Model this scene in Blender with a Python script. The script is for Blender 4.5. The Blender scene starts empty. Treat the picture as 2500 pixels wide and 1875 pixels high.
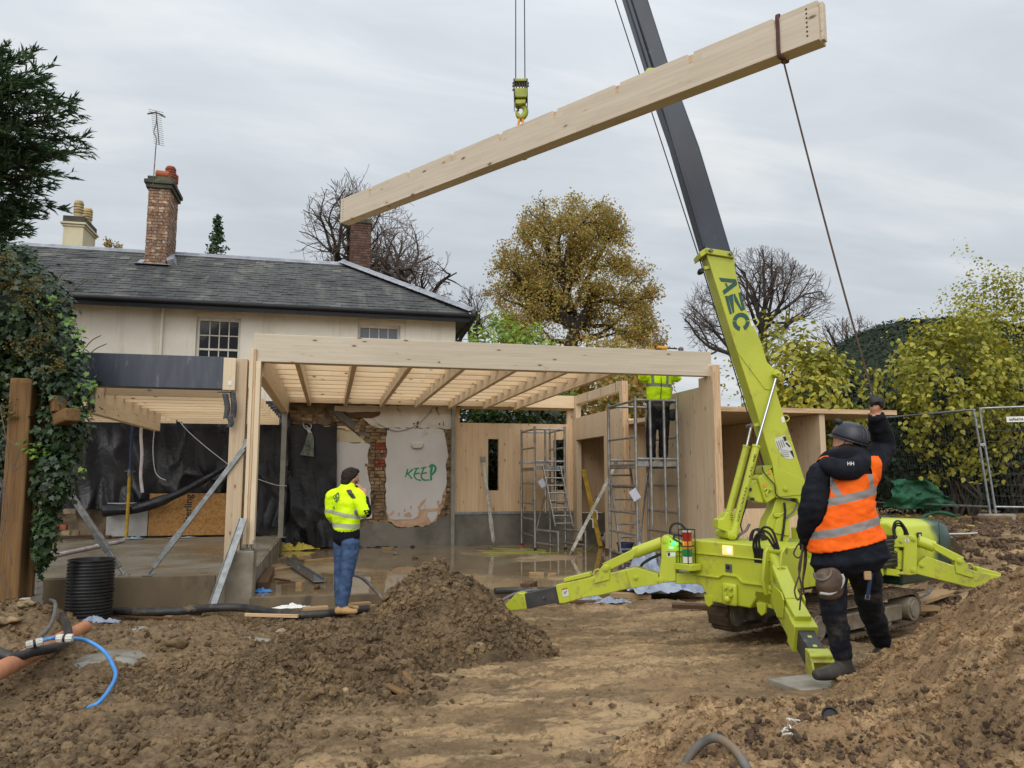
import bpy,bmesh,math,random
import numpy as np
from mathutils import Vector,Matrix,Euler
from mathutils.bvhtree import BVHTree
random.seed(7)
rng=np.random.default_rng(7)
R=math.radians
SC=bpy.context.scene
COL=SC.collection
# ------------------------------------------------------------------ camera
YAW,PITCH,EYE=R(13.24),math.atan((1166-937.5)/1878.0),1.62
cam=bpy.data.cameras.new('camera')
camo=bpy.data.objects.new('camera',cam)
COL.objects.link(camo)
camo.location=(0,0,EYE)
camo.rotation_euler=(R(90)+PITCH,0,-YAW)
cam.sensor_fit='HORIZONTAL'
cam.sensor_width=36
cam.lens=36*1878/2500
cam.clip_start=.05
cam.clip_end=3000
SC.camera=camo
# ------------------------------------------------------------------ sky, sun, exposure
W=bpy.data.worlds.new('World')
SC.world=W
W.use_nodes=True
SUN_EL,SUN_AZ=R(36),R(205)
def build_world():
 nt=W.node_tree
 nt.nodes.clear()
 N=nt.nodes.new
 L=nt.links.new
 out=N('ShaderNodeOutputWorld')
 tc=N('ShaderNodeTexCoord')
 sep=N('ShaderNodeSeparateXYZ')
 L(tc.outputs['Generated'],sep.inputs[0])
 def math_(op,a,b=None,clamp=False):
  m=N('ShaderNodeMath');m.operation=op;m.use_clamp=clamp
  for i,v in enumerate((a,b)):
   if v is None:continue
   if isinstance(v,(int,float)):m.inputs[i].default_value=v
   else:L(v,m.inputs[i])
  return m.outputs[0]
 zc=math_('MAXIMUM',sep.outputs[2],0.0)
 den=math_('ADD',zc,.16)
 cx=math_('DIVIDE',sep.outputs[0],den)
 cy=math_('DIVIDE',sep.outputs[1],den)
 cmb=N('ShaderNodeCombineXYZ')
 L(cx,cmb.inputs[0]);L(cy,cmb.inputs[1])
 def noise(scale,det,mp,dist=0.0,rough=.55):
  m=N('ShaderNodeMapping')
  m.inputs['Scale'].default_value=mp
  m.inputs['Rotation'].default_value=(0,0,R(-28))
  L(cmb.outputs[0],m.inputs[0])
  n=N('ShaderNodeTexNoise')
  n.inputs['Scale'].default_value=scale
  n.inputs['Detail'].default_value=det
  n.inputs['Roughness'].default_value=rough
  n.inputs['Distortion'].default_value=dist
  L(m.outputs[0],n.inputs['Vector'])
  return n.outputs['Fac']
 a=noise(.75,6,(1,1.0,1),.4)
 b=noise(2.2,7,(.75,2.3,1),.6)
 s=math_('ADD',math_('MULTIPLY',a,.62),math_('MULTIPLY',b,.38))
 ramp=N('ShaderNodeValToRGB')
 L(s,ramp.inputs[0])
 e=ramp.color_ramp.elements
 e[0].position=.36;e[0].color=(.60,.645,.695,1)
 e[1].position=.64;e[1].color=(.88,.90,.91,1)
 m_=e.new(.5);m_.color=(.70,.75,.795,1)
 # overcast sky: brighter overhead than at the horizon
 grad=math_('ADD',math_('MULTIPLY',math_('POWER',zc,2.8),1.5),1.0)
 mul=N('ShaderNodeVectorMath');mul.operation='SCALE'
 L(ramp.outputs[0],mul.inputs[0]);L(grad,mul.inputs['Scale'])
 bgc=N('ShaderNodeBackground');L(mul.outputs[0],bgc.inputs[0]);bgc.inputs[1].default_value=.77
 sky=N('ShaderNodeTexSky');sky.sky_type='NISHITA';sky.sun_disc=False
 sky.sun_elevation=SUN_EL;sky.sun_rotation=SUN_AZ
 sky.air_density=1.0;sky.dust_density=3.0
 bgs=N('ShaderNodeBackground');L(sky.outputs[0],bgs.inputs[0]);bgs.inputs[1].default_value=.05
 mix=N('ShaderNodeMixShader');mix.inputs[0].default_value=.12
 L(bgc.outputs[0],mix.inputs[1]);L(bgs.outputs[0],mix.inputs[2])
 L(mix.outputs[0],out.inputs[0])
build_world()
sun=bpy.data.lights.new('sun','SUN')
suno=bpy.data.objects.new('sun',sun)
COL.objects.link(suno)
sun.energy=1.5
sun.angle=R(60)
sun.color=(1,.965,.91)
sd=Vector((math.sin(SUN_AZ)*math.cos(SUN_EL),math.cos(SUN_AZ)*math.cos(SUN_EL),math.sin(SUN_EL)))
suno.rotation_euler=sd.to_track_quat('Z','Y').to_euler()
suno.location=sd*40
vs=SC.view_settings
vs.view_transform='Standard';vs.look='None';vs.exposure=0.3;vs.gamma=1.0;vs.use_curve_mapping=False
SC.render.engine='CYCLES'
SC.cycles.use_denoising=True
SC.cycles.max_bounces=6
SC.cycles.diffuse_bounces=3
SC.cycles.glossy_bounces=3
SC.cycles.transparent_max_bounces=6
SC.cycles.caustics_reflective=False
SC.cycles.caustics_refractive=False
# ------------------------------------------------------------------ surveying: photo pixel + one known distance -> point on site
FW=np.array([math.sin(YAW)*math.cos(PITCH),math.cos(YAW)*math.cos(PITCH),math.sin(PITCH)])
RT=np.array([math.cos(YAW),-math.sin(YAW),0.0])
UP=np.cross(RT,FW)
C0=np.array([0,0,EYE])
HD=np.array([math.sin(YAW),math.cos(YAW),0.0])
def ray(x,y):return FW+RT*(x-1250)/1878-UP*(y-937.5)/1878
def pt(x,y,X=None,Y=None,Z=None,dep=None,pl=None):
 d=ray(x,y)
 if X is not None:t=X/d[0]
 elif Y is not None:t=Y/d[1]
 elif Z is not None:t=(Z-EYE)/d[2]
 elif dep is not None:t=dep/(d@HD)
 else:t=((np.array(pl[0])-C0)@np.array(pl[1]))/(d@np.array(pl[1]))
 return C0+t*d
def cv(lat,dep,z):return np.array([0,0,z])+RT*lat+HD*dep
# ------------------------------------------------------------------ noise
def _h(ix,iy,iz,s):
 n=(ix*374761393+iy*668265263+iz*1440662683+s*974634211)&0xffffffff
 n=((n^(n>>13))*1274126177)&0xffffffff
 n=((n^(n>>16))*2246822519)&0xffffffff
 return((n^(n>>15))&0xffff)/65535.0
def vn(x,y,z=None,s=0):
 x=np.asarray(x,float);y=np.asarray(y,float)
 ix=np.floor(x).astype(np.int64);iy=np.floor(y).astype(np.int64)
 fx=x-ix;fy=y-iy
 fx=fx*fx*(3-2*fx);fy=fy*fy*(3-2*fy)
 if z is None:
  a=_h(ix,iy,0,s);b=_h(ix+1,iy,0,s);c=_h(ix,iy+1,0,s);d=_h(ix+1,iy+1,0,s)
  return(a+(b-a)*fx)*(1-fy)+(c+(d-c)*fx)*fy
 z=np.asarray(z,float);iz=np.floor(z).astype(np.int64);fz=z-iz;fz=fz*fz*(3-2*fz)
 r=[]
 for k in(0,1):
  a=_h(ix,iy,iz+k,s);b=_h(ix+1,iy,iz+k,s);c=_h(ix,iy+1,iz+k,s);d=_h(ix+1,iy+1,iz+k,s)
  r.append((a+(b-a)*fx)*(1-fy)+(c+(d-c)*fx)*fy)
 return r[0]*(1-fz)+r[1]*fz
def fbm(x,y,z=None,o=4,s=0,g=.5):
 t=0;a=1;n=0
 for i in range(o):
  t=t+a*(vn(x,y,z,s+i)-.5);n+=a;a*=g
  x=x*2.03+11.3;y=y*2.03+7.7
  if z is not None:z=z*2.03+3.1
 return t/n*2
def billow(x,y,o=3,s=0,g=.55):
 t=0;a=1;n=0
 for i in range(o):
  t=t+a*np.abs(vn(x,y,None,s+i)*2-1);n+=a;a*=g
  x=x*2.1+5.3;y=y*2.1+9.1
 return t/n
 # ------------------------------------------------------------------ mesh building
ORG={}
def base_of(o):return ORG.get(o.name,np.zeros(3))
def tag(o,label=None,cat=None,group=None,kind=None):
 if label:o['label']=label
 if cat:o['category']=cat
 if group:o['group']=group
 if kind:o['kind']=kind
 return o
def thing(name,label,cat,loc,group=None,kind=None):
 o=bpy.data.objects.new(name,None)
 COL.objects.link(o)
 o.empty_display_size=.2
 o.location=loc
 ORG[o.name]=np.array(loc,float)
 return tag(o,label,cat,group,kind)
def unit(v):
 v=np.asarray(v,float);n=np.linalg.norm(v)
 return v/n if n>1e-12 else v
def frame(d,up=(0,0,1)):
 x=unit(d);u=np.asarray(up,float)
 if abs(x@unit(u))>.995:u=np.array([1.0,0,0])if abs(x[0])<.9 else np.array([0,1.0,0])
 y=unit(np.cross(u,x));z=np.cross(x,y)
 return x,y,z
def spline(pts,n=8):
 P=np.array(pts,float)
 if len(P)<3:return P
 Q=np.vstack([2*P[0]-P[1],P,2*P[-1]-P[-2]])
 out=[]
 for i in range(1,len(Q)-2):
  a,b,c,d=Q[i-1:i+3]
  for t in np.linspace(0,1,n,endpoint=False):
   out.append(.5*((2*b)+(c-a)*t+(2*a-5*b+4*c-d)*t*t+(3*b-a-3*c+d)*t**3))
 out.append(P[-1])
 return np.array(out)
class G:
 def __init__(s):s.v=[];s.f=[];s.m=[];s.n=0
 def add(s,v,f,mi=0):
  v=np.asarray(v,float).reshape(-1,3)
  s.v.append(v);k=s.n
  s.f+=[tuple(int(i)+k for i in q)for q in f]
  s.m+=[mi]*len(f);s.n+=len(v)
  return s
 def box(s,c,sz,ax=None,mi=0):
  sz=np.asarray(sz,float)/2
  A=np.eye(3)if ax is None else np.array(ax,float)
  sg=np.array([(x,y,z)for x in(-1,1)for y in(-1,1)for z in(-1,1)],float)*sz
  v=np.asarray(c,float)+sg@A
  return s.add(v,[(0,1,3,2),(4,6,7,5),(0,4,5,1),(2,3,7,6),(0,2,6,4),(1,5,7,3)],mi)
 def bx(s,lo,hi,mi=0):
  lo=np.array(lo,float);hi=np.array(hi,float)
  return s.box((lo+hi)/2,hi-lo,None,mi)
 def bar(s,p0,p1,w,h,up=(0,0,1),mi=0):
  p0=np.array(p0,float);p1=np.array(p1,float)
  x,y,z=frame(p1-p0,up)
  return s.box((p0+p1)/2,(np.linalg.norm(p1-p0),w,h),(x,y,z),mi)
 def tube(s,pts,r,n=8,cap=True,mi=0):
  P=np.array(pts,float);m=len(P)
  rr=np.full(m,r,float)if np.isscalar(r)else np.array(r,float)
  T=np.gradient(P,axis=0)
  x,y,z=frame(T[0]);V=[]
  for i in range(m):
   t=unit(T[i]);y=unit(y-t*(y@t));z=np.cross(t,y)
   a=np.linspace(0,2*math.pi,n,endpoint=False)
   V.append(P[i]+rr[i]*(np.cos(a)[:,None]*y+np.sin(a)[:,None]*z))
  F=[]
  for i in range(m-1):
   for j in range(n):
    k=(j+1)%n
    F.append((i*n+j,i*n+k,(i+1)*n+k,(i+1)*n+j))
  if cap:
   F.append(tuple(range(n-1,-1,-1)));F.append(tuple((m-1)*n+j for j in range(n)))
  return s.add(np.vstack(V),F,mi)
 def cyl(s,p0,p1,r0,r1=None,n=14,mi=0):return s.tube([p0,p1],[r0,r0 if r1 is None else r1],n,True,mi)
 def prism(s,poly,vec,mi=0):
  P=np.array(poly,float);n=len(P);vec=np.array(vec,float)
  nrm=sum(np.cross(P[i]-P[0],P[(i+1)%n]-P[0])for i in range(n))
  if nrm@vec>0:P=P[::-1]
  V=np.vstack([P,P+vec])
  F=[tuple(range(n)),tuple(range(2*n-1,n-1,-1))]
  for i in range(n):
   j=(i+1)%n
   F.append((j,i,n+i,n+j))
  return s.add(V,F,mi)
 def lathe(s,c,prof,n=24,ax=(0,0,1),mi=0):
  z,x,y=frame(ax)
  V=[];a=np.linspace(0,2*math.pi,n,endpoint=False)
  for r,h in prof:V.append(np.asarray(c)+h*z+r*(np.cos(a)[:,None]*x+np.sin(a)[:,None]*y))
  F=[]
  for i in range(len(prof)-1):
   for j in range(n):
    k=(j+1)%n
    F.append((i*n+j,i*n+k,(i+1)*n+k,(i+1)*n+j))
  F.append(tuple(range(n-1,-1,-1)));F.append(tuple((len(prof)-1)*n+j for j in range(n)))
  return s.add(np.vstack(V),F,mi)
 def ball(s,c,r,n=12,m=8,ax=None,mi=0):
  r=np.array([r]*3 if np.isscalar(r)else r,float)
  V=[(0,0,-1)]
  for i in range(1,m):
   p=-math.pi/2+math.pi*i/m
   for j in range(n):
    a=2*math.pi*j/n
    V.append((math.cos(p)*math.cos(a),math.cos(p)*math.sin(a),math.sin(p)))
  V.append((0,0,1));V=np.array(V)*r
  if ax is not None:V=V@np.array(ax)
  F=[]
  for j in range(n):F.append((0,1+(j+1)%n,1+j))
  for i in range(m-2):
   for j in range(n):
    a=1+i*n;F.append((a+j,a+(j+1)%n,a+n+(j+1)%n,a+n+j))
  k=1+(m-2)*n
  for j in range(n):F.append((k+j,k+(j+1)%n,len(V)-1))
  return s.add(V+np.asarray(c),F,mi)
 def grid(s,Q,mi=0):
  m,n,_=Q.shape
  F=[(i*n+j,i*n+j+1,(i+1)*n+j+1,(i+1)*n+j)for i in range(m-1)for j in range(n-1)]
  return s.add(Q.reshape(-1,3),F,mi)
 def done(s,name,mats,parent=None,bevel=0,smooth=35,loc=None,solid=0,label=None):
  V=np.vstack(s.v)
  if parent is not None:o0=base_of(parent)
  elif loc is not None:o0=np.array(loc,float)
  else:
   o0=(V.min(0)+V.max(0))/2;o0[2]=V[:,2].min()
  me=bpy.data.meshes.new(name)
  me.from_pydata((V-o0).tolist(),[],s.f)
  mats=mats if isinstance(mats,(list,tuple))else[mats]
  for m in mats:me.materials.append(m)
  if len(mats)>1:me.polygons.foreach_set('material_index',s.m)
  return finish(name,me,o0,parent,bevel,smooth,solid,label)
def finish(name,me,o0,parent,bevel=0,smooth=35,solid=0,label=None):
 if smooth:
  me.polygons.foreach_set('use_smooth',[True]*len(me.polygons))
  if smooth<180:me.set_sharp_from_angle(angle=R(smooth))
 o=bpy.data.objects.new(name,me)
 COL.objects.link(o)
 if parent is not None:o.parent=parent
 else:o.location=o0
 ORG[o.name]=np.array(o0,float)
 if solid:
  m=o.modifiers.new('thick','SOLIDIFY');m.thickness=solid;m.offset=0
 if bevel:
  m=o.modifiers.new('edge','BEVEL');m.width=bevel;m.segments=2;m.limit_method='ANGLE';m.angle_limit=R(40)
 if label:o['label']=label
 return o
def np_mesh(name,V,F,mat,parent=None,loc=None,smooth=True,mi=None,kind=None):
 """fast mesh from numpy arrays; F (n,k)"""
 o0=base_of(parent)if parent is not None else(np.zeros(3)if loc is None else np.array(loc,float))
 me=bpy.data.meshes.new(name)
 n,k=F.shape
 me.vertices.add(len(V));me.vertices.foreach_set('co',(V-o0).astype(np.float32).ravel())
 me.loops.add(n*k);me.loops.foreach_set('vertex_index',F.astype(np.int32).ravel())
 me.polygons.add(n)
 me.polygons.foreach_set('loop_start',np.arange(0,n*k,k,dtype=np.int32))
 try:me.polygons.foreach_set('loop_total',np.full(n,k,dtype=np.int32))
 except Exception:pass
 me.polygons.foreach_set('use_smooth',np.full(n,smooth))
 mats=mat if isinstance(mat,(list,tuple))else[mat]
 for m in mats:me.materials.append(m)
 if mi is not None:me.polygons.foreach_set('material_index',np.asarray(mi,dtype=np.int32))
 me.update(calc_edges=True)
 me.validate()
 o=bpy.data.objects.new(name,me)
 COL.objects.link(o)
 if parent is not None:o.parent=parent
 else:o.location=o0
 ORG[o.name]=np.array(o0,float)
 if kind:o['kind']=kind
 return o
def inst(bv,bf,pos,rot,scl):
 """many copies of one small mesh -> V,F ; pos (n,3) rot (n,3,3) scl (n,) or (n,3)"""
 bv=np.asarray(bv,float);bf=np.asarray(bf);n=len(pos);k=len(bv)
 scl=np.asarray(scl,float)
 if scl.ndim==1:scl=scl[:,None]
 L=bv[None]*scl[:,None,:]
 V=np.einsum('nij,nkj->nki',rot,L)+pos[:,None,:]
 F=bf[None]+(np.arange(n)*k)[:,None,None]
 return V.reshape(-1,3),F.reshape(-1,bf.shape[1])
def rot_rand(n,r=rng):
 q=r.normal(size=(n,4));q/=np.linalg.norm(q,axis=1)[:,None]
 w,x,y,z=q.T
 return np.stack([np.stack([1-2*(y*y+z*z),2*(x*y-z*w),2*(x*z+y*w)],-1),np.stack([2*(x*y+z*w),1-2*(x*x+z*z),2*(y*z-x*w)],-1),np.stack([2*(x*z-y*w),2*(y*z+x*w),1-2*(x*x+y*y)],-1)],1)
def timber(name,p0,p1,w,h,mat,parent=None,up=(0,0,1),bevel=.004,label=None):
 """a straight piece with its own frame: local X runs along its grain"""
 p0=np.array(p0,float);p1=np.array(p1,float)
 x,y,z=frame(p1-p0,up)
 c=(p0+p1)/2
 g=G().box((0,0,0),(np.linalg.norm(p1-p0),w,h))
 me=bpy.data.meshes.new(name)
 me.from_pydata(np.vstack(g.v).tolist(),[],g.f)
 me.materials.append(mat)
 o=finish(name,me,c,None,bevel,0,0,label)
 M=Matrix.Identity(4)
 for i in range(3):
  M[i][0],M[i][1],M[i][2]=x[i],y[i],z[i]
 b=base_of(parent)if parent is not None else np.zeros(3)
 M.translation=Vector(c-b)
 if parent is not None:o.parent=parent
 o.matrix_local=M
 return o
def place(name,me,parent,loc,rz=0.0,scale=None,rot=None):
 o=bpy.data.objects.new(name,me)
 COL.objects.link(o)
 o.parent=parent
 o.location=np.asarray(loc)-base_of(parent)
 if rot is not None:o.rotation_euler=rot
 elif rz:o.rotation_euler=(0,0,rz)
 if scale is not None:o.scale=scale
 return o
def cells(us,vs_,filled,O,U,V,N,t,g=None):
 """slab with openings: cells between the cuts us x vs_ on axes U,V from O; thickness t along N; only outer faces"""
 g=g or G()
 O,U,V,N=[np.array(a,float)for a in(O,U,V,N)]
 nu,nv=len(us)-1,len(vs_)-1
 Pn=lambda i,j,k:O+U*us[i]+V*vs_[j]+N*(t*k)
 for i in range(nu):
  for j in range(nv):
   if not filled(i,j):continue
   a=[Pn(i,j,0),Pn(i+1,j,0),Pn(i+1,j+1,0),Pn(i,j+1,0)]
   b=[Pn(i,j,1),Pn(i+1,j,1),Pn(i+1,j+1,1),Pn(i,j+1,1)]
   g.add(a,[(0,3,2,1)]);g.add(b,[(0,1,2,3)])
   for di,dj,e in((0,-1,(0,1)),(1,0,(1,2)),(0,1,(2,3)),(-1,0,(3,0))):
    ii,jj=i+di,j+dj
    if 0<=ii<nu and 0<=jj<nv and filled(ii,jj):continue
    g.add([a[e[0]],a[e[1]],b[e[1]],b[e[0]]],[(0,1,2,3)])
 return g
def text_mesh(body,size,align='CENTER',spacing=1.0):
 cu=bpy.data.curves.new('lettering','FONT')
 cu.body=body;cu.size=size;cu.align_x=align;cu.align_y='CENTER';cu.space_character=spacing;cu.offset=size*.018
 o=bpy.data.objects.new('lettering',cu)
 COL.objects.link(o)
 me=bpy.data.meshes.new_from_object(o.evaluated_get(bpy.context.evaluated_depsgraph_get()))
 bpy.data.objects.remove(o);bpy.data.curves.remove(cu)
 V=np.array([v.co[:]for v in me.vertices]);F=[tuple(p.vertices)for p in me.polygons]
 bpy.data.meshes.remove(me)
 return V,F
def letter(name,body,size,O,U,V,mat,parent,wrap=None,align='CENTER',spacing=1.0,sx=1.0):
 """flat print: text along U with its up along V, centred at O; wrap=radius bends it round an axis along U"""
 tv,tf=text_mesh(body,size,align,spacing)
 U,V=unit(U),unit(V);N=np.cross(U,V)
 P=[]
 for q in tv:
  if wrap:a=q[1]/wrap;P.append(O+U*q[0]*sx+V*wrap*math.sin(a)+N*wrap*(math.cos(a)-1))
  else:P.append(O+U*q[0]*sx+V*q[1])
 return G().add(P,tf).done(name,mat,parent,smooth=0)
 # ------------------------------------------------------------------ materials
def lin(*c):
 if len(c)==1:c=c[0]
 return tuple((v/255/12.92)if v/255<=.04045 else((v/255+.055)/1.055)**2.4 for v in c)+(1,)
class NT:
 def __init__(s,name):
  s.mat=bpy.data.materials.new(name);s.mat.use_nodes=True
  s.nt=s.mat.node_tree;s.nt.nodes.clear()
  s.out=s.N('ShaderNodeOutputMaterial');s.p=s.N('ShaderNodeBsdfPrincipled')
  s.L(s.p.outputs[0],s.out.inputs[0])
 def N(s,t,**k):
  n=s.nt.nodes.new(t)
  for a,b in k.items():setattr(n,a,b)
  return n
 def L(s,a,b):s.nt.links.new(a,b)
 def set(s,inp,v):
  if isinstance(v,(int,float,tuple,list)):inp.default_value=v
  else:s.L(v,inp)
 def coord(s,world=False,rnd=0.0,scale=(1,1,1),gen=False):
  if world:v=s.N('ShaderNodeNewGeometry').outputs['Position']
  else:v=s.N('ShaderNodeTexCoord').outputs['Generated' if gen else 'Object']
  if rnd:
   oi=s.N('ShaderNodeObjectInfo')
   a=s.N('ShaderNodeVectorMath',operation='SCALE');a.inputs[0].default_value=(rnd,rnd*1.7,rnd*.6)
   s.L(oi.outputs['Random'],a.inputs['Scale'])
   b=s.N('ShaderNodeVectorMath',operation='ADD');s.L(v,b.inputs[0]);s.L(a.outputs[0],b.inputs[1]);v=b.outputs[0]
  if scale!=(1,1,1):
   m=s.N('ShaderNodeMapping');m.inputs['Scale'].default_value=scale;s.L(v,m.inputs[0]);v=m.outputs[0]
  return v
 def noise(s,v,scale,detail=5,rough=.55,dist=0.0):
  n=s.N('ShaderNodeTexNoise');s.L(v,n.inputs['Vector'])
  n.inputs['Scale'].default_value=scale;n.inputs['Detail'].default_value=detail
  n.inputs['Roughness'].default_value=rough;n.inputs['Distortion'].default_value=dist
  return n.outputs['Fac']
 def voro(s,v,scale,feat='F1',out='Distance'):
  n=s.N('ShaderNodeTexVoronoi',feature=feat);s.L(v,n.inputs['Vector']);n.inputs['Scale'].default_value=scale
  return n.outputs[out]
 def mth(s,op,a,b=None,c=None,clamp=False):
  m=s.N('ShaderNodeMath',operation=op,use_clamp=clamp)
  for i,x in enumerate((a,b,c)):
   if x is not None:s.set(m.inputs[i],x)
  return m.outputs[0]
 def step(s,f,a,b):
  m=s.N('ShaderNodeMapRange',interpolation_type='SMOOTHSTEP')
  s.set(m.inputs[0],f);m.inputs[1].default_value=a;m.inputs[2].default_value=b
  return m.outputs[0]
 def mix(s,f,a,b,mode='MIX'):
  m=s.N('ShaderNodeMix',data_type='RGBA',blend_type=mode)
  s.set(m.inputs[0],f);s.set(m.inputs[6],a);s.set(m.inputs[7],b)
  return m.outputs[2]
 def bump(s,h,strength=.3,dist=.02,prev=None):
  b=s.N('ShaderNodeBump');s.L(h,b.inputs['Height'])
  b.inputs['Strength'].default_value=strength;b.inputs['Distance'].default_value=dist
  if prev is not None:s.L(prev,b.inputs['Normal'])
  s.L(b.outputs[0],s.p.inputs['Normal'])
  return b.outputs[0]
 def col(s,v):s.set(s.p.inputs['Base Color'],v)
 def rough(s,v):s.set(s.p.inputs['Roughness'],v)
 def rand(s):return s.N('ShaderNodeObjectInfo').outputs['Random']
 def xyz(s,v):
  n=s.N('ShaderNodeSeparateXYZ');s.L(v,n.inputs[0]);return n.outputs
def mat(name,c1,c2=None,scale=4,detail=5,rough=.6,bump=.0,bscale=40,bdist=.01,metal=0,var=0.0,c3=None,s3=1.3,t3=(.5,.62),world=False,stretch=(1,1,1),spec=.5,r2=None,coat=0,rnd=3.0,sss=0):
 """general weathered surface: two tones by noise, a third in patches, roughness that varies, fine relief"""
 n=NT(name)
 v=n.coord(world,0 if world else rnd,stretch)
 c=c1
 f=n.noise(v,scale,detail)
 if c2 is not None:c=n.mix(n.step(f,.35,.66),c1,c2)
 if c3 is not None:c=n.mix(n.step(n.noise(v,s3,6,.62,.3),*t3),c,c3)
 if var:
  h=n.N('ShaderNodeHueSaturation');n.set(h.inputs['Color'],c)
  r=n.rand()
  n.set(h.inputs['Value'],n.mth('MULTIPLY_ADD',r,2*var,1-var))
  n.set(h.inputs['Saturation'],n.mth('MULTIPLY_ADD',n.mth('FRACT',n.mth('MULTIPLY',r,7.31)),var,1-var*.5))
  c=h.outputs[0]
 n.col(c)
 n.rough(rough if r2 is None else n.mth('MULTIPLY_ADD',n.step(n.noise(v,scale*.7,4),.35,.65),r2-rough,rough))
 n.p.inputs['Metallic'].default_value=metal
 n.p.inputs['Specular IOR Level'].default_value=spec
 if coat:n.p.inputs['Coat Weight'].default_value=coat;n.p.inputs['Coat Roughness'].default_value=.15
 if bump:n.bump(n.noise(v,bscale,5,.6),bump,bdist)
 return n.mat
def wood(name,light,mid,knot=(95,62,38),lam=.04,axis=2,rough=.62,length=1.5,contrast=.5,grey=None):
 """softwood with the grain along local X, boards or lamellae of one piece stacked along one local axis, knots and drying streaks"""
 n=NT(name)
 v=n.coord(False,9.0)
 c=n.xyz(v)
 lay=n.mth('FLOOR',n.mth('DIVIDE',c[axis],lam))
 wn=n.N('ShaderNodeTexWhiteNoise',noise_dimensions='1D');n.L(lay,wn.inputs['W'])
 seg=n.mth('FLOOR',n.mth('DIVIDE',n.mth('ADD',c[0],n.mth('MULTIPLY',wn.outputs[0],3.0)),length))
 w2=n.N('ShaderNodeTexWhiteNoise',noise_dimensions='2D')
 cb=n.N('ShaderNodeCombineXYZ');n.L(lay,cb.inputs[0]);n.L(seg,cb.inputs[1]);n.L(cb.outputs[0],w2.inputs['Vector'])
 off=n.N('ShaderNodeVectorMath',operation='MULTIPLY_ADD');n.L(w2.outputs['Color'],off.inputs[0]);off.inputs[1].default_value=(5,5,5);n.L(v,off.inputs[2])
 def mp(sc):
  m=n.N('ShaderNodeMapping');m.inputs['Scale'].default_value=sc;n.L(off.outputs[0],m.inputs[0]);return m.outputs[0]
 grain=n.noise(mp((.9,22,22)),1.6,6,.6,.5)
 broad=n.noise(mp((.7,5,5)),1.0,4,.5,.3)
 col=n.mix(n.mth('MULTIPLY',n.step(grain,.36,.70),contrast),lin(light),lin(mid))
 col=n.mix(n.mth('MULTIPLY',n.step(broad,.45,.75),.45),col,lin(mid))
 col=n.mix(.16,col,n.mix(w2.outputs['Value'],lin(mid),lin([min(255,int(q*1.06))for q in light])))
 kd=n.voro(mp((3.4,8,8)),1.0)
 kn=n.step(kd,.15,.06)
 ring=n.step(kd,.30,.10)
 col=n.mix(n.mth('MULTIPLY',ring,.35),col,lin(mid))
 col=n.mix(n.mth('MULTIPLY',kn,.85),col,lin(knot))
 if grey:
  col=n.mix(n.mth('MULTIPLY',n.step(n.noise(mp((.6,3,3)),.8,4),.48,.7),.55),col,lin(grey))
  # glue lines
 fr=n.mth('FRACT',n.mth('DIVIDE',c[axis],lam))
 ed=n.mth('MINIMUM',fr,n.mth('SUBTRACT',1.0,fr))
 ln=n.step(ed,.03,.0)
 col=n.mix(n.mth('MULTIPLY',ln,.30),col,lin(knot))
 h=n.N('ShaderNodeHueSaturation');n.L(col,h.inputs['Color'])
 n.set(h.inputs['Value'],n.mth('MULTIPLY_ADD',n.rand(),.10,.95))
 n.col(h.outputs[0])
 n.rough(rough)
 n.p.inputs['Specular IOR Level'].default_value=.3
 n.bump(grain,.08,.004)
 return n.mat
M={}
M['glulam']=wood('spruce_glulam',(226,208,180),(202,177,142),lam=.045)
M['glulam_pale']=wood('pale_spruce_glulam',(207,196,178),(185,169,146),lam=.045)
M['clt']=wood('clt_panel',(217,190,156),(190,157,121),lam=.14,axis=1,length=3.5,contrast=.6)
M['clt_side']=wood('clt_panel_side',(206,186,158),(182,157,127),lam=.14,axis=1,length=3.5,contrast=.6)
M['joist']=wood('spruce_joist',(226,203,168),(204,172,132),lam=.06,axis=1)
M['edge']=wood('layered_edge',(214,186,150),(168,126,90),lam=.02,axis=1,length=.6,contrast=.8)
M['lumber']=wood('muddy_lumber',(178,148,108),(132,100,70),lam=.3,grey=(120,104,84))
M['sleeper']=wood('weathered_oak',(128,98,62),(88,64,40),lam=.5,grey=(70,58,40),contrast=.8,rough=.8)
M['darkwood']=wood('wet_dark_lumber',(96,70,48),(66,46,32),lam=.5,rough=.5)
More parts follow.
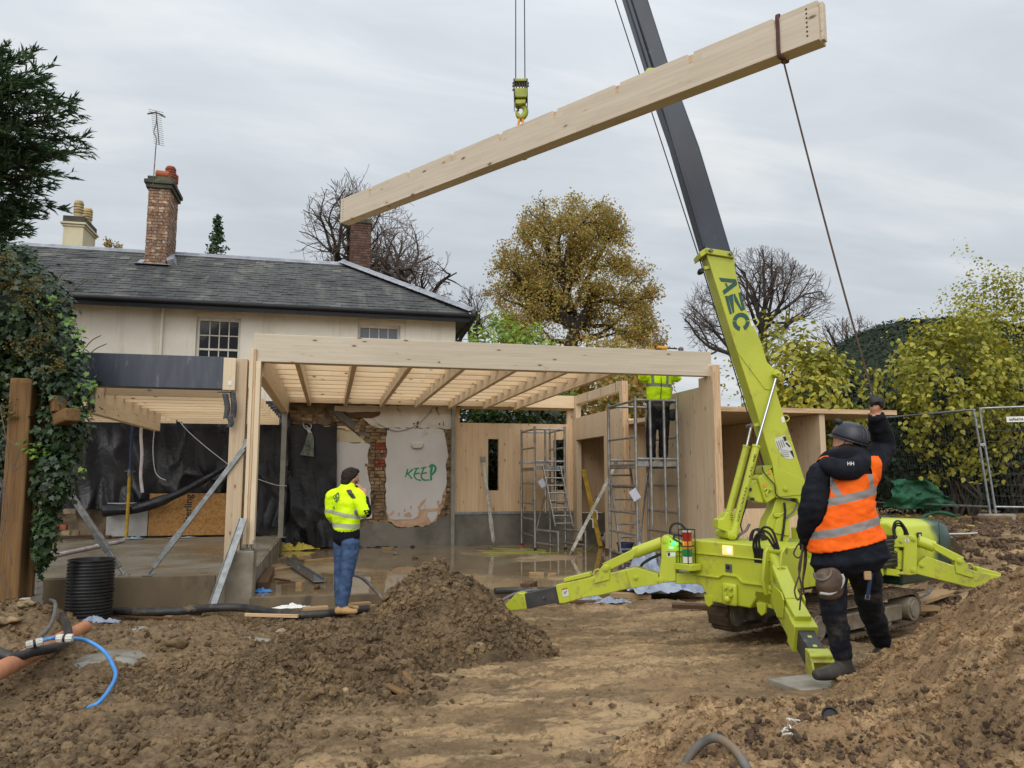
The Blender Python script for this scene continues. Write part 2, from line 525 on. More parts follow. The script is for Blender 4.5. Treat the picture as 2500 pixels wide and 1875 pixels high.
def mud(name,dark,mid,pale,wet=.0,sc=1.0,chips=0.0,orange=None,side=False):
 n=NT(name)
 v=n.coord(True)
 big=n.noise(v,.55*sc,5,.6,.4)
 md=n.noise(v,3.2*sc,7,.65,.3)
 fine=n.noise(v,26*sc,6,.7)
 col=n.mix(n.step(n.mth('MULTIPLY_ADD',md,.6,n.mth('MULTIPLY',big,.4)),.40,.62),lin(dark),lin(mid))
 m_=n.N('ShaderNodeMapping');m_.inputs['Rotation'].default_value=(0,0,YAW);m_.inputs['Scale'].default_value=(.55,1.9,1.2);n.L(v,m_.inputs[0])
 col=n.mix(n.mth('MULTIPLY',n.step(n.noise(m_.outputs[0],1.5*sc,8,.68,.6),.47,.60),.85),col,lin(pale))
 sm=n.noise(m_.outputs[0],9*sc,6,.7,.8)
 col=n.mix(n.mth('MULTIPLY',n.step(sm,.50,.40),.55),col,lin([int(q*.8)for q in dark]))  # dark streaks: smeared mud, plus painted-in shade of dents and crevices
 col=n.mix(n.mth('MULTIPLY',n.step(fine,.56,.70),.35),col,lin(pale))
 col=n.mix(n.mth('MULTIPLY',n.step(fine,.46,.34),.6),col,lin([int(q*.72)for q in dark]))
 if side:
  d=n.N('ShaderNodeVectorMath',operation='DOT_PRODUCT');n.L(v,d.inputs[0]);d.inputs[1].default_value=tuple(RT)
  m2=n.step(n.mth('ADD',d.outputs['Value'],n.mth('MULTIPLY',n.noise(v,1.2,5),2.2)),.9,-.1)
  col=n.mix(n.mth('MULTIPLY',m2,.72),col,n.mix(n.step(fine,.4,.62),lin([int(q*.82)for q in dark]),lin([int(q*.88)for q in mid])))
 if orange:
  col=n.mix(n.mth('MULTIPLY',n.step(n.noise(v,2.3,6,.66,.8),.56,.68),.28),col,lin(orange))
 if chips:
  ch=n.step(n.voro(v,55),.13,.07)
  sel=n.step(n.noise(v,1.7,3),.52,.60)
  col=n.mix(n.mth('MULTIPLY',n.mth('MULTIPLY',ch,sel),chips),col,lin(214,190,150))
 n.col(col)
 wt=n.step(n.noise(v,.8*sc,4,.5,.3),.50,.64)
 n.rough(n.mth('MULTIPLY_ADD',wt,-wet,.86))
 n.p.inputs['Specular IOR Level'].default_value=.35
 b=n.bump(n.noise(v,75*sc,6,.7),.55,.012)
 n.bump(n.noise(v,18*sc,6,.68),.5,.03,b)
 return n.mat
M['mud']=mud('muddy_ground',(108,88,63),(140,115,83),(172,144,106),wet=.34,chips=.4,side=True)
M['clod']=mud('mud_clods',(90,73,51),(113,92,66),(132,109,79),wet=.2,sc=1.6)
M['heap']=mud('heap_soil',(82,67,48),(103,85,62),(124,103,75),sc=1.4)
M['heap_sandy']=mud('sandy_heap_soil',(120,96,68),(150,122,88),(176,146,108),sc=1.2,chips=.5,orange=(150,100,56))
M['bank']=mud('bank_soil',(72,56,42),(94,74,56),(116,94,70),sc=1.2)
def wetslab():
 n=NT('wet_concrete_floor')
 v=n.coord(True)
 pud=n.step(n.noise(v,.42,4,.5,.3),.36,.46)
 stain=n.noise(v,1.3,7,.6,.5)
 silt=n.step(stain,.38,.60)
 col=n.mix(silt,lin(132,112,84),lin(164,142,110))
 col=n.mix(n.step(n.noise(v,.9,5,.6),.55,.68),col,lin(178,162,134))
 col=n.mix(n.mth('MULTIPLY',pud,.45),col,lin(112,94,68))
 n.col(col)
 n.rough(n.mth('MULTIPLY_ADD',pud,-.41,.44))
 n.p.inputs['Specular IOR Level'].default_value=.5
 n.bump(n.mth('MULTIPLY',n.noise(v,40,5),n.mth('SUBTRACT',1.0,pud)),.12,.01)
 return n.mat
M['wetslab']=wetslab()
M['slab']=mat('damp_concrete',lin(142,134,118),lin(118,108,90),1.4,7,.55,.25,60,.006,c3=lin(124,98,68),s3=.7,t3=(.52,.66),world=True,r2=.25)
M['slabface']=mat('shuttered_concrete',lin(118,102,78),lin(96,82,62),1.6,7,.7,.3,50,.008,c3=lin(74,64,50),s3=1.2,t3=(.55,.66),world=True,stretch=(1,1,.5))
M['pier']=mat('pier_concrete',lin(146,138,122),lin(116,106,90),2.4,7,.8,.35,45,.008,c3=lin(94,82,66),s3=1.6,t3=(.52,.66),world=True)
M['render']=mat('damp_cement_render',lin(124,119,110),lin(94,90,82),1.5,8,.75,.35,40,.01,c3=lin(134,128,116),s3=1.1,t3=(.56,.68),world=True)
M['plaster']=mat('grey_plaster',lin(212,210,208),lin(203,201,198),1.2,6,.8,.1,60,.004,c3=lin(192,184,172),s3=2.2,t3=(.62,.72),world=True)
M['pinkplaster']=mat('pink_undercoat_plaster',lin(206,174,148),lin(188,152,124),5,6,.9,.4,50,.006,world=True)
M['limewash']=mat('limewashed_brick',lin(222,217,208),lin(206,199,188),2.0,6,.85,.4,30,.008,c3=lin(150,138,122),s3=2.6,t3=(.60,.70),world=True)
M['mortar']=mat('old_lime_mortar',lin(140,126,104),lin(104,90,72),6,7,.95,.6,60,.012,c3=lin(84,70,56),s3=3,t3=(.5,.64),world=True)
M['brick']=mat('old_red_brick',lin(146,92,66),lin(112,78,60),9,5,.9,.5,70,.006,var=.22,c3=lin(96,84,70),s3=6,t3=(.52,.64))
M['brick_wall']=mat('stained_stock_brick',lin(164,136,100),lin(130,106,78),8,6,.95,.6,60,.008,var=.25,c3=lin(82,68,54),s3=5,t3=(.5,.62))
M['brick_red']=mat('broken_red_brick',lin(160,82,54),lin(120,62,44),9,5,.9,.5,70,.006,var=.2)
M['chimbrick']=mat('pale_chimney_brick',lin(150,116,94),lin(114,90,74),11,6,.92,.5,60,.006,var=.25,c3=lin(176,160,140),s3=7,t3=(.52,.62))
M['chimdark']=mat('sooty_chimney_brick',lin(102,72,60),lin(76,60,52),9,6,.92,.5,60,.006,var=.28,c3=lin(84,78,68),s3=5,t3=(.54,.66))
M['chimcore']=mat('chimney_mortar',lin(150,136,118),lin(110,98,84),8,6,.95,.4,70,.006,world=True)
M['capstone']=mat('mossy_capstone',lin(80,80,70),lin(58,60,52),4,7,.9,.5,40,.01,c3=lin(92,98,66),s3=3,t3=(.55,.68),world=True)
M['terracotta']=mat('terracotta',lin(172,92,62),lin(140,70,48),5,6,.8,.2,60,.004,c3=lin(110,80,66),s3=3,t3=(.56,.7),world=True)
M['buffpot']=mat('buff_chimney_pot',lin(196,176,132),lin(164,144,104),5,6,.85,.2,60,.004,world=True)
M['creamrender']=mat('cream_stucco',lin(206,197,166),lin(190,179,146),2,7,.85,.15,50,.004,c3=lin(150,134,98),s3=1.3,t3=(.58,.72),world=True,stretch=(1,1,.4))
M['lead']=mat('sheet_lead',lin(148,151,157),lin(126,129,136),3,6,.5,.15,20,.006,metal=.25,c3=lin(172,176,182),s3=2.2,t3=(.55,.7),world=True)
M['gutter']=mat('black_gutter',lin(14,15,19),lin(22,23,27),3,4,.5,world=True,spec=.25)
M['whitepaint']=mat('white_window_paint',lin(214,210,200),lin(200,195,184),6,4,.5,world=True)
M['curtain']=mat('pale_curtain',lin(196,196,196),lin(160,160,164),12,3,.9,stretch=(6,1,.2),world=True)
def slate():
 n=NT('roof_slate')
 v=n.coord(True)
 s=n.xyz(v)
 w=n.noise(v,1.4,6,.6,.3)
 c=n.mix(n.step(w,.38,.64),lin(80,80,79),lin(61,62,63))
 # damp and lichen runs down the slope
 m=n.N('ShaderNodeMapping');m.inputs['Scale'].default_value=(1.6,.35,.35);n.L(v,m.inputs[0])
 run=n.noise(m.outputs[0],1.5,6,.62,.4)
 c=n.mix(n.mth('MULTIPLY',n.step(run,.51,.70),.55),c,lin(118,114,104))
 c=n.mix(n.mth('MULTIPLY',n.step(run,.46,.32),.6),c,lin(44,46,46))
 c=n.mix(n.mth('MULTIPLY',n.step(n.noise(v,.5,4),.46,.62),.25),c,lin(70,76,68))
 # pale lichen on scattered single slates, commoner near ridge and hip
 r=n.mth('FRACT',n.mth('ADD',n.rand(),n.N('ShaderNodeNewGeometry').outputs['Random Per Island']))
 top=n.step(s[2],5.6,7.0)
 c=n.mix(n.mth('MULTIPLY',n.step(n.mth('ADD',r,n.mth('MULTIPLY',top,.06)),.97,1.06),.6),c,lin(130,127,117))
 h=n.N('ShaderNodeHueSaturation');n.L(c,h.inputs['Color'])
 n.set(h.inputs['Value'],n.mth('MULTIPLY_ADD',n.mth('FRACT',n.mth('MULTIPLY',r,13.7)),.3,.85))
 n.col(h.outputs[0])
 n.rough(n.mth('MULTIPLY_ADD',w,.2,.62));n.p.inputs['Specular IOR Level'].default_value=.3
 n.bump(n.noise(v,60,5),.25,.004)
 return n.mat
M['slate']=slate()
def paintedbrick():
 n=NT('cream_painted_brick')
 v=n.coord(True)
 m=n.N('ShaderNodeMapping');m.inputs['Rotation'].default_value=(R(90),0,0);n.L(v,m.inputs[0])
 b=n.N('ShaderNodeTexBrick');n.L(m.outputs[0],b.inputs['Vector'])
 b.inputs['Scale'].default_value=1;b.inputs['Brick Width'].default_value=.225;b.inputs['Row Height'].default_value=.075
 b.inputs['Mortar Size'].default_value=.006;b.inputs['Mortar Smooth'].default_value=.6
 w=n.noise(v,1.1,7,.6,.2)
 c=n.mix(n.step(w,.36,.64),lin(226,222,211),lin(216,210,197))
 m2=n.N('ShaderNodeMapping');m2.inputs['Scale'].default_value=(4,4,.35);n.L(v,m2.inputs[0])
 c=n.mix(n.mth('MULTIPLY',n.step(n.noise(m2.outputs[0],1.2,6,.65),.50,.70),.4),c,lin(188,176,150))
 n.col(c);n.rough(.75)
 x=n.bump(b.outputs['Fac'],-.6,.012)
 n.bump(n.noise(v,9,6),.25,.012,x)
 return n.mat
M['paintbrick']=paintedbrick()
def glass(name,tint=(.012,.014,.017),rough=.04,spec=.22):
 n=NT(name)
 n.col(tint+(1,));n.rough(rough);n.p.inputs['Specular IOR Level'].default_value=spec
 n.bump(n.noise(n.coord(True),3,2),.03,.02)
 return n.mat
M['glass']=glass('dark_window_glass')
M['glass2']=glass('pale_window_glass',(.17,.20,.25),.06,.6)
def sheet(name,c1,c2,rough=.42,bump=.5,sc=2.0,dust=None,spec=.5):
 n=NT(name)
 v=n.coord(True)
 f=n.noise(v,sc,6,.6,.6)
 c=n.mix(n.step(f,.38,.66),lin(c1),lin(c2))
 if dust:c=n.mix(n.mth('MULTIPLY',n.step(n.noise(v,1.2,7,.65,.4),.50,.68),.75),c,lin(dust))
 n.col(c)
 n.rough(n.mth('MULTIPLY_ADD',f,.3,rough-.12))
 b=n.bump(n.noise(v,7,4,.5,1.2),bump,.03)
 n.bump(n.noise(v,30,4),.15,.006,b)
 return n.mat
M['blacksheet']=sheet('black_polythene',(14,15,20),(25,26,33),.27,.35,1.6,(50,50,54))
M['tarp']=sheet('grey_blue_sheeting',(158,168,186),(128,138,156),.35,.5)
M['wrap']=mat('dark_grey_membrane',lin(70,76,88),lin(58,64,76),2,6,.42,.08,30,.004,c3=lin(104,112,122),s3=3.0,t3=(.60,.74),stretch=(6,2,1),world=True)
M['greennet']=sheet('green_netting',(30,92,62),(20,66,44),.6,.8,6)
M['alu']=mat('scaffold_aluminium',lin(168,168,166),lin(140,140,138),9,5,.42,.06,80,.002,metal=.75,c3=lin(126,114,96),s3=5,t3=(.58,.70))
M['galv']=mat('galvanised_steel',lin(158,162,164),lin(132,136,138),14,4,.42,.05,60,.002,metal=.7)
M['postgrey']=mat('grey_primer_steel',lin(142,140,130),lin(126,124,114),5,5,.55,.08,60,.002,world=True)
M['propwhite']=mat('white_prop_steel',lin(208,208,200),lin(168,164,150),9,5,.5,c3=lin(128,112,90),s3=5,t3=(.60,.72))
M['blueprop']=mat('blue_prop_steel',lin(34,52,96),lin(50,62,92),9,5,.6)
M['yellowprop']=mat('yellow_steel',lin(196,156,34),lin(150,122,46),9,5,.55)
M['paint']=mat('lime_machine_paint',lin(182,191,56),lin(172,181,50),1.6,4,.34,.03,30,.003,c3=lin(150,156,60),s3=3.2,t3=(.64,.78),world=True,coat=.25)
M['paintdark']=mat('dull_lime_paint',lin(156,166,46),lin(128,134,48),5,5,.5,.08,50,.003,world=True)
def paint(nm='lime_machine_paint',lo=.55,hi=.70,k=.55):
 n=NT(nm)
 v=n.coord(True)
 c=n.mix(n.step(n.noise(v,1.6,4),.36,.66),lin(184,192,56),lin(172,181,50))
 c=n.mix(n.mth('MULTIPLY',n.step(n.noise(v,4.5,7,.7,.4),lo,hi),k),c,lin(136,122,80))
 c=n.mix(n.mth('MULTIPLY',n.step(n.voro(v,60),.10,.05),n.step(n.noise(v,3,4),.52,.60)),c,lin(96,82,60))
 m=n.N('ShaderNodeMapping');m.inputs['Scale'].default_value=(8,8,1.2);m.inputs['Rotation'].default_value=(.5,.3,0);n.L(v,m.inputs[0])
 c=n.mix(n.mth('MULTIPLY',n.step(n.noise(m.outputs[0],9,5,.7),.68,.72),.5),c,lin(120,122,88))
 n.col(c);n.rough(n.mth('MULTIPLY_ADD',n.noise(v,5,5),.35,.22));n.p.inputs['Coat Weight'].default_value=.12;n.p.inputs['Coat Roughness'].default_value=.25
 n.bump(n.noise(v,40,4),.04,.003)
 return n.mat
M['paint']=paint();M['paintleg']=paint('muddied_lime_paint',.46,.60,.7)
M['greenpaint']=mat('dark_green_paint',lin(22,66,54),lin(18,56,46),3,4,.35,world=True,coat=.2)
def hood():
 n=NT('hood_paint_fading_to_green')
 v=n.coord(False)
 s=n.xyz(v)
 e=n.mth('ADD',s[0],n.mth('MULTIPLY',n.noise(v,4,3),.25))
 n.col(n.mix(n.step(e,.12,.32),lin(182,191,56),lin(16,58,46)))
 n.rough(.33)
 return n.mat
M['hood']=hood()
M['boom']=mat('charcoal_boom_paint',lin(48,57,71),lin(39,46,58),1.3,6,.38,.04,40,.003,c3=lin(88,96,106),s3=3.0,t3=(.60,.74),stretch=(2,2,.8),world=True)
M['boomside']=M['boom']
M['legdark']=mat('dark_inner_leg',lin(50,50,52),lin(64,62,60),8,5,.55,.15,60,.003,c3=lin(104,98,88),s3=5,t3=(.58,.7),world=True)
M['chrome']=mat('polished_rod',lin(196,200,204),None,rough=.12,metal=1)
M['steel']=mat('dull_steel',lin(120,120,118),lin(92,90,86),12,4,.5,.1,60,.002,metal=.6)
M['black']=mat('black_rubber',lin(24,24,26),lin(34,33,33),9,4,.6,.1,60,.002)
M['blackpipe']=mat('black_corrugated_plastic',lin(30,31,33),lin(44,44,45),6,5,.36,.06,60,.002,c3=lin(84,76,64),s3=4,t3=(.64,.74),world=True)
M['hose']=mat('muddy_black_hose',lin(38,38,41),lin(58,54,49),9,5,.55,.1,50,.002,c3=lin(100,84,64),s3=5,t3=(.56,.68),world=True)
M['greyhose']=mat('grey_hose',lin(104,104,102),lin(84,82,78),9,5,.6,.1,50,.002,c3=lin(120,102,80),s3=4,t3=(.55,.7),world=True)
M['bluepipe']=mat('blue_water_pipe',lin(70,146,214),lin(62,134,202),6,3,.35,c3=lin(120,130,130),s3=6,t3=(.68,.78),world=True)
M['clayduct']=mat('orange_drain_pipe',lin(206,142,104),lin(190,126,90),4,5,.5,c3=lin(150,112,80),s3=4,t3=(.58,.72),world=True)
M['fitting']=mat('pale_pipe_fitting',lin(206,204,196),lin(180,176,164),12,3,.5)
M['conduit']=mat('white_plastic_pipe',lin(216,210,214),lin(190,182,184),6,4,.4,world=True)
M['track']=mat('muddy_rubber_track',lin(70,58,46),lin(96,78,60),7,7,.85,.5,50,.01,c3=lin(128,108,84),s3=3,t3=(.52,.66),world=True)
M['trackframe']=mat('muddy_track_frame',lin(132,124,108),lin(104,92,76),5,6,.7,.2,50,.004,c3=lin(96,78,58),s3=3,t3=(.5,.66),world=True)
M['stone']=mat('flint_and_stone',lin(160,140,108),lin(118,102,80),8,6,.85,.5,40,.01,var=.25,c3=lin(186,160,110),s3=4,t3=(.56,.7))
M['osb']=None
def osb():
 n=NT('oriented_strand_board')
 v=n.coord(True)
 vo=n.N('ShaderNodeTexVoronoi');n.L(v,vo.inputs['Vector']);vo.inputs['Scale'].default_value=26
 m=n.N('ShaderNodeMapping');m.inputs['Scale'].default_value=(40,20,90);n.L(v,m.inputs[0])
 g=n.noise(m.outputs[0],1,4)
 hs=n.xyz(vo.outputs['Color'])
 c=n.mix(hs[0],lin(186,140,78),lin(150,104,54))
 c=n.mix(n.mth('MULTIPLY',n.step(g,.5,.7),.5),c,lin(204,164,104))
 n.col(c);n.rough(.7)
 n.bump(hs[1],.2,.003)
 return n.mat
M['osb']=osb()
M['insul']=mat('pale_board',lin(186,186,184),lin(168,166,162),3,5,.8,world=True)
M['graffiti']=mat('green_spray_paint',lin(34,142,104),lin(44,150,112),20,4,.6,world=True)
M['logo']=mat('dark_green_print',lin(24,76,66),rough=.45)
M['ink']=mat('black_print',lin(24,30,24),rough=.5)
M['whiteprint']=mat('white_print',lin(224,224,220),rough=.6)
M['decal']=mat('white_decal',lin(206,208,204),lin(196,198,194),8,3,.5)
M['redprint']=mat('red_print',lin(178,48,30),rough=.5)
M['orangeprint']=mat('orange_decal',lin(206,148,44),rough=.5)
M['paper']=mat('tag_paper',lin(200,200,214),lin(188,188,202),8,3,.7)
M['bag']=sheet('grey_green_bag',(120,126,116),(96,102,94),.6,.4,6)
M['yellowbag']=sheet('yellow_bag',(196,176,60),(170,150,50),.5,.4,8)
M['rope']=mat('fibre_rope',lin(92,74,62),lin(70,56,48),60,3,.9)
M['wire']=mat('steel_wire_rope',lin(44,46,50),rough=.5,metal=.3)
M['slingred']=mat('dark_red_sling',lin(98,66,62),lin(74,52,50),30,3,.9)
M['slingorange']=mat('orange_sling',lin(206,138,60),lin(184,116,44),12,3,.8)
M['limecord']=mat('lime_extension_lead',lin(166,176,66),lin(150,156,60),8,3,.5)
M['whitecord']=mat('white_cable',lin(196,196,192),rough=.5)
M['mesh']=mat('fence_wire',lin(84,86,84),rough=.5,metal=.5)
M['fibreboard']=mat('grey_plastic_pad',lin(150,144,132),lin(124,116,102),5,6,.75,.3,60,.004,c3=lin(112,94,72),s3=4,t3=(.54,.68),world=True)
M['glove']=mat('blue_glove',lin(62,142,214),lin(48,124,196),8,3,.5)
M['membrane']=sheet('torn_grey_membrane',(72,72,78),(54,54,60),.5,.6,5)
def emis(name,col,e,base=None):
 n=NT(name);n.col(base or col);n.rough(.25)
 n.p.inputs['Emission Color'].default_value=col;n.p.inputs['Emission Strength'].default_value=e
 return n.mat
M['amberlamp']=emis('lit_amber_lamp',(1,.55,.22,1),.8,(.9,.5,.2,1))
M['lampcore']=emis('lamp_filament_glow',(1,.86,.62,1),2.2)
M['greenled']=emis('lit_green_lamp',(.05,1,.22,1),1.8)
M['redlens']=mat('red_lens',lin(150,22,18),rough=.15,coat=.5)
M['amberlens']=emis('amber_lens',(1,.42,.04,1),.08,(.55,.20,.02,1))
M['greenlens']=mat('green_lens',lin(22,120,70),rough=.15,coat=.5)
# clothing and skin
def cloth(name,c1,c2,dirt=None,rough=.85,bump=.35,sc=14,tapes=None,dt=(.56,.7)):
 """woven cloth; tapes = list of (point, normal, halfwidth) flat reflective bands given on the garment in object space"""
 n=NT(name)
 v=n.coord(False)
 c=n.mix(n.step(n.noise(v,sc,5),.36,.64),lin(c1),lin(c2))
 if dirt:c=n.mix(n.mth('MULTIPLY',n.step(n.noise(v,5,6,.65),*dt),.6),c,lin(dirt))
 rg=rough
 if tapes:
  tot=None
  for p,nr,hw in tapes['bands']:
   d=n.N('ShaderNodeVectorMath',operation='DOT_PRODUCT')
   s_=n.N('ShaderNodeVectorMath',operation='SUBTRACT');n.L(v,s_.inputs[0]);s_.inputs[1].default_value=tuple(p)
   n.L(s_.outputs[0],d.inputs[0]);d.inputs[1].default_value=tuple(unit(nr))
   f=n.mth('LESS_THAN',n.mth('ABSOLUTE',d.outputs['Value']),hw)
   if len(tapes.get('lim',{}))and(tuple(p)in tapes['lim']):
    lp,ln_=tapes['lim'][tuple(p)]
    d2=n.N('ShaderNodeVectorMath',operation='DOT_PRODUCT')
    s2=n.N('ShaderNodeVectorMath',operation='SUBTRACT');n.L(v,s2.inputs[0]);s2.inputs[1].default_value=tuple(lp)
    n.L(s2.outputs[0],d2.inputs[0]);d2.inputs[1].default_value=tuple(unit(ln_))
    f=n.mth('MULTIPLY',f,n.mth('GREATER_THAN',d2.outputs['Value'],0.0))
   tot=f if tot is None else n.mth('MAXIMUM',tot,f)
  c=n.mix(tot,c,lin(tapes['col']))
 n.col(c);n.rough(rg)
 n.p.inputs['Specular IOR Level'].default_value=.2
 n.bump(n.noise(v,5.5,4,.5,1.4),bump,.03)
 return n.mat
M['skin']=mat('skin',lin(196,146,120),lin(180,128,104),12,4,.55)
M['hair']=mat('dark_hair',lin(30,22,18),lin(44,33,27),60,5,.7,.6,90,.01,spec=.25)
M['beard']=mat('brown_beard',lin(104,74,48),lin(76,52,34),60,5,.8,.6,90,.01)
M['jeans']=cloth('blue_jeans',(72,94,128),(58,78,112),(96,114,140))
M['workwear']=cloth('black_workwear',(31,34,43),(21,23,30),(76,70,62),dt=(.50,.68))
M['jacketblack']=cloth('black_jacket',(28,31,40),(19,21,28),(54,54,56),dt=(.64,.78))
M['darksweater']=cloth('navy_sweater',(22,23,32),(16,17,24))
M['bootmud']=mat('muddy_black_boot',lin(66,62,56),lin(48,45,41),8,6,.7,.3,50,.004,c3=lin(110,94,74),s3=6,t3=(.52,.66))
M['boottan']=mat('tan_boot',lin(190,154,106),lin(168,130,84),12,5,.75,.3,60,.003)
M['helmet']=mat('black_helmet',lin(34,35,44),lin(44,45,54),5,4,.36,.05,40,.002,c3=lin(84,82,80),s3=6,t3=(.64,.76))
M['leather']=mat('brown_leather_pouch',lin(88,70,56),lin(64,50,40),8,6,.7,.3,40,.004,c3=lin(122,102,80),s3=4,t3=(.58,.7))
M['phone']=mat('black_phone',lin(16,16,18),rough=.2)
M['hivisgrey']=mat('grey_reflective',lin(148,150,148),lin(132,134,132),12,3,.5)
# leaves and bark
def leaf(name,c1,c2,var=.3,rough=.5,trans=.25,c3=None):
 n=NT(name)
 v=n.coord(True)
 c=n.mix(n.step(n.noise(v,3.0,4),.36,.64),lin(c1),lin(c2))
 g=n.N('ShaderNodeNewGeometry')
 r=g.outputs['Random Per Island']
 if c3:c=n.mix(n.step(r,.66,.86),c,lin(c3))
 h=n.N('ShaderNodeHueSaturation');n.L(c,h.inputs['Color'])
 rr=n.mth('FRACT',n.mth('MULTIPLY',n.mth('ADD',r,n.rand()),5.77))
 n.set(h.inputs['Value'],n.mth('MULTIPLY_ADD',rr,2*var,1-var))
 n.col(h.outputs[0]);n.rough(rough)
 t=n.N('ShaderNodeBsdfTranslucent');n.L(h.outputs[0],t.inputs[0])
 mx=n.N('ShaderNodeMixShader');mx.inputs[0].default_value=trans
 n.L(n.p.outputs[0],mx.inputs[1]);n.L(t.outputs[0],mx.inputs[2]);n.L(mx.outputs[0],n.out.inputs[0])
 return n.mat
M['ivy']=leaf('ivy_leaf',(44,68,34),(32,52,28),.35,.4,.2,(64,84,42))
M['ivylight']=leaf('young_ivy_leaf',(118,150,62),(92,124,50),.25,.45,.35)
M['ivybloom']=leaf('ivy_flower',(116,104,50),(92,84,44),.3,.7,.2)
M['conifer']=leaf('conifer_spray',(74,100,62),(52,76,50),.35,.8,.3)
M['yellowleaf']=leaf('yellow_leaf',(176,168,60),(146,148,56),.3,.55,.3,(128,132,52))
M['oakleaf']=leaf('autumn_leaf',(178,158,80),(150,144,74),.2,.7,.45,(178,138,82))
M['laurel']=leaf('laurel_leaf',(158,178,76),(124,152,60),.25,.4,.35)
M['shadelaurel']=leaf('shaded_laurel_leaf',(38,58,32),(28,44,26),.4,.4,.15)  # lower laurel leaves, with their shade put into the leaf colour
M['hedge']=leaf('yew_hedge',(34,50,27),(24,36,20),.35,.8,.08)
M['litter']=leaf('fallen_leaf',(176,152,66),(140,108,56),.3,.7,.2)
M['bark']=mat('grey_bark',lin(74,64,56),lin(56,48,42),3,6,.9,.4,20,.02,world=True)
M['barkdark']=mat('dark_bark',lin(62,54,46),lin(44,38,32),3,6,.9,.4,20,.02,world=True)
M['twig']=mat('twig',lin(106,93,85),lin(88,76,70),5,4,.9,world=True)
M['fartwig']=mat('far_twig',lin(108,98,94),lin(92,82,80),5,4,.9,world=True)
# ================================================================== SETTING: ground
def ss(a,b,x):t=np.clip((x-a)/(b-a),0,1);return t*t*(3-2*t)
def latdep(x,y):return x*RT[0]+y*RT[1],x*HD[0]+y*HD[1]
def gz(x,y):
 """height of the site"""
 x=np.asarray(x,float);y=np.asarray(y,float)
 la,de=latdep(x,y)
 z=.02+.15*ss(8.6,5.6,de)+.05*ss(5.5,3.0,de)
 z=z-.06*ss(9.4,10.1,y)*ss(6.0,4.5,x)
 z=z+.80*ss(8.6,11.5,de)*ss(4.6,6.6,la)
 z=z+.36*np.exp(-(((la+5.3)/.95)**2+((de-7.7)/.75)**2)**2*.8)
 z=z+.16*np.exp(-((la+3.3)/.85)**2-((de-7.2)/.55)**2)
 z=z-.05*np.exp(-((la-2.4)/1.0)**2-((de-7.9)/.5)**2)
 z=z+.045*fbm(x*.9,y*.9,None,3,5)
 return z
def gzs(x,y):return float(gz(np.array([x]),np.array([y]))[0])
def rough_amt(la,de):
 """how churned the mud is: 0 = wheel-smoothed, 1 = clods"""
 t=.30+.7*np.clip(ss(-.6,-1.6,la)+.0,0,1)
 t=np.maximum(t,ss(4.6,4.1,de)*ss(-.3,.6,la))
 return t
def cell(x,y,s=0):
 """rounded crumbs: one bump of its own height in every cell of a jittered grid"""
 ix=np.floor(x).astype(np.int64);iy=np.floor(y).astype(np.int64);out=np.zeros(np.shape(x))
 for dx in(-1,0,1):
  for dy in(-1,0,1):
   cx_,cy_=ix+dx,iy+dy
   px,py=cx_+_h(cx_,cy_,1,s),cy_+_h(cx_,cy_,2,s)
   rr=.38+.5*_h(cx_,cy_,3,s);d2=((x-px)**2+(y-py)**2)/rr**2
   out=np.maximum(out,np.sqrt(np.clip(1-d2,0,1))*rr*(.35+.9*_h(cx_,cy_,4,s)))
 return out
def crumbs(x,y,s=0,k=1.0,kb=1.0):
 wx,wy=x+.03*fbm(x*14,y*14,None,2,s),y+.03*fbm(x*14+9,y*14,None,2,s+1)
 return(cell(wx*9,wy*9,s)*.062*kb+cell(wx*21+3,wy*21,s+3)*.034+cell(wx*44,wy*44+7,s+6)*.017+fbm(x*30,y*30,None,3,s+8)*.010)*k-.03
def ground_mesh(xs,ys,name,amp):
 Xg,Yg=np.meshgrid(xs,ys)
 la,de=latdep(Xg,Yg)
 Z=gz(Xg,Yg)
 r=rough_amt(la,de)
 tracks=(vn(la*1.3+4,de*9,None,31)-.5)*.03+(vn(la*3,de*22,None,33)-.5)*.014
 lump=np.zeros(Xg.shape);nr=(de<11)&(de>1.5)&(np.abs(la)<9)
 lump[nr]=crumbs(Xg[nr],Yg[nr],41,1.0,.42)+(billow(Xg[nr]*3,Yg[nr]*3,3,45)-.35)*.06
 n1=fbm(la*2.0,de*8.5,None,5,71,.62);n2=fbm(la*3.1+4,de*12,None,5,75,.62)
 tracks=tracks+.014*ss(-.03,.05,n1)+.011*ss(.10,.16,n2)-.016*ss(-.20,-.27,n2)
 patch=ss(.46,.62,fbm(Xg*1.4,Yg*1.4,None,3,61)*.5+.5)
 Z=Z+amp*(tracks*(1-r*.8)*1.2+lump*(r*.95+.34*patch))
 Q=np.stack([Xg,Yg,Z],-1)
 m,n=Xg.shape
 idx=np.arange(m*n).reshape(m,n)
 F=np.stack([idx[:-1,:-1],idx[:-1,1:],idx[1:,1:],idx[1:,:-1]],-1).reshape(-1,4)
 return Q.reshape(-1,3),F
